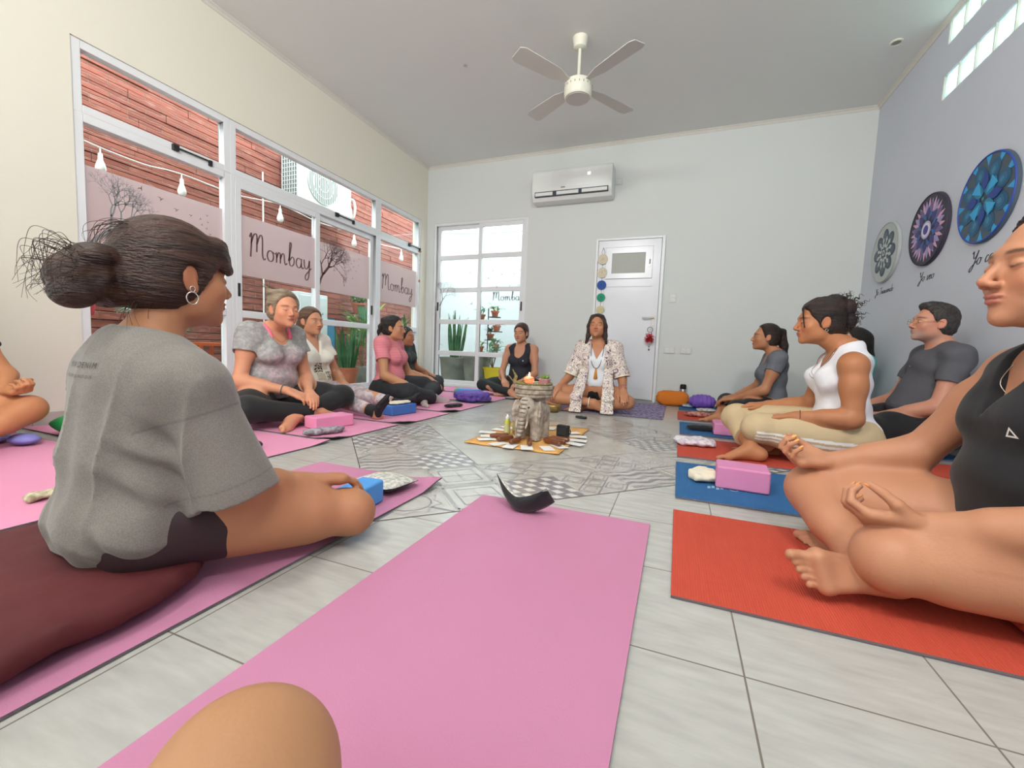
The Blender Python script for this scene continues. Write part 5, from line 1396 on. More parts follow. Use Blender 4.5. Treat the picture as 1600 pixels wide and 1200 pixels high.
# ------------------------------------------------------------------ on the walls
ac = empty('air_conditioner', (-1.34, YB, 2.41), 0, 'white wall-mounted air conditioner above the back wall', 'air conditioner')
b = MB(); prof = [(0, 0), (-.16, .0), (-.205, .055), (-.222, .10), (-.222, .33), (-.20, .36), (0, .36)]
b.prism(prof, lambda u, v, w: (-.49+w, u, v), .98); b.build('casing', mat('ac_white', 'e2e5e2', .35), ac, bev=.006)
b = MB(); b.box((-.45, -.2235, .040), (.45, -.17, .098)); b.build('outlet', mat('ac_dark_outlet', '3a4248', .6), ac)
for k, (x0, x1) in enumerate(((-.44, -.22), (-.17, .10), (.14, .44))):
    b = MB(); b.box((x0, -.235, .046), (x1, -.221, .085)); b.build('louvre', mat('ac_white', 'e2e5e2', .35), ac, bev=.002)
b = MB(); b.box((.20, -.2245, .245), (.235, -.221, .275)); b.build('display', mat('ac_display', 'f4f6f6', .3, emis=('ffffff', .8)), ac)
b = MB(); b.box((-.06, -.2245, .135), (.30, -.221, .150)); b.build('trim_strip', mat('ac_trim', 'f0f2f2', .1), ac)
b = MB(); b.box((-.12, -.2245, .125), (-.07, -.221, .137)); b.build('maker_badge', mat('badge_grey', '6a7072', .5), ac)
M_PLATE = mat('switch_plate', 'd3d4d2', .4); M_PLATED = mat('switch_detail', 'a9abac', .5)
def plate(x, z, w, h, label, holes=2):
    e = empty('wall_plate', (x, YB, z), 0, label, 'socket' if holes > 0 else 'switch'); b = MB(); b.box((-w/2, -.012, -h/2), (w/2, 0, h/2)); b.build('plate', M_PLATE, e, bev=.003)
    n = abs(holes)
    for k in range(n):
        b = MB(); cx = (k-(n-1)/2)*w/n*.9
        if w > h: b.box((cx-w/n*.33, -.015, -h*.32), (cx+w/n*.33, -.011, h*.32)); 
        else: b.box((-w*.3, -.015, (k-(n-1)/2)*h/n*.8-h/n*.3), (w*.3, -.011, (k-(n-1)/2)*h/n*.8+h/n*.3))
        m_ = b.build('module', mat('module_white', 'dcdcda', .4), e, bev=.002)
        if holes > 0:
            for s_ in (-.006, .006):
                b = MB(); b.box((cx+s_-.001, -.0165, -.008), (cx+s_+.001, -.0149, .004)); b.build('slot', M_PLATED, m_)
plate(-.105, 1.235, .075, .11, 'white light switch plate to the right of the door', -2)
plate(-.105, .625, .12, .075, 'white double socket, left of the pair beside the door')
plate(.075, .625, .12, .075, 'white double socket, right of the pair beside the door')
plate(-.80, 2.62, .075, .075, 'small socket plate right of the air conditioner', 1)
# hanging strings of dyed discs by the door
hg = empty('disc_mobile', (-.935, YB-.045, 1.80), 0, 'vertical string of lace discs hanging beside the door', 'wall hanging')
DZ = [(-.10, .058, 'd9d2bc'), (-.26, .058, 'd9d2bc'), (-.41, .052, '3a5fa8'), (-.56, .046, '2f9c7c'), (-.71, .044, 'd8cfa4'), (-.87, .044, 'dcae8c')]
b = MB(); b.tube([(0, 0, .04), (-.02, 0, -.02), (0, 0, -.05), (.02, 0, -.02), (0, 0, .04)], .0015, 4); b.tube([(0, 0, -.05), (0, 0, -.93)], .0015, 4); b.build('cord', mat('brown_thread', '5a4f44', .8), hg)
for z, r_, c_ in DZ:
    b = MB()
    for q in (1, .72, .4): b.tube([(r_*q*math.cos(t), -.004, z+r_*q*math.sin(t)) for t in np.linspace(0, 2*PI, 25)], .005, 5, cap=False)
    for t in range(12): b.tube([(0, -.004, z), (r_*math.cos(t*PI/6), -.004, z+r_*math.sin(t*PI/6))], .004, 4)
    b.lathe([(.001, -.001), (r_*.95, -.001), (r_*.95, .001), (.001, .001)], 24, M=Matrix.Translation((0, -.004, z)) @ Matrix.Rotation(PI/2, 4, 'X')); b.build('lace_disc', mat('lace_'+c_, c_, .8), hg)
pm = empty('flower_pendant', (-.33, YB-.105, .955), 0, 'red and orange tissue flower pendant hanging from the door handle', 'pendant')
b = MB(); b.tube([(0, .005, .02), (0, 0, -.12)], .0012, 4); b.build('thread', M_CORD, pm)
b = MB(); b.tube([(.030*math.cos(t), 0, -.10+.030*math.sin(t)) for t in np.linspace(0, 2*PI, 25)], .005, 6, cap=False); b.build('ring', mat('grey_ring', 'a39a90', .6), pm, smooth=True)
for nm, cl, n_, rr_ in (('red_petals', 'c8312e', 46, .075), ('orange_petals', 'e0703a', 26, .062), ('pink_petals', 'e04a78', 20, .08)):
    b = MB(); r = random.Random(nm)
    for i in range(n_):
        a = r.random()*2*PI; e_ = r.uniform(-1.2, 1.2); d = Vector((math.cos(a)*math.cos(e_), -abs(math.sin(a))*math.cos(e_)*.8, math.sin(e_))); c = Vector((0, -.01, -.20)); blade(b, c+d*.01, c+d*rr_*r.uniform(.7, 1), .030, (r.uniform(-.01, .01),)*3, 4)
    b.build(nm, mat(nm, cl, .7), pm)
b = MB(); b.tube([(0, 0, -.26), (0, 0, -.33)], .0012, 4); b.blob((0, 0, -.30), (.007, .007, .008), 8, 6); b.blob((0, 0, -.335), (.009, .009, .012), 8, 6); b.build('bead_drop', mat('bead_grey', '5c5a58', .4), pm)
# mandalas on the grey wall
def mandala(y, z, R_, label, base, rim, layers, hub=()):
    e = empty('mandala_disc', (XR, y, z), 0, label, 'mandala'); XM = Matrix.Rotation(-PI/2, 4, 'Y')
    b = MB(); ms = [mat('mandala_base_'+base, base, .6), mat('mandala_rim_'+rim, rim, .6)]
    b.lathe([(.0, .002), (R_, .002), (R_, .020), (R_-.004, .023), (0, .023)], 64, M=XM)
    b.cur = 1; b.tube([(-.0225, (R_-.006)*math.cos(t), (R_-.006)*math.sin(t)) for t in np.linspace(0, 2*PI, 73)], .0055, 6, cap=False)
    zl = .0236
    for li, (n_, r0, r1, w_, shape, c_, ph) in enumerate(layers):
        ms.append(mat('mandala_paint_'+c_, c_, .6)); b.cur = len(ms)-1
        for k in range(n_):
            a = 2*PI*(k+ph)/n_; ca, sa = math.cos(a), math.sin(a)
            if shape == 'petal': pr = [(r0+(r1-r0)*t, w_*math.sin(PI*t**.8)) for t in np.linspace(0, 1, 9)]
            elif shape == 'round': pr = [((r0+r1)/2-(r1-r0)/2*math.cos(PI*t), w_*math.sin(PI*t)) for t in np.linspace(0, 1, 11)]
            elif shape == 'tri': pr = [(r0, 0), (r1, w_), (r1+.001, 0)]
            else: pr = [(r0, w_), (r1*.9+r0*.1, w_*.7), (r1, 0)]
            pts = [(r_*R_, q*R_) for r_, q in pr]+[(r_*R_, -q*R_) for r_, q in reversed(pr[1:-1] if shape != 'spike' else pr[:-1])]
            b.prism(pts, lambda u, v, w: (-(zl+w), (u*ca-v*sa), u*sa+v*ca), .0009)
        zl += .0010
    for r_, c_ in hub:
        ms.append(mat('mandala_paint_'+c_, c_, .6)); b.cur = len(ms)-1
        b.lathe([(0, zl), (r_*R_, zl), (r_*R_, zl+.0008), (0, zl+.0008)], 32, M=XM); zl += .0010
    b.build('painted_disc', ms, e)
mandala(4.82, 1.553, .262, 'grey and white mandala disc, farthest of the three on grey wall', 'b9bfbd', 'a3a9a8',
  [(8, .25, .80, .21, 'round', '4a5864', 0), (8, .30, .70, .13, 'round', '5f6e78', 0), (12, .15, .56, .10, 'petal', 'c5cbc8', .5), (12, .15, .46, .08, 'spike', '55636c', 0), (12, .10, .36, .06, 'petal', 'c9cecb', .5), (8, .05, .24, .06, 'petal', '55636c', 0)], [(.10, 'c5cbc8'), (.05, '55636c')])
mandala(4.12, 1.565, .260, 'dark purple mandala disc with pink and lavender petals, middle of three', '3b3548', '322d3e',
  [(16, .45, .90, .055, 'petal', 'd9a9c4', 0), (16, .48, .86, .075, 'petal', 'a39ac6', .5), (8, .42, .80, .10, 'petal', '6f6590', 0.25), (8, .25, .66, .12, 'petal', '44407c', 0), (8, .2, .52, .08, 'spike', '3a6aa6', .5), (12, .15, .42, .06, 'petal', '2f2b40', 0)], [(.25, 'b9b0d6'), (.20, 'e2dcec'), (.13, '4b4a98')])
mandala(3.485, 1.578, .262, 'blue mandala disc with bright blue triangles, nearest of the three', '4b5966', '2b4aa8',
  [(12, .72, .95, .09, 'tri', '38a4dc', 0), (8, .36, .86, .20, 'round', '24597c', .5), (8, .46, .76, .13, 'round', '2c688a', .5), (8, .52, .68, .06, 'round', '3d7ea0', .5), (8, .12, .54, .11, 'petal', '2c4c92', 0), (4, .10, .52, .14, 'round', '2b7f9a', .5), (4, .14, .48, .16, 'tri', '3aa6dc', .5), (4, .22, .62, .12, 'petal', '2a4590', 0)], [(.04, '2f8f9a')])
def wall_text(text, y0, z0, size, label):
    q, wd = handwriting(text, size, .30, .085); b = MB()
    for p in q: b.prism(p, lambda u, v, w: (XR-.0006-w, y0-u, z0+v), .0008)
    tag(b.build('wall_lettering', mat('dark_navy_paint', '2c3038', .7)), label, 'lettering')
wall_text('Yo Trasciendo', 4.99, 1.195, .056, 'dark handwritten words under grey mandala')
wall_text('Yo veo', 4.22, 1.195, .070, 'dark handwritten words under purple mandala')
wall_text('Yo comunico', 3.60, 1.195, .085, 'dark handwritten words under blue mandala, partly behind head')
# ceiling fan
FX, FY = -.905, 3.55
fn_ = empty('ceiling_fan', (FX, FY, ZC), 0, 'white ceiling fan with four blades', 'ceiling fan')
M_FAN = mat('fan_cream_white', 'e3e2d2', .35)
b = MB(); b.lathe([(.0, 0), (.062, 0), (.060, -.02), (.050, -.075), (.035, -.085), (0, -.085)], 28); b.build('canopy', M_FAN, fn_, smooth=False, auto=.6)
b = MB(); b.lathe([(.013, -.07), (.013, -.31), (0, -.31)], 14); b.lathe([(.013, -.285), (.05, -.32), (.05, -.33)], 20); b.build('rod', M_FAN, fn_, smooth=False, auto=.6)
b = MB(); b.lathe([(.0, -.325), (.085, -.33), (.108, -.345), (.112, -.36), (.112, -.44), (.108, -.455), (.100, -.465), (0, -.468)], 40); b.build('motor_housing', M_FAN, fn_, smooth=False, auto=.5)
b = MB(); b.lathe([(.0, -.4682), (.094, -.4685), (.094, -.472), (0, -.473)], 36); b.build('light_cover', mat('fan_cover', 'cfcac2', .5), fn_, smooth=False, auto=.5)
b = MB()
for k in range(20):
    a = 2*PI*k/20; c, s_ = math.cos(a), math.sin(a); b.box((.1125*c-.003, .1125*s_-.003, -.392), (.1125*c+.003, .1125*s_+.003, -.378))
b.build('vent_slots', mat('fan_slot', '9c9a90', .6), fn_)
for k in range(4):
    a = math.radians(-34+90*k); b = MB()
    Mz = Matrix.Rotation(a, 4, 'Z') @ Matrix.Rotation(math.radians(9), 4, 'X')
    out = [(.10, -.02), (.16, -.035), (.24, -.062), (.58, -.075), (.62, -.055), (.62, .055), (.58, .075), (.24, .062), (.16, .035), (.10, .02)]
    b.prism(out, lambda u, v, w: tuple(Mz @ Vector((u, v, w))+Vector((0, 0, -.365))), .006); b.build('blade', mat('fan_blade_grey', 'cdcac2', .5), fn_, bev=.002)
def spot(x, y, label):
    e = empty('ceiling_spotlight', (x, y, ZC), 0, label, 'spotlight'); b = MB(); b.lathe([(.045, 0), (.045, -.008), (.033, -.010), (.030, -.002)], 24); b.build('rim', M_FAN, e, smooth=False, auto=.6)
    b = MB(); b.lathe([(0, -.001), (.030, -.002), (.026, -.006), (0, -.007)], 20); b.build('lens', mat('spot_lens', '8d8f8c', .2), e)
spot(1.43, 4.36, 'small recessed ceiling spot, near the grey wall, farther one'); spot(1.42, 3.70, 'small recessed ceiling spot above the glass blocks, nearer one'); spot(.55, 2.6, 'small recessed ceiling spot at the top edge, mid ceiling')
b = MB(); b.blob((0, 0, -.004), (.018, .012, .006), 10, 6); b.tube([(0, 0, -.004), (.012, .01, -.02)], .003, 5); o = b.build('ceiling_hook', mat('hook_grey', '9a968e', .5)); o.location = (-1.95, 3.55, ZC); tag(o, 'tiny hook in the ceiling left of the fan', 'hook')
# shells hanging in the corner by the glazing
sh_ = empty('shell_mobile', (XL+.05, 5.10, 1.86), 0, 'small shell and bead wind chime in the glazed corner', 'wind chime')
b = MB(); b.blob((0, 0, 0), (.022, .03, .010), 10, 6); b.build('driftwood', mat('driftwood', '9c7a58', .8), sh_, smooth=True)
b = MB()
for k in (-.018, 0, .018): b.tube([(0, k, 0), (0, k, -.36+.12*abs(k)*50*.5)], .001, 4); 
for k in (-.018, 0, .018):
    for j in range(4): b.blob((0, k, -.06-.06*j), (.004, .004, .006), 6, 5)
b.build('bead_string', mat('bead_pale', 'c8cdd0', .5), sh_)
b = MB(); b.blob((0, 0, -.40), (.008, .018, .022), 10, 8); b.build('pendant', mat('terracotta_bead', 'b5744a', .7), sh_, smooth=True)
# ------------------------------------------------------------------ people
SKIN = '#'
def hair_cap(P, name, material, thick=.012, fwd=(.062, .088, .030, -.004), extra=(), ops=(), noise=None, h=None, color=None, low=-.075, side=0):
    """hair on the skull; fwd=(y,z,y2,z2): hairline from forehead point to the point before the ear (head units)"""
    R = P.R; hp = P.hp; hs = P.d['hs']
    ex = [(ell(hp(0, -.020, .034), np.array((.0755+thick+side, .094+thick, .086+thick))*hs, [R[0], R[1], R[2]]), .02)]
    ex.append((ell(hp(0, -.045, -.025), np.array((.066+thick+side, .062+thick, .062))*hs, [R[0], R[1], R[2]]), .03))
    y1, z1, y2, z2 = fwd
    n2 = unit(V3(z1-z2, -(y1-y2)))       # in (y,z): pointing forward/down
    nrm = R[1]*n2[0]+R[2]*n2[1]
    o = [('cut', hp(0, y2, z2), nrm), ('cut', hp(0, 0, low), -R[2]+R[1]*.25)]
    for sd in (1, -1):
        o.append(('sub', ell(hp(sd*.090, -.006, -.006), np.array((.022, .022, .033))*hs, [R[0], R[1], R[2]]), .008))
    F = None
    allp = ex+list(extra)
    lo = np.min([p[0][1] for p in allp], 0)-.02; hi = np.max([p[0][2] for p in allp], 0)+.02
    F = Field(lo, hi, h or P.h)
    for e in ex: F.add(e[0], e[1])
    for q in o:
        if q[0] == 'sub': F.sub(q[1], q[2])
        else: F.cut(q[1], q[2])
    for e in extra: F.add(e[0], e[1])
    for q in ops:
        if q[0] == 'sub': F.sub(q[1], q[2])
        else: F.cut(q[1], q[2])
    def strand(X, Y, Z):
        qx, qy, qz = X-P.H[0], Y-P.H[1], Z-P.H[2]
        y = qx*R[1][0]+qy*R[1][1]+qz*R[1][2]; x = qx*R[0][0]+qy*R[0][1]+qz*R[0][2]; z = qx*R[2][0]+qy*R[2][1]+qz*R[2][2]
        a = np.arctan2(x, z-.0)*1.0
        u = np.arctan2(z+.02, np.abs(x)+.02)
        return .0009*np.sin(u*46+3*np.sin(y*22)+x*30)+.0006*np.sin(u*95+y*40)
    F.mod(noise or strand)
    return field_object(name, F, material, P.root, color=color)

def hair_mat(name, c1, c2):
    m = mat(name, c1, .42, vary=(14, c2, .8, (1, .3, 3)), bump=(120, .8, (1, .12, 2.2)), spec=.4)
    return m

def sleeve(P, c, frac, r0, r1, flat=None, drop=0.0):
    a = P.J['sh'+c]; b = P.J['el'+c]; e = a+(b-a)*frac+V3(0, 0, -drop)
    return (cone(a, e, r0, r1, flat, end=True), .03)
def sleeve_hole(P, c, frac, r, depth=.04):
    a = P.J['sh'+c]; b = P.J['el'+c]; e = a+(b-a)*frac; d = unit(b-a)
    return ('sub', cone(e-d*depth, e+d*.02, r*.85, r, end=True), .004)
def folds(seed=0, amp=.0028, s=30, torso=0.0):
    return lambda X, Y, Z: amp*wob(X, Y, Z, s, seed)+torso*np.sin(Z*52+2.2*np.sin(X*11+seed)+Y*14)
def neck_cut(P, kind, depth=.0, r=.062):
    T = P.T
    if kind == 'crew': return [('sub', cone(T(0, -.01, .585), T(0, .0, .76), r, .095), .008)]
    if kind == 'scoop': return [('sub', cone(T(0, -.01, .585), T(0, .0, .76), r, .095), .008), ('sub', ell(T(0, .10, .555), (.075, .10, .075+depth)), .01)]
    if kind == 'v':
        return [('sub', cone(T(0, -.01, .585), T(0, .0, .76), r, .095), .008),
                ('sub', (lambda X, Y, Z: np.maximum(np.maximum((np.abs(X)-(Z-P.d['S']-(.445-depth))*.48)*.88, -(Y-.0)), Z-P.d['S']-.66), np.array((-.12, -.02, P.d['S']+.40-depth)), np.array((.12, .22, P.d['S']+.68))), .004)]
def tee(P, m, t=.011, sl=.45, sr=(.062, .060), neck='crew', depth=0., hem=.035, noise=None, loose=.0, name='t_shirt', color=None, hole=True, neckr=.062):
    ex = []; op = [('cut', P.T(0, 0, hem), V3(0, .35, -1))]+neck_cut(P, neck, depth, neckr)
    for c in 'RL':
        ex.append(sleeve(P, c, sl, sr[0]*P.d['armr'], sr[1]*P.d['armr']))
        if hole: op.append(sleeve_hole(P, c, sl, sr[1]*P.d['armr']-.006, .02))
    if loose: ex.append((ell(P.T(0, 0, .22), (.155*P.d['wide']+loose, .12*P.d['wide']+loose+P.d['belly'], .17)), .05))
    return P.cloth(name, {'torso': t+loose*.5, 'pelvis': t+loose*.3, 'bust': t, 'shoulder': t*.8, 'delt': t}, m, extra=ex, ops=op, noise=noise or folds(1, .002, 30, .002), color=color)
def tank(P, m, t=.008, neck='scoop', depth=.03, strap=.105, hem=.035, noise=None, name='tank_top', color=None, arm=.075, extra=()):
    T = P.T; op = [('cut', T(0, 0, hem), V3(0, .35, -1))]+neck_cut(P, neck, depth, .070)
    for sd, c in ((1, 'R'), (-1, 'L')):
        sh = P.J['sh'+c]
        op.append(('sub', cone(sh+V3(sd*(strap-.10)+sd*.012, 0, .06), sh+V3(sd*.012+sd*(strap-.10), .0, -.075), arm*.86, arm*.70), .006))
        op.append(('sub', cone(sh+V3(sd*.10, 0, .06), sh+V3(sd*.10, .0, -.09), .09, .08), .006))
    return P.cloth(name, {'torso': t, 'pelvis': t, 'bust': t, 'shoulder': t}, m, ops=op, extra=extra, noise=noise or folds(2, .0018, 34, .0016), color=color)
def pants(P, m, t=.010, end=.95, noise=None, name='leggings', color=None, loose=1.0, thighend=None, pel=None):
    ex = []; J = P.J; lr = P.d['legr']
    for c in 'RL':
        hip, kn, an = J['hip'+c], J['knee'+c], J['ankle'+c]
        if thighend:
            ex.append((cone(hip, hip+(kn-hip)*thighend, (.096*lr+t)*loose, (.096-.03*thighend)*lr*loose+t, end=True), .03))
        else:
            ex.append((cone(kn, kn+(an-kn)*end, (.057*lr+t)*loose, (.057-.020*end)*lr*loose+t, end=True), .03))
    tg = {'pelvis': pel if pel is not None else t}
    if not thighend: tg.update({'thigh': t*loose, 'knee': t*loose})
    return P.cloth(name, tg, m, extra=ex, noise=noise or folds(3, .0012, 36), color=color)
def necklace(P, m, drop=.10, r=.0016, w=.058, name='necklace', tassel=None):
    """a cord lying on the chest: dropped onto the body and clothes"""
    T = P.T; pts = []
    for i in range(25):
        a = PI*i/24; x = -w*math.cos(a)
        z = .572-(drop)*math.sin(a)**(.7 if drop < .15 else .45); y = .2
        pts.append([x*(1-.25*math.sin(a)), y, z])
    tg = [o for o in P.root.children if o.type == 'MESH']
    out = []
    trees = [BVHTree.FromPolygons([v.co for v in o.data.vertices], [p.vertices[:] for p in o.data.polygons]) for o in tg]
    for x, y, z in pts:
        q = Vector(T(x, .35, z)); best = None
        for tr in trees:
            h = tr.ray_cast(q, Vector((0, -1, 0)), .6)
            if h[0] is not None and (best is None or h[0].y > best.y): best = h[0]
        if best is not None: out.append(best+Vector((0, r*.9, 0)))
    for _ in range(4): out = [out[0]]+[(out[i-1]+out[i]*2+out[i+1])/4 for i in range(1, len(out)-1)]+[out[-1]]
    out = [p+Vector((0, r*1.2, 0)) for p in out]
    b = MB(); b.tube([tuple(p) for p in out], r, 6); b.build(name, m, P.root, smooth=True)
    return out
def ring_on(P, name, m, A, B, f, R, r, parent=None):
    """bracelet/anklet round the limb A->B at fraction f"""
    A = V3(*A); B = V3(*B); d = unit(B-A); c = A+(B-A)*f; u = unit(np.cross(d, [0, 0, 1.])); v = np.cross(d, u)
    b = MB(); b.tube([c+(u*math.cos(t)+v*math.sin(t))*R for t in np.linspace(0, 2*PI, 25)], r, 6, cap=False)
    return b.build(name, m, P.root, smooth=True)
def earring(P, m, sd=1, r=.006, z=-.045, hoop=True):
    c = P.hp(sd*.083, -.010, z); b = MB()
    if hoop: b.tube([c+P.R[1]*r*math.cos(t)+P.R[2]*r*1.2*math.sin(t) for t in np.linspace(0, 2*PI, 15)], .0013, 5, cap=False)
    else: b.blob(c, (r, r, r*1.3), 8, 6)
    b.build('earring', m, P.root, smooth=True)
def glasses(P, m, rim=.0011):
    g = empty('glasses'); g.parent = P.root
    hp = P.hp
    for sd in (1, -1):
        b = MB(); b.tube([hp(sd*.032+.0215*math.cos(t), .102-.004*abs(math.cos(t)), -.003+.015*math.sin(t)) for t in np.linspace(0, 2*PI, 25)], rim, 5, cap=False)
        b.build('rim', m, g, smooth=True)
        b = MB(); b.tube([hp(sd*.053, .098, .004), hp(sd*.072, .07, .004), hp(sd*.080, .0, .006), hp(sd*.081, -.018, .0)], rim*1.1, 5); b.build('temple', m, g, smooth=True)
    b = MB(); b.tube([hp(.012, .103, .0), hp(0, .107, .003), hp(-.012, .103, .0)], rim, 5); b.build('bridge', m, g, smooth=True)
    return g
def socks(P, m, tags=('foot', 'toe'), name='sock', t=.005, upto=.35):
    for c in 'RL':
        an, kn = P.J['ankle'+c], P.J['knee'+c]
        e = an+(kn-an)*upto
        P.cloth(name, {'foot'+c: t, 'toe'+c: t}, m, extra=[(cone(an, e, .036+t, .040+t, end=True), .02)], k=.012)
def project_decal(P, target, quads, fn, name, m, off=.0016, d=(0, 1, 0), sub=0.02, parent=None):
    """2D polygons -> rays along d onto target (person space)"""
    tr = BVHTree.FromPolygons([v.co for v in target.data.vertices], [p.vertices[:] for p in target.data.polygons])
    b = MB(); dd = Vector(d)
    for q in quads:
        pts = []
        for (u, v) in q:
            o = Vector(fn(u, v)); h = tr.ray_cast(o, dd, .6)
            if h[0] is None: pts = None; break
            pts.append(tuple(h[0]-dd*off))
        if pts: b.add(pts, [tuple(range(len(pts)))])
    if b.f: return b.build(name, m, parent or target)
FEMH = dict()

M_SILVER = mat('silver', 'd8d4cc', .25, metal=1)
M_GOLD = mat('gold', 'd2a860', .25, metal=1)
M_BLACK = mat('black_jersey', '16161a', .85, bump=(30, .12), sheen=.1)
M_BLACKL = mat('black_leggings', '131316', .75, bump=(24, .12), sheen=.1)
M_PRINTINK = mat('dark_print', '3c3a3a', .8)

# ================= woman in the loose grey T-shirt, seen from behind (left foreground)
M_HAIRDB = hair_mat('dark_brown_hair', '2a1a14', '4a3026')
M_GREYTEE = mat('grey_melange_jersey', '7d7872', .9, vary=(420, '6b6761', .9), bump=(14, .5), sheen=.2, vc=True)
M_BLACKRED = mat('aubergine_lycra', '2b161c', .6, bump=(8, .2))
P = Person((-1.10, .60), -4, .0036, 'person seen from behind with messy dark bun and loose grey T-shirt, on maroon bolster',
    skin=('ad7858', .5), S=.040, wide=.93, tz=.78, legr=.95, floor=.0095,
    kneeR=(.258, .330, .088), kneeL=(-.34, .28, .12), ankleR=(-.04, .36, .055), ankleL=(.04, .27, .05),
    shR=(.152, -.005, .448), shL=(-.155, -.005, .455),
    elR=(.200, .045, .232), wrR=(.188, .245, .185), handR=dict(F=(.20, .93, -.12), N=(.1, -.12, -1), curls=(.25, .3, .35, .4), base=.18, thumb=(.1, .2)),
    elL=(-.22, .05, .27), wrL=(-.26, .25, .21),
    head=(.0, .050, .650), turn=-4, pitch=2, brow='2a1a16', neckr=1.0)
P.body()
def tee_wrinkle(X, Y, Z):
    t = np.clip((Z-.08)/.42, 0, 1)
    back = np.clip((-Y+.09)/.12, 0, 1)
    ridge = np.abs(np.sin(X*26+1.6*np.sin(Z*5+.6)+.5*np.sin(X*61)))**.5
    v = .0120*back*(ridge-.7)*np.clip(1-abs(t-.52)*1.75, 0, 1)
    hang = .0075*np.sin(X*48+Z*14+1.5*np.sin(Z*9))*np.clip((.30-Z)/.2, 0, 1)*np.clip(1-(.14-Z)/.1, 0, 1)
    lowf = np.clip((.20-Z)/.10, 0, 1)*.0075*(np.abs(np.sin(Z*48+X*9+1.6*np.sin(X*13+Y*9)))-.5)
    side = .006*np.clip((X-.08)/.05, 0, 1)*np.clip((.19-X)/.03, 0, 1)*np.sin((Z*.8+X*.9)*75+1.5*np.sin(Z*21))*np.clip((.42-Z)/.1, 0, 1)
    return v+hang+lowf+side+.0022*wob(X, Y, Z, 34, 1)
J = P.J; T = P.T
def tee_color(V):
    base = np.array(rgb('7d7872')); C = np.tile(base, (len(V), 1))
    # the dropped shoulder seams and hems, stitched a shade darker
    for sd, c in ((1, 'R'), (-1, 'L')):
        a = J['sh'+c]; b = J['el'+c]; L = np.linalg.norm(b-a); d = (b-a)/L
        t = (V-a)@d; lat = (V-a)-t[:, None]*d; near = np.linalg.norm(lat, axis=1) < .12
        for pos, w in ((.055, .0022), (L*1.04-.022, .0016)):
            m = np.exp(-((t-pos)/w)**4)*near*.45; C *= (1-m)[:, None]
    hem = V[:, 2]-(T(0, 0, .03)[2]+.35*(V[:, 1]-0))
    m = np.exp(-((hem-.022)/.0018)**4)*.35; C *= (1-m)[:, None]
    return C
tee1 = P.cloth('t_shirt', {'torso': .020, 'bust': .014, 'shoulder': .012, 'delt': .010}, M_GREYTEE,
    extra=[(ell(T(0, -.040, .26), (.152, .112, .16)), .06), (ell(T(-.005, -.075, .120), (.172, .105, .098)), .04), (ell(T(0, -.055, .45), (.150, .065, .13)), .05),
           (ell(T(.08, .04, .12), (.10, .09, .05)), .05),
           (cone(J['shR'], J['elR']+(J['elR']-J['shR'])*.10, .062, .084, end=True), .03), (cone(J['shL'], J['elL'], .060, .073, end=True), .03)],
    ops=[('cut', T(0, 0, .050), V3(0, .45, -1)), ('sub', cone(T(.0, -.01, .600), T(.02, .01, .74), .060, .080), .008),
         ('sub', cone(J['elR']-unit(J['elR']-J['shR'])*.01, J['elR']+unit(J['elR']-J['shR'])*.05, .058, .070), .004), ('sub', cone(J['elL']-V3(0, 0, -.05), J['elL']-V3(0, 0, .03), .06, .07), .004)],
    noise=tee_wrinkle, color=tee_color)
P.cloth('collar', {}, mat('grey_rib', '77736d', .9, bump=(400, .2)),
    extra=[(cone(T(.0, -.014, .585), T(.004, -.008, .612), .0740, .0640, end=True, start=True), .004)],
    ops=[('sub', cone(T(.0, -.014, .56), T(.004, -.006, .65), .066, .054), .003)])
P.cloth('cycling_shorts', {'pelvis': .008}, M_BLACKRED,
    extra=[(cone(J['hipR'], J['hipR']*.40+J['kneeR']*.60, .102, .080, end=True), .03), (cone(J['hipL'], J['hipL']*.45+J['kneeL']*.55, .100, .085, end=True), .03)],
    noise=lambda X, Y, Z: .0012*wob(X, Y, Z, 40, 2))
hp = P.hp
bun = [(cone(hp(0, -.09, -.012), hp(0, -.125, -.012), .050, .048), .02), (ell(hp(0, -.165, -.020), (.058, .056, .052)), .012), (ell(hp(.022, -.150, .022), (.040, .040, .026)), .008),
       (ell(hp(-.02, -.15, .020), (.036, .040, .026)), .008), (ell(hp(.02, -.185, -.05), (.040, .036, .030)), .008), (ell(hp(-.01, -.125, -.052), (.045, .035, .022)), .01)]
fr = [(cone(hp(-.045, .070, .080), hp(-.038, .092, .030), .020, .009), .02), (cone(hp(-.02, .074, .085), hp(-.016, .101, .030), .020, .009), .02), (cone(hp(0.01, .076, .085), hp(.010, .101, .030), .020, .009), .02),
      (cone(hp(.035, .070, .080), hp(.034, .094, .026), .020, .009), .02), (cone(hp(.052, .055, .075), hp(.054, .080, .020), .016, .008), .02)]
def bunstrand(X, Y, Z):
    q = [X-P.H[0], Y-P.H[1], Z-P.H[2]]; R = P.R
    x, y, z = [q[0]*R[i][0]+q[1]*R[i][1]+q[2]*R[i][2] for i in range(3)]
    u = np.arctan2(z+.03, np.abs(x)+.03); bb = np.clip((-y-.105)/.03, 0, 1)
    cap = .0008*np.sin(u*44+3*np.sin(y*20)+x*26)+.0005*np.sin(u*97+y*50)
    b = .0028*np.sin(np.sqrt((y+.165)**2+(z+.02)**2)*190+3.5*np.sin(x*45+z*30)+x*60)
    return cap*(1-bb)+b*bb
hair_cap(P, 'hair', M_HAIRDB, thick=.015, fwd=(.080, .072, .036, .000), extra=bun+fr, low=-.066, noise=bunstrand)
M_HAIRST = mat('loose_strands', '3a261e', .5)
paths = []
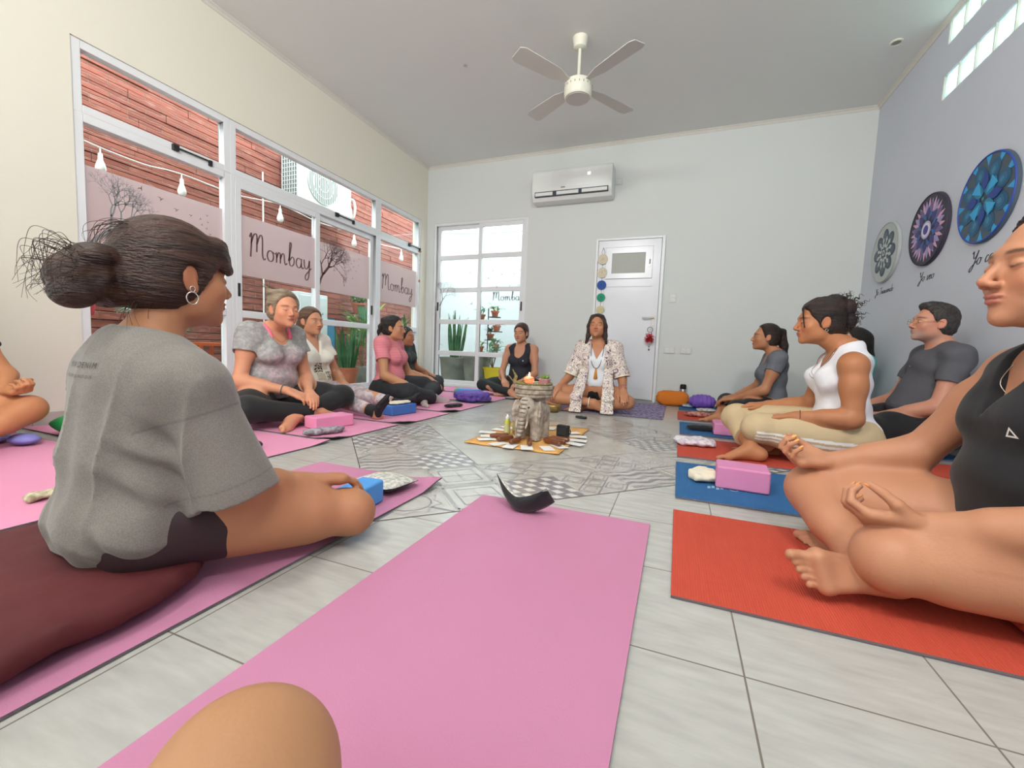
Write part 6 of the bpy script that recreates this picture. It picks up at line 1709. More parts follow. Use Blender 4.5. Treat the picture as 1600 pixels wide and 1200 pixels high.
for i in range(60):
    a = rng.uniform(-.4, PI+.4); r0 = .045
    st = hp(r0*math.cos(a)*.9, -.17+rng.normal(0, .015), -.01+r0*math.sin(a)*.9)
    amp = rng.uniform(.008, .040)
    m1 = hp((r0+amp)*math.cos(a), -.185-rng.uniform(.0, .05), -.01+(r0+amp)*math.sin(a)*.9)
    e = hp((r0+amp*.4)*math.cos(a), -.20-rng.uniform(0, .05), -.01+(r0)*math.sin(a)*.6-rng.uniform(.01, .07))
    paths.append(smooth_line([tuple(st), tuple(m1), tuple(e)], 6))
for i in range(16):
    st = hp(rng.uniform(-.05, .05), rng.uniform(-.11, -.05), -.06); paths.append(smooth_line([tuple(st), tuple(st+V3(rng.normal(0, .012), -.012, -.025)), tuple(st+V3(rng.normal(0, .02), -.006+rng.normal(0, .01), -.06))], 5))
for i in range(24):
    st = hp(rng.uniform(-.06, .06), rng.uniform(-.06, .06), .108); st[2] -= 0
    paths.append(smooth_line([tuple(hp(rng.uniform(-.05, .05), rng.uniform(-.1, .0), .105)), tuple(hp(rng.uniform(-.06, .06), rng.uniform(-.14, -.10), .085+rng.uniform(0, .02))), tuple(hp(rng.uniform(-.04, .04), -.15, .04))], 5))
P.strands('loose_hair', M_HAIRST, [smooth_line(p[::3]+[p[-1]], 6) for p in paths], .00065)
b = MB(); c = hp(.084, -.012, -.048); b.tube([c+P.R[1]*.0115*math.cos(t)+P.R[2]*.0135*math.sin(t) for t in np.linspace(0, 2*PI, 21)], .0015, 6, cap=False); b.build('hoop_earring', M_SILVER, P.root, smooth=True)
earring(P, M_SILVER, 1, .005, -.028)
def font_quads(text, size, spacing=1.15):
    cu = bpy.data.curves.new('lettering', 'FONT'); cu.body = text; cu.size = size; cu.space_character = spacing; cu.resolution_u = 2
    o = bpy.data.objects.new('lettering', cu); COL.objects.link(o)
    dg = bpy.context.evaluated_depsgraph_get(); me = bpy.data.meshes.new_from_object(o.evaluated_get(dg))
    q = [[(me.vertices[i].co.x, me.vertices[i].co.y) for i in p.vertices] for p in me.polygons]
    bpy.data.objects.remove(o); bpy.data.curves.remove(cu); bpy.data.meshes.remove(me)
    return q
zt = T(0, 0, .53)[2]
project_decal(P, tee1, font_quads('MIA DENIM', .0165, 1.35), lambda u, v: (-.050+u, -.4, zt+v), 'print_lettering', M_PRINTINK, d=(0, 1, 0))
project_decal(P, tee1, font_quads('THE SUPPLIES PAST OUR', .0085, 1.2), lambda u, v: (-.058+u, -.4, zt-.020+v), 'print_lettering', M_PRINTINK, d=(0, 1, 0))

# ================= woman in black, right foreground
M_SHORTW = mat('white_grey_print', 'cdc8c4', .8, vary=(26, '8f8a8a', .8), bump=(20, .3))
M_HAIRB = hair_mat('near_black_hair', '1d1513', '38251f')
P = Person((.80, 1.27), 91, .0036, 'person in black sleeveless top with closed eyes and upturned palms on nearest red mat',
    skin=('b68062', .5), S=.05, wide=1.06, legr=1.13, armr=1.14,
    kneeL=(-.115, .335, .130), kneeR=(.265, .385, .165), ankleR=(-.045, .355, .060), ankleL=(.17, .25, .075),
    shR=(.150, .02, .545), shL=(-.190, .05, .540),
    elR=(.22, .165, .315), wrR=(.245, .350, .262), handR=dict(F=(-.12, .97, .02), N=(-.35, .1, .95), curls=(.95, .9, .85, .8), base=.25, thumb=(.5, .15)),
    elL=(-.21, .105, .268), wrL=(-.115, .285, .215), handL=dict(F=(.12, .97, -.02), N=(.55, .15, .85), curls=(.8, .8, .8, .8), base=.25, thumb=(.75, .25)),
    footR=dict(D=(-.20, .97, .02), U=(.90, .10, -.22), size=1.05), footL=dict(D=(.1, .96, -.1), U=(-.5, .2, .8)),
    head=(-.045, .090, .715), turn=3, pitch=2, lip='b0655c', hs=1.13)
P.body()
blk = tank(P, M_BLACK, t=.012, neck='v', depth=.045, strap=.150, hem=.055, arm=.036, noise=folds(5, .004, 20, .004), extra=[(ell(P.T(0, .035, .25), (.165, .135, .17)), .06), (ell(P.T(0, .02, .40), (.15, .115, .12)), .05)])
pants(P, M_SHORTW, t=.012, thighend=.27, name='shorts')
hair_cap(P, 'hair', M_HAIRB, thick=.008, fwd=(.050, .095, .020, .008), extra=[(ell(P.hp(0, -.115, -.02), (.04, .035, .04)), .015)])
necklace(P, M_SILVER, .13, .0011)
zc = P.T(0, 0, .365)[2]
tri = [[(0, .022), (.002, .0185), (-.0085, .0), (-.0125, 0)], [(0, .022), (.0, .0165), (.0085, .0), (.0125, 0)], [(-.0125, 0), (-.0095, .004), (.0095, .004), (.0125, 0)]]
project_decal(P, blk, tri, lambda u, v: (-.085-u, .5, zc+v), 'triangle_emblem', mat('white_print', 'e6e6e4', .6), d=(0, -1, 0))
M_NAIL = mat('orange_nail_polish', 'f0a35c', .25)
for pr, k, tg in P.P:
    if tg in ('tipR', 'tipL'):
        A_, B_, _f = CONE_ENDS[id(pr[0])]; dd = unit(B_-A_); hd = P.d['hand'+tg[-1]]; Nn = unit(hd['N']); Ff = unit(hd['F']); Nn = unit(Nn-Ff*(Nn@Ff)); dor = unit(Ff*(dd@Nn)-Nn*(dd@Ff)); dor = unit(dor-dd*(dor@dd)); lat = np.cross(dd, dor)
        Mn = Matrix([(lat[i], dd[i], dor[i]) for i in range(3)]).to_4x4()
        b = MB(); b.blob(tuple(B_+dor*.0054+dd*.0015), (.0048, .0082, .0022), 10, 8, M=Mn); b.build('fingernail', M_NAIL, P.root, smooth=True)
M_TAT = mat('tattoo_ink', '3a3434', .6)

# ================= grey-blonde woman
M_HAIRGB = hair_mat('ash_blonde_hair', '6d5b48', 'a8967c')
M_T3 = mat('grey_pink_printed_jersey', 'a7a6a2', .85, vary=(36, '8a888a', .75), bump=(30, .2), vc=True)
P = Person((-2.66, 2.12), -92, .0055, 'person with ash-blonde hair tied up, grey and pink T-shirt and black leggings, hands crossed',
    skin=('cf9070', .5), S=.06, wide=1.18, belly=.02, bust=1.2, armr=1.12, legr=1.15,
    kneeR=(.35, .30, .135), kneeL=(-.345, .35, .165), ankleR=(-.06, .44, .082), ankleL=(.13, .42, .065),
    elR=(.25, .09, .29), wrR=(.10, .33, .235), handR=dict(F=(-.45, .75, -.35), N=(-.15, -.35, -.9)),
    elL=(-.22, .13, .29), wrL=(-.04, .36, .225), handL=dict(F=(.35, .8, -.35), N=(0, -.35, -.9)),
    head=(.02, .135, .70), lean=.07, turn=-12, pitch=-2, brow='5a4030', hs=1.03)
P.body()
def t3col(V):
    a = np.array(rgb('aaa9a5')); b = np.array(rgb('c7a3ac'))
    z = V[:, 2]; x = V[:, 0]; m = np.exp(-(((z-.36)/.13)**4))*np.exp(-((x)/.13)**4)*.8*(V[:, 1] > .0)
    n = np.sin(x*150+4*np.sin(z*60))*np.sin(z*130+3*np.sin(x*70))
    C = a*(1-m[:, None])+b*m[:, None]
    return C*(1-.22*(n > .45))[:, None]
tee(P, M_T3, t=.012, sl=.42, sr=(.068, .072), neck='scoop', depth=.015, hem=.05, color=t3col, noise=folds(4, .0035, 26, .004), loose=.006)
pants(P, M_BLACKL, t=.008, end=.8)
M_PINKSTRAP = mat('neon_pink_strap', 'ff6f91', .6)
for sd in (1, -1):
    pts = [P.T(sd*.085, -.02, .600), P.T(sd*.080, .03, .585), P.T(sd*.076, .065, .545), P.T(sd*.070, .085, .51)]
    b = MB(); b.tube(smooth_line(pts, 4), .011, 8); b.build('bra_strap', M_PINKSTRAP, P.root, smooth=True)
hp = P.hp
hair_cap(P, 'hair', M_HAIRGB, thick=.016, fwd=(.058, .090, .026, .004), extra=[(ell(hp(.04, -.075, .095), (.038, .034, .034)), .02), (cone(hp(.045, -.08, .10), hp(.055, -.10, .145), .018, .008), .01), (cone(hp(.05, -.07, .10), hp(.085, -.07, .14), .016, .006), .01)])
P.strands('hair_tuft', mat('dark_blonde', '4a3a28', .5), [smooth_line([tuple(hp(.045, -.08, .10)), tuple(hp(.05+rng.normal(0, .015), -.09+rng.normal(0, .012), .130)), tuple(hp(.065+rng.normal(0, .028), -.10+rng.normal(0, .025), .150+rng.normal(0, .012)))], 4) for i in range(30)], .002)
necklace(P, M_SILVER, .085, .0012)
ring_on(P, 'bracelet', mat('bracelet_cord', '4a5a66', .6), P.J['elR'], P.J['wrR'], .9, .032, .003)
P3 = P

# ================= woman in the white printed T-shirt, legs out
M_HAIRBR = hair_mat('mid_brown_hair', '50392b', '7d5f47')
M_T4 = mat('cream_jersey', 'e6e2d6', .85, bump=(30, .2), vc=True)
M_FLORAL = mat('floral_leggings', 'cdbfc0', .8, vary=(30, '8f7f8a', .75), bump=(24, .1))
M_SOCKB = mat('black_sock', '1c1c20', .8, bump=(60, .1))
P = Person((-2.95, 2.74), -88, .006, 'person in cream T-shirt with leopard print, floral leggings and black socks, legs stretched out',
    skin=('c48c6c', .5), S=.02, wide=1.16, belly=.03, bust=1.25, armr=1.12, legr=1.0,
    kneeR=(.16, .46, .115), kneeL=(-.15, .42, .120), ankleR=(.24, .88, .060), ankleL=(-.19, .80, .062),
    footR=dict(D=(.35, .45, .82), U=(-.1, -.9, .4)), footL=dict(D=(-.30, .65, .70), U=(.1, -.75, .55)),
    elR=(.25, .06, .27), wrR=(.12, .26, .20), elL=(-.25, .08, .27), wrL=(-.14, .27, .20),
    head=(0, .045, .705), turn=-6, pitch=0, brow='3a2a22', eyes='open')
P.body()
def t4col(V):
    C = np.tile(np.array(rgb('e6e2d6')), (len(V), 1)); x, y, z = V.T
    n = np.sin(x*130+3*np.sin(z*80))*np.sin(z*140+2.5*np.sin(x*95+1))
    fr_ = y > .03
    for cx, cz, w, h, col in ((.045, .345, .040, .040, '2a2220'), (-.055, .275, .038, .035, '2a2220'), (-.03, .355, .035, .03, 'b9ae9c'), (.03, .27, .04, .03, 'b9ae9c')):
        box = (np.abs(x-cx) < w)*(np.abs(z-cz) < h)*fr_
        C[box > 0] = np.array(rgb('cfc3ae')); m = (box > 0) & ((n > .1) if col == '2a2220' else (n > .5)); C[m] = np.array(rgb(col))
    return C
tee(P, M_T4, t=.012, sl=.48, sr=(.068, .072), neck='v', depth=.02, hem=.04, color=t4col, noise=folds(7, .003, 26, .004), loose=.008)
pants(P, M_FLORAL, t=.007, end=.80)
socks(P, M_SOCKB, upto=.16)
hp = P.hp
hair_cap(P, 'hair', M_HAIRBR, thick=.010, fwd=(.062, .086, .026, .004), extra=[(cone(hp(0, -.105, .035), hp(.02, -.145, -.06), .032, .028), .015), (cone(hp(.02, -.145, -.06), hp(.02, -.12, -.11), .028, .012), .015)])
necklace(P, M_SILVER, .07, .0012)
P4 = P

# ================= woman in the pink T-shirt
M_HAIRK = hair_mat('black_hair', '15120f', '29201c')
M_T5 = mat('pink_striped_jersey', 'd2727c', .85, stripes=('Z', 22, 'e0909a', .5), bump=(30, .2))
M_DARKPANT = mat('charcoal_pants', '26272c', .85, bump=(16, .35))
M_SOCKG = mat('grey_sock', 'b5a9a6', .9, bump=(80, .2))
P = Person((-2.62, 3.42), -78, .0065, 'person in pink T-shirt, glasses and charcoal trousers with black hair in a bun',
    skin=('b98462', .5), S=.03, wide=1.02, belly=.015, bust=1.15, armr=1.05, legr=1.1,
    kneeR=(.30, .33, .13), kneeL=(-.37, .34, .14), ankleR=(-.03, .45, .06), ankleL=(.12, .40, .055),
    elR=(.245, .07, .27), wrR=(.27, .28, .215), elL=(-.26, .08, .27), wrL=(-.31, .29, .225),
    head=(0, .045, .685), turn=3, pitch=0, brow='1c1412')
P.body()
tee(P, M_T5, t=.010, sl=.52, sr=(.060, .062), hem=.04, noise=folds(8, .003, 26, .003))
pants(P, M_DARKPANT, t=.018, end=.95, noise=folds(9, .006, 22), name='trousers')
socks(P, M_SOCKG, upto=.2)
hp = P.hp
hair_cap(P, 'hair', M_HAIRK, thick=.013, fwd=(.055, .088, .022, .004), extra=[(ell(hp(0, -.12, .01), (.045, .045, .045)), .01), (ell(hp(.0, -.10, .075), (.032, .04, .035)), .015), (ell(hp(.02, -.15, -.03), (.02, .02, .025)), .01), (cone(hp(.02, -.15, -.04), hp(.03, -.15, -.10), .012, .004), .008)],
    noise=lambda X, Y, Z: .004*wob(X, Y, Z, 90, 3))
glasses(P, M_SILVER)
ring_on(P, 'forearm_tattoo', mat('tattoo', '5b4a44', .6), P.J['elL'], P.J['wrL'], .42, .0335, .002)
P5 = P

# ================= the person mostly hidden behind her
P = Person((-3.12, 4.33), -86, .008, 'person mostly hidden behind the one in pink, only dark hair and one hand showing',
    skin=('a8704f', .5), S=.0, wide=1.0, kneeR=(.33, .30, .12), kneeL=(-.34, .30, .12),
    elR=(.23, .09, .27), wrR=(.27, .36, .20), handR=dict(F=(.1, .9, .1), N=(0, -.3, 1), curls=(.9, .9, .9, .9)), head=(0, .04, .66))
P.body()
tee(P, mat('dark_green_jersey', '2f3a38', .9, bump=(30, .2)), t=.010)
pants(P, mat('dark_grey_pants', '3a3a42', .9, bump=(20, .2)), t=.010, name='trousers')
hair_cap(P, 'hair', M_HAIRK, thick=.012, extra=[(ell(P.hp(0, -.11, .0), (.04, .04, .04)), .015)])

# ================= woman in the dark tank top by the back wall
P = Person((-1.80, 4.90), 180, .007, 'person in dark navy tank top sitting cross-legged against the back wall, beside the back window',
    skin=('c08a6c', .5), S=.03, wide=.98, bust=.9,
    kneeR=(.40, .22, .12), kneeL=(-.38, .22, .12),
    elR=(.215, .07, .285), wrR=(.12, .25, .20), elL=(-.215, .07, .285), wrL=(-.12, .25, .20),
    handR=dict(F=(-.5, .7, -.4), N=(0, -.4, -.9)), handL=dict(F=(.5, .7, -.4), N=(0, -.4, -.9)),
    head=(0.0, .04, .73), turn=-4, pitch=-3, brow='33221c')
P.body()
tk = tank(P, mat('navy_jersey', '22242e', .8, bump=(30, .15)), t=.008, depth=.05, strap=.10)
pants(P, mat('green_black_leggings', '1d2526', .8, bump=(20, .1)), t=.007)
hair_cap(P, 'hair', hair_mat('auburn_hair', '33201c', '573830'), thick=.012, fwd=(.065, .080, .026, -.010), extra=[(ell(P.hp(0, -.06, .085), (.055, .05, .035)), .02)])
zc = P.T(0, 0, .40)[2]
project_decal(P, tk, [[(-.007, 0), (0, -.008), (.007, 0), (0, .008)]], lambda u, v: (-.075+u, .5, zc+v), 'chest_emblem', mat('white_print', 'e6e6e4', .6), d=(0, -1, 0))

# ================= the woman leading the circle
M_KIM = bpy.data.materials.new('kimono_print'); M_KIM.use_nodes = True
_n = M_KIM.node_tree.nodes; _l = M_KIM.node_tree.links; _b = _n['Principled BSDF']; _b.inputs['Roughness'].default_value = .85
_tc = _n.new('ShaderNodeTexCoord'); _no = _n.new('ShaderNodeTexNoise'); _no.inputs['Scale'].default_value = 26; _no.inputs['Detail'].default_value = 1.5; _no.inputs['Distortion'].default_value = 1.2
_cr = _n.new('ShaderNodeValToRGB'); _cr.color_ramp.interpolation = 'CONSTANT'
_e = _cr.color_ramp.elements; _e[0].position = 0; _e[0].color = (*rgb('e9e2d6'), 1); _e[1].position = .43; _e[1].color = (*rgb('6d4a5c'), 1)
for p_, c_ in ((.47, 'ece6da'), (.535, '9c7590'), (.56, 'e9e2d6'), (.60, 'a5644c'), (.625, 'ece6da'), (.66, '5b4a6a')):
    x_ = _e.new(p_); x_.color = (*rgb(c_), 1)
_l.new(_tc.outputs['Object'], _no.inputs['Vector']); _l.new(_no.outputs[0], _cr.inputs[0]); _l.new(_cr.outputs[0], _b.inputs['Base Color'])
M_WHITET = mat('white_jersey', 'dfe3ea', .85, bump=(30, .2))
P = Person((-.735, 4.20), 183, .0065, 'person with long dark hair, printed open kimono and tassel necklace, sitting on the purple mat',
    skin=('b9805f', .5), S=.07, wide=.98, bust=.9, legr=1.0,
    kneeR=(.345, .30, .12), kneeL=(-.315, .26, .12), ankleR=(-.02, .30, .10), ankleL=(.10, .22, .05),
    footR=dict(D=(-.95, .1, -.1), U=(.1, .5, .8)),
    elR=(.26, .04, .32), wrR=(.325, .25, .225), handR=dict(F=(.25, .85, -.42), N=(.0, -.45, -.9), curls=(.3, .3, .3, .3), spread=.08),
    elL=(-.245, .04, .32), wrL=(-.275, .25, .225), handL=dict(F=(-.15, .85, -.45), N=(0, -.45, -.9), curls=(.3, .3, .3, .3), spread=.08),
    head=(.02, .035, .745), turn=0, pitch=6, brow='2a1a16')
P.body()
tt = tee(P, M_WHITET, t=.008, sl=.2, sr=(.058, .056), neck='v', depth=.02, hem=.125, hole=False)
pants(P, M_BLACKL, t=.008, thighend=.42, name='shorts')
J = P.J; T = P.T
slit = (lambda X, Y, Z: np.maximum(np.abs(X+.002)-(.068+.02*np.clip((.6-Z)*1.5, 0, 1)), -(Y-.005)), np.array((-.15, -.02, -.02)), np.array((.15, .5, .75)))
P.cloth('kimono', {'torso': .022, 'pelvis': .02, 'bust': .018, 'shoulder': .016, 'delt': .016}, M_KIM,
    extra=[(cone(J['shR'], J['elR']*.95+J['shR']*.05, .066, .076, end=True), .03), (cone(J['shL'], J['elL']*.95+J['shL']*.05, .066, .076, end=True), .03),
           (cone(T(.11, .10, .31), V3(.13, .22, .225), .050, .052, (V3(0, .6, .8), .40)), .04), (cone(T(-.11, .10, .31), V3(-.13, .22, .225), .050, .052, (V3(0, .6, .8), .40)), .04),
           (cone(V3(.13, .22, .225), V3(.135, .355, .150), .052, .054, (V3(0, .5, .85), .32)), .03), (cone(V3(-.13, .22, .225), V3(-.145, .335, .150), .052, .054, (V3(0, .5, .85), .32)), .03),
           (cone(V3(.135, .355, .150), V3(.135, .385, .02), .054, .060, (V3(0, 1, .2), .28)), .03), (cone(V3(-.145, .335, .150), V3(-.15, .365, .02), .054, .060, (V3(0, 1, .2), .28)), .03)],
    ops=[('sub', slit, .004), ('sub', cone(T(0, -.01, .59), T(0, .02, .75), .075, .10), .008), ('sub', ell(T(0, .30, .035), (.085, .14, .16)), .01),
         sleeve_hole(P, 'R', .95, .066, .03), sleeve_hole(P, 'L', .95, .066, .03)],
    noise=folds(11, .004, 24, .0), ground=.012)
for c in 'RL':
    a = J['sh'+c]*.05+J['el'+c]*.95; d = unit(J['el'+c]-J['sh'+c])
    P.cloth('sleeve_cuff', {}, mat('cream_cuff', 'e8e0c8', .9), extra=[(cone(a-d*.012, a+d*.006, .079, .080, end=True, start=True), .003)], ops=[('sub', cone(a-d*.04, a+d*.04, .068, .070), .003)])
hp = P.hp
lh = []
for sd in (1, -1):
    lh += [(cone(hp(sd*.045, .035, .085), hp(sd*.078, .015, .0), .024, .020), .02), (cone(hp(sd*.078, .010, .0), hp(sd*.080, -.004, -.09), .021, .022), .02), (cone(hp(sd*.080, -.004, -.09), hp(sd*.098, .010, -.165), .022, .012), .02)]
lh += [(cone(hp(0, -.075, .0), hp(0, -.075, -.14), .06, .05), .02)]
hair_cap(P, 'hair', hair_mat('long_brown_hair', '2a1d1b', '4c3833'), thick=.010, fwd=(.056, .092, .020, .004), extra=lh)
M_BEAD = mat('dark_beads', '5a2c28', .5); M_TASSEL = mat('orange_tassel', 'd58a2e', .8, bump=(60, .5, (1, 1, .1)))
nk = necklace(P, M_BEAD, .235, .0028, w=.060, name='mala_necklace')
if nk:
    lowp = min(nk, key=lambda p: p.z); b = MB()
    b.lathe([(.002, 0), (.008, -.006), (.009, -.014), (.007, -.02), (.011, -.04), (.019, -.098), (.0, -.10)], 12, (lowp.x, lowp.y+.010, lowp.z)); b.build('tassel', M_TASSEL, P.root, smooth=True)
ring_on(P, 'bracelet', mat('pink_beads', 'c48a86', .5), J['elL'], J['wrL'], .86, .031, .005)
ring_on(P, 'bracelet', mat('red_beads', '8a4040', .5), J['elL'], J['wrL'], .80, .031, .004)
ring_on(P, 'anklet', mat('white_cord', 'ece6da', .6), J['kneeR'], J['ankleR'], .88, .043, .004)

# ================= woman with the ponytail, far right
M_T8 = mat('slate_grey_jersey', '6c7078', .85, vary=(300, '5f636b', .8), bump=(26, .25))
P = Person((.79, 4.27), 90, .0065, 'person in short-sleeved grey top and black leggings with a long dark ponytail, in profile',
    skin=('b27a58', .5), S=.03, wide=.94, bust=.95,
    kneeR=(.31, .33, .145), kneeL=(-.25, .30, .135), ankleR=(-.20, .43, .055), ankleL=(.10, .36, .05),
    footR=dict(D=(-.30, .95, -.05), U=(.5, .25, .75)),
    elR=(.20, .10, .30), wrR=(.10, .28, .215), elL=(-.20, .10, .30), wrL=(-.08, .30, .205),
    handR=dict(F=(-.4, .8, -.2), N=(0, -.3, -1)), handL=dict(F=(.35, .85, -.2), N=(0, -.3, -1)),
    head=(0, .075, .72), lean=.02, pitch=3, turn=3, brow='241814')
P.body()
tee(P, M_T8, t=.009, sl=.40, sr=(.060, .062), neck='v', depth=.01, hem=.04, noise=folds(12, .002, 30, .003))
pants(P, M_BLACKL, t=.007, end=.55)
hp = P.hp
hair_cap(P, 'hair', M_HAIRB, thick=.008, fwd=(.052, .092, .022, .006), extra=[(cone(hp(0, -.085, .075), hp(0, -.128, .06), .018, .022), .01), (cone(hp(0, -.128, .06), hp(0, -.150, -.06), .025, .032), .015), (cone(hp(0, -.150, -.06), hp(0, -.165, -.21), .032, .030), .02), (cone(hp(0, -.165, -.21), hp(0, -.15, -.39), .030, .008), .02)])
earring(P, M_SILVER, -1, .006)

# ================= woman in the white tank top
M_KHAKI = mat('khaki_track_pants', 'c4ad88', .75, bump=(14, .4), vc=True)
M_WHITETK = mat('white_rib_knit', 'e4e3e8', .85, bump=(34, .2))
P = Person((.86, 2.78), 93, .0045, 'person in white tank top and khaki striped track pants with curly dark hair pinned up',
    skin=('b17550', .5), S=.06, wide=1.03, belly=.005, bust=1.15, armr=1.22, legr=1.10,
    kneeL=(-.135, .44, .185), kneeR=(.19, .49, .195), ankleR=(-.16, .47, .078), ankleL=(.06, .34, .05),
    footR=dict(D=(-.12, .98, -.12), U=(.35, .1, .9)), footL=dict(D=(.1, .96, -.1), U=(-.5, .2, .8)),
    shR=(.17, .03, .555), shL=(-.18, .05, .545),
    elL=(-.215, .045, .28), wrL=(-.155, .27, .265), handL=dict(F=(.05, .97, -.12), N=(0, -.15, -1), curls=(.25, .25, .3, .3), spread=.07, base=.1, thumb=(.1, .1)),
    elR=(.215, .10, .30), wrR=(.18, .33, .285), handR=dict(F=(-.05, .97, -.1), N=(0, -.15, -1), curls=(.2, .25, .3, .3), base=.1, thumb=(.1, .1)),
    head=(.0, .125, .710), lean=.04, turn=2, pitch=-3, brow='2a1a14', hs=1.05, neckr=1.15)
P.body()
tank(P, M_WHITETK, t=.010, depth=.02, strap=.115, hem=.03, arm=.060, noise=folds(14, .003, 28, .004))
J = P.J
def khcol(V):
    C = np.tile(np.array(rgb('c4ad88')), (len(V), 1))
    for c, sd in (('L', -1), ('R', 1)):
        a, b = J['hip'+c], J['knee'+c]; d = unit(b-a); L = np.linalg.norm(b-a)
        t = (V-a)@d; lat = (V-a)-t[:, None]*d; u = unit(np.array([sd, 0, 0])-d*d[0]*sd); w = np.cross(d, u)*(-sd)
        ang = np.degrees(np.arctan2(lat@w, lat@u))
        near = (V[:, 0]*sd > .0) & (t > -.05) & (t < L+.03)
        for k in (-14, 0, 14):
            C[near & (np.abs(ang-k+24) < 3.8)] = np.array(rgb('ece8e4'))
    return C
P.cloth('track_pants', {'pelvis': .012, 'thigh': .014, 'knee': .010}, M_KHAKI,
    extra=[(cone(J['kneeL'], J['kneeL']*.25+J['ankleL']*.75, .070, .062, end=True), .03), (cone(J['kneeR'], J['kneeR']*.3+J['ankleR']*.7, .072, .062, end=True), .03)],
    noise=folds(15, .0035, 24), color=khcol)
hp = P.hp
ex = [(ell(hp(0, -.075, .095), (.055, .05, .048)), .015), (ell(hp(0, -.125, .065), (.048, .042, .050)), .01), (ell(hp(0, -.135, .0), (.042, .035, .045)), .01), (ell(hp(0, -.10, -.045), (.05, .035, .03)), .01)]
hair_cap(P, 'hair', M_HAIRB, thick=.010, fwd=(.068, .078, .030, .004), extra=ex, noise=lambda X, Y, Z: .0045*wob(X, Y, Z, 85, 5))
paths = []
for i in range(110):
    a = rng.uniform(0, 2*PI); st = hp(rng.normal(0, .03), -.105+.055*math.cos(a), .045+.075*math.sin(a)); u = unit(st-hp(0, -.05, .02)); p = [st]
    v = unit(rng.normal(0, 1, 3)); w = np.cross(u, v); rr = rng.uniform(.006, .014)
    for k in range(1, 14): p.append(st+u*(.0028*k)+v*rr*math.sin(k*.8)+w*rr*(1-math.cos(k*.8)))
    paths.append([tuple(q) for q in p])
P.strands('curls', M_HAIRB, paths, .0022)
P.strands('face_lock', M_HAIRB, [smooth_line([tuple(hp(-.035+i*.004, .075, .075)), tuple(hp(-.060+i*.003, .085, .03)), tuple(hp(-.062+i*.003, .078, -.03))], 5) for i in range(5)], .0018)
earring(P, M_SILVER, -1, .006); 
necklace(P, M_SILVER, .15, .0012); necklace(P, mat('brown_cord', '4a3028', .7), .17, .001)
ring_on(P, 'bracelet', mat('brown_cord', '4a3028', .7), J['elL'], J['wrL'], .93, .0335, .0015)

# ================= woman in turquoise behind her
P = Person((1.50, 4.68), 90, .0075, 'person in turquoise top with very long black hair, mostly hidden in far right corner',
    skin=('c99279', .5), S=.03, wide=.98, kneeR=(.30, .32, .12), kneeL=(-.33, .30, .12), head=(0, .05, .72))
P.body()
tee(P, mat('turquoise_jersey', '5bbcb4', .85, bump=(30, .2)), t=.010, sl=.9, sr=(.058, .05))
pants(P, M_BLACKL, t=.008)
hp = P.hp
hair_cap(P, 'hair', M_HAIRK, thick=.011, fwd=(.050, .092, .018, .006), extra=[(cone(hp(0, -.08, .02), hp(0, -.105, -.14), .07, .058), .03), (cone(hp(0, -.105, -.14), hp(0, -.125, -.36), .058, .05), .03), (cone(hp(0, -.125, -.36), hp(0, -.09, -.50), .05, .03, ), .03),
   (cone(hp(-.06, -.02, .0), hp(-.07, -.05, -.14), .028, .03), .02)])

# ================= the man
M_T11 = mat('dark_grey_jersey', '55555b', .85, bump=(26, .25))
P = Person((1.455, 3.33), 90, .005, 'person with short dark hair, glasses, grey stubble and dark grey T-shirt by the grey wall',
    skin=('c58a72', .5), male=True, bust=0, S=.09, wide=1.12, belly=.045, armr=1.05, legr=1.1,
    sh=(.180, -.02, .525), kneeR=(.30, .36, .16), kneeL=(-.25, .38, .16), ankleR=(-.05, .40, .07), ankleL=(.1, .34, .06),
    elR=(.26, .08, .33), wrR=(.20, .30, .25), elL=(-.25, .08, .33), wrL=(-.16, .29, .25),
    handR=dict(F=(-.1, .97, -.1), N=(0, -.2, -1)), handL=dict(F=(.1, .97, -.1), N=(0, -.2, -1)),
    head=(0, .04, .725), pitch=6, turn=4, brow='2a2220', stubble='a79a94', lip='b07468', eyes='open')
P.body()
tt = tee(P, M_T11, t=.010, sl=.55, sr=(.054, .060), hem=.05, noise=folds(17, .003, 24, .004), loose=.008)
pants(P, M_BLACK, t=.020, end=.95, noise=folds(18, .005, 22), name='trousers')
zc = P.T(0, 0, .46)[2]
project_decal(P, tt, [[(-.012, 0), (.012, .0), (.010, .006), (-.006, .005)]], lambda u, v: (.02+u, .5, zc+v), 'chest_emblem', mat('grey_print', 'b8b8bc', .6), d=(0, -1, 0))
hp = P.hp
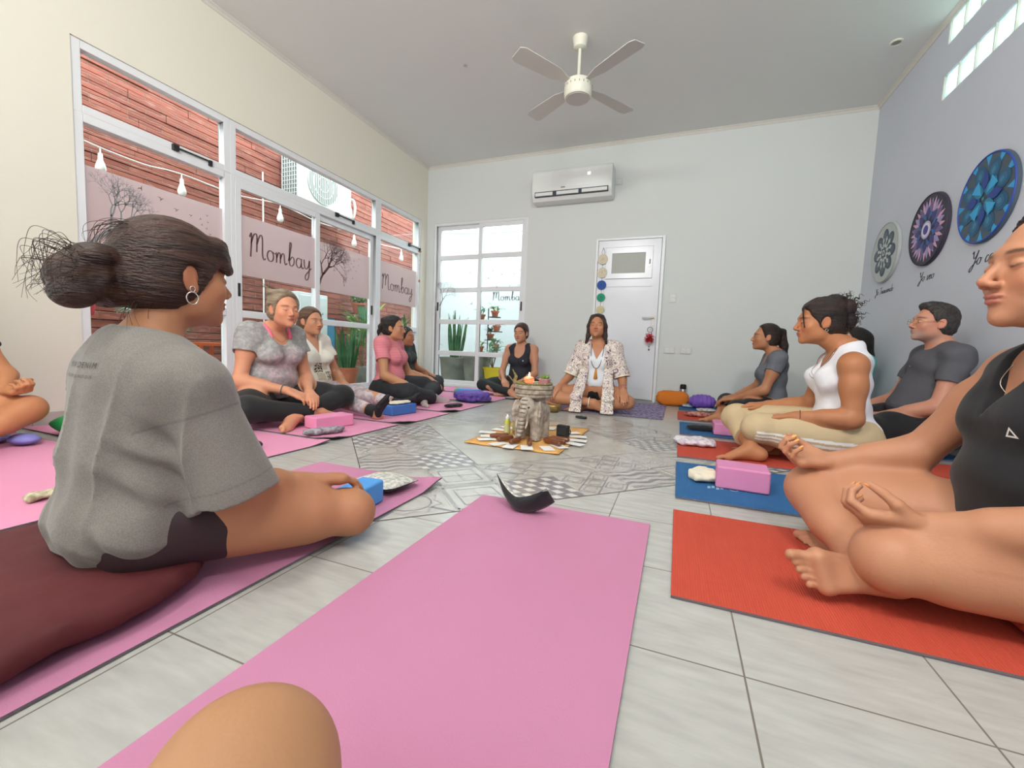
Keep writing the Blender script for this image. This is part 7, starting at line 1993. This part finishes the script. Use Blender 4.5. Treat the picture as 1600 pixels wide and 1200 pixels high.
hair_cap(P, 'hair', mat('short_dark_hair', '26211f', .6, vary=(60, '4a4542', .6), bump=(160, .6)), thick=.009, fwd=(.060, .085, .022, .010), low=-.062, extra=[(ell(hp(0, .035, .105), (.05, .045, .022)), .02)],
    noise=lambda X, Y, Z: .0028*wob(X, Y, Z, 130, 6))
glasses(P, M_GOLD, .0013)

# ================= the person at the far left edge
P = Person((-3.22, .80), -90, .0055, 'person cut off by the left edge, only bare knee, foot and an upturned hand showing',
    skin=('bf8058', .5), S=.03, wide=1.05,
    kneeL=(-.255, .285, .175), kneeR=(.33, .33, .13), ankleL=(-.05, .36, .06), ankleR=(.06, .28, .06),
    footL=dict(D=(-.25, .9, -.05), U=(-.7, .2, .6)),
    elL=(-.24, .12, .33), wrL=(-.20, .215, .262), handL=dict(F=(-.25, .92, .05), N=(.15, .1, 1), curls=(1.0, 1.0, 1.0, 1.0), base=.3),
    head=(0, .04, .74))
P.body()
tee(P, mat('navy_tee', '2c3346', .9, bump=(30, .2)), t=.012)
pants(P, mat('black_shorts', '1c1c22', .9), t=.010, thighend=.4, name='shorts')
hair_cap(P, 'hair', M_HAIRDB, thick=.012, extra=[(ell(P.hp(0, -.11, .0), (.04, .04, .04)), .015)])

# ================= the person whose knee is at the bottom edge
P = Person((-.06, -.20), 4, .006, 'person whose bare knee shows at the bottom edge, on the centre pink mat',
    skin=('ad7f5c', .5), S=.0, wide=.95,
    kneeL=(-.238, .455, .160), kneeR=(.34, .18, .10), ankleL=(.02, .22, .05), ankleR=(-.02, .14, .05),
    elR=(.25, -.02, .30), wrR=(.28, .12, .19), elL=(-.25, -.02, .30), wrL=(-.20, .12, .20), head=(0.0, -.10, .82), legr=1.2)
P.body()
tank(P, mat('plum_tank', '4a3844', .9), t=.008)
pants(P, mat('black_shorts', '1c1c22', .9), t=.010, thighend=.4, name='shorts')
hair_cap(P, 'hair', M_HAIRDB, thick=.012, extra=[(ell(P.hp(0, -.11, .0), (.04, .04, .04)), .015)])
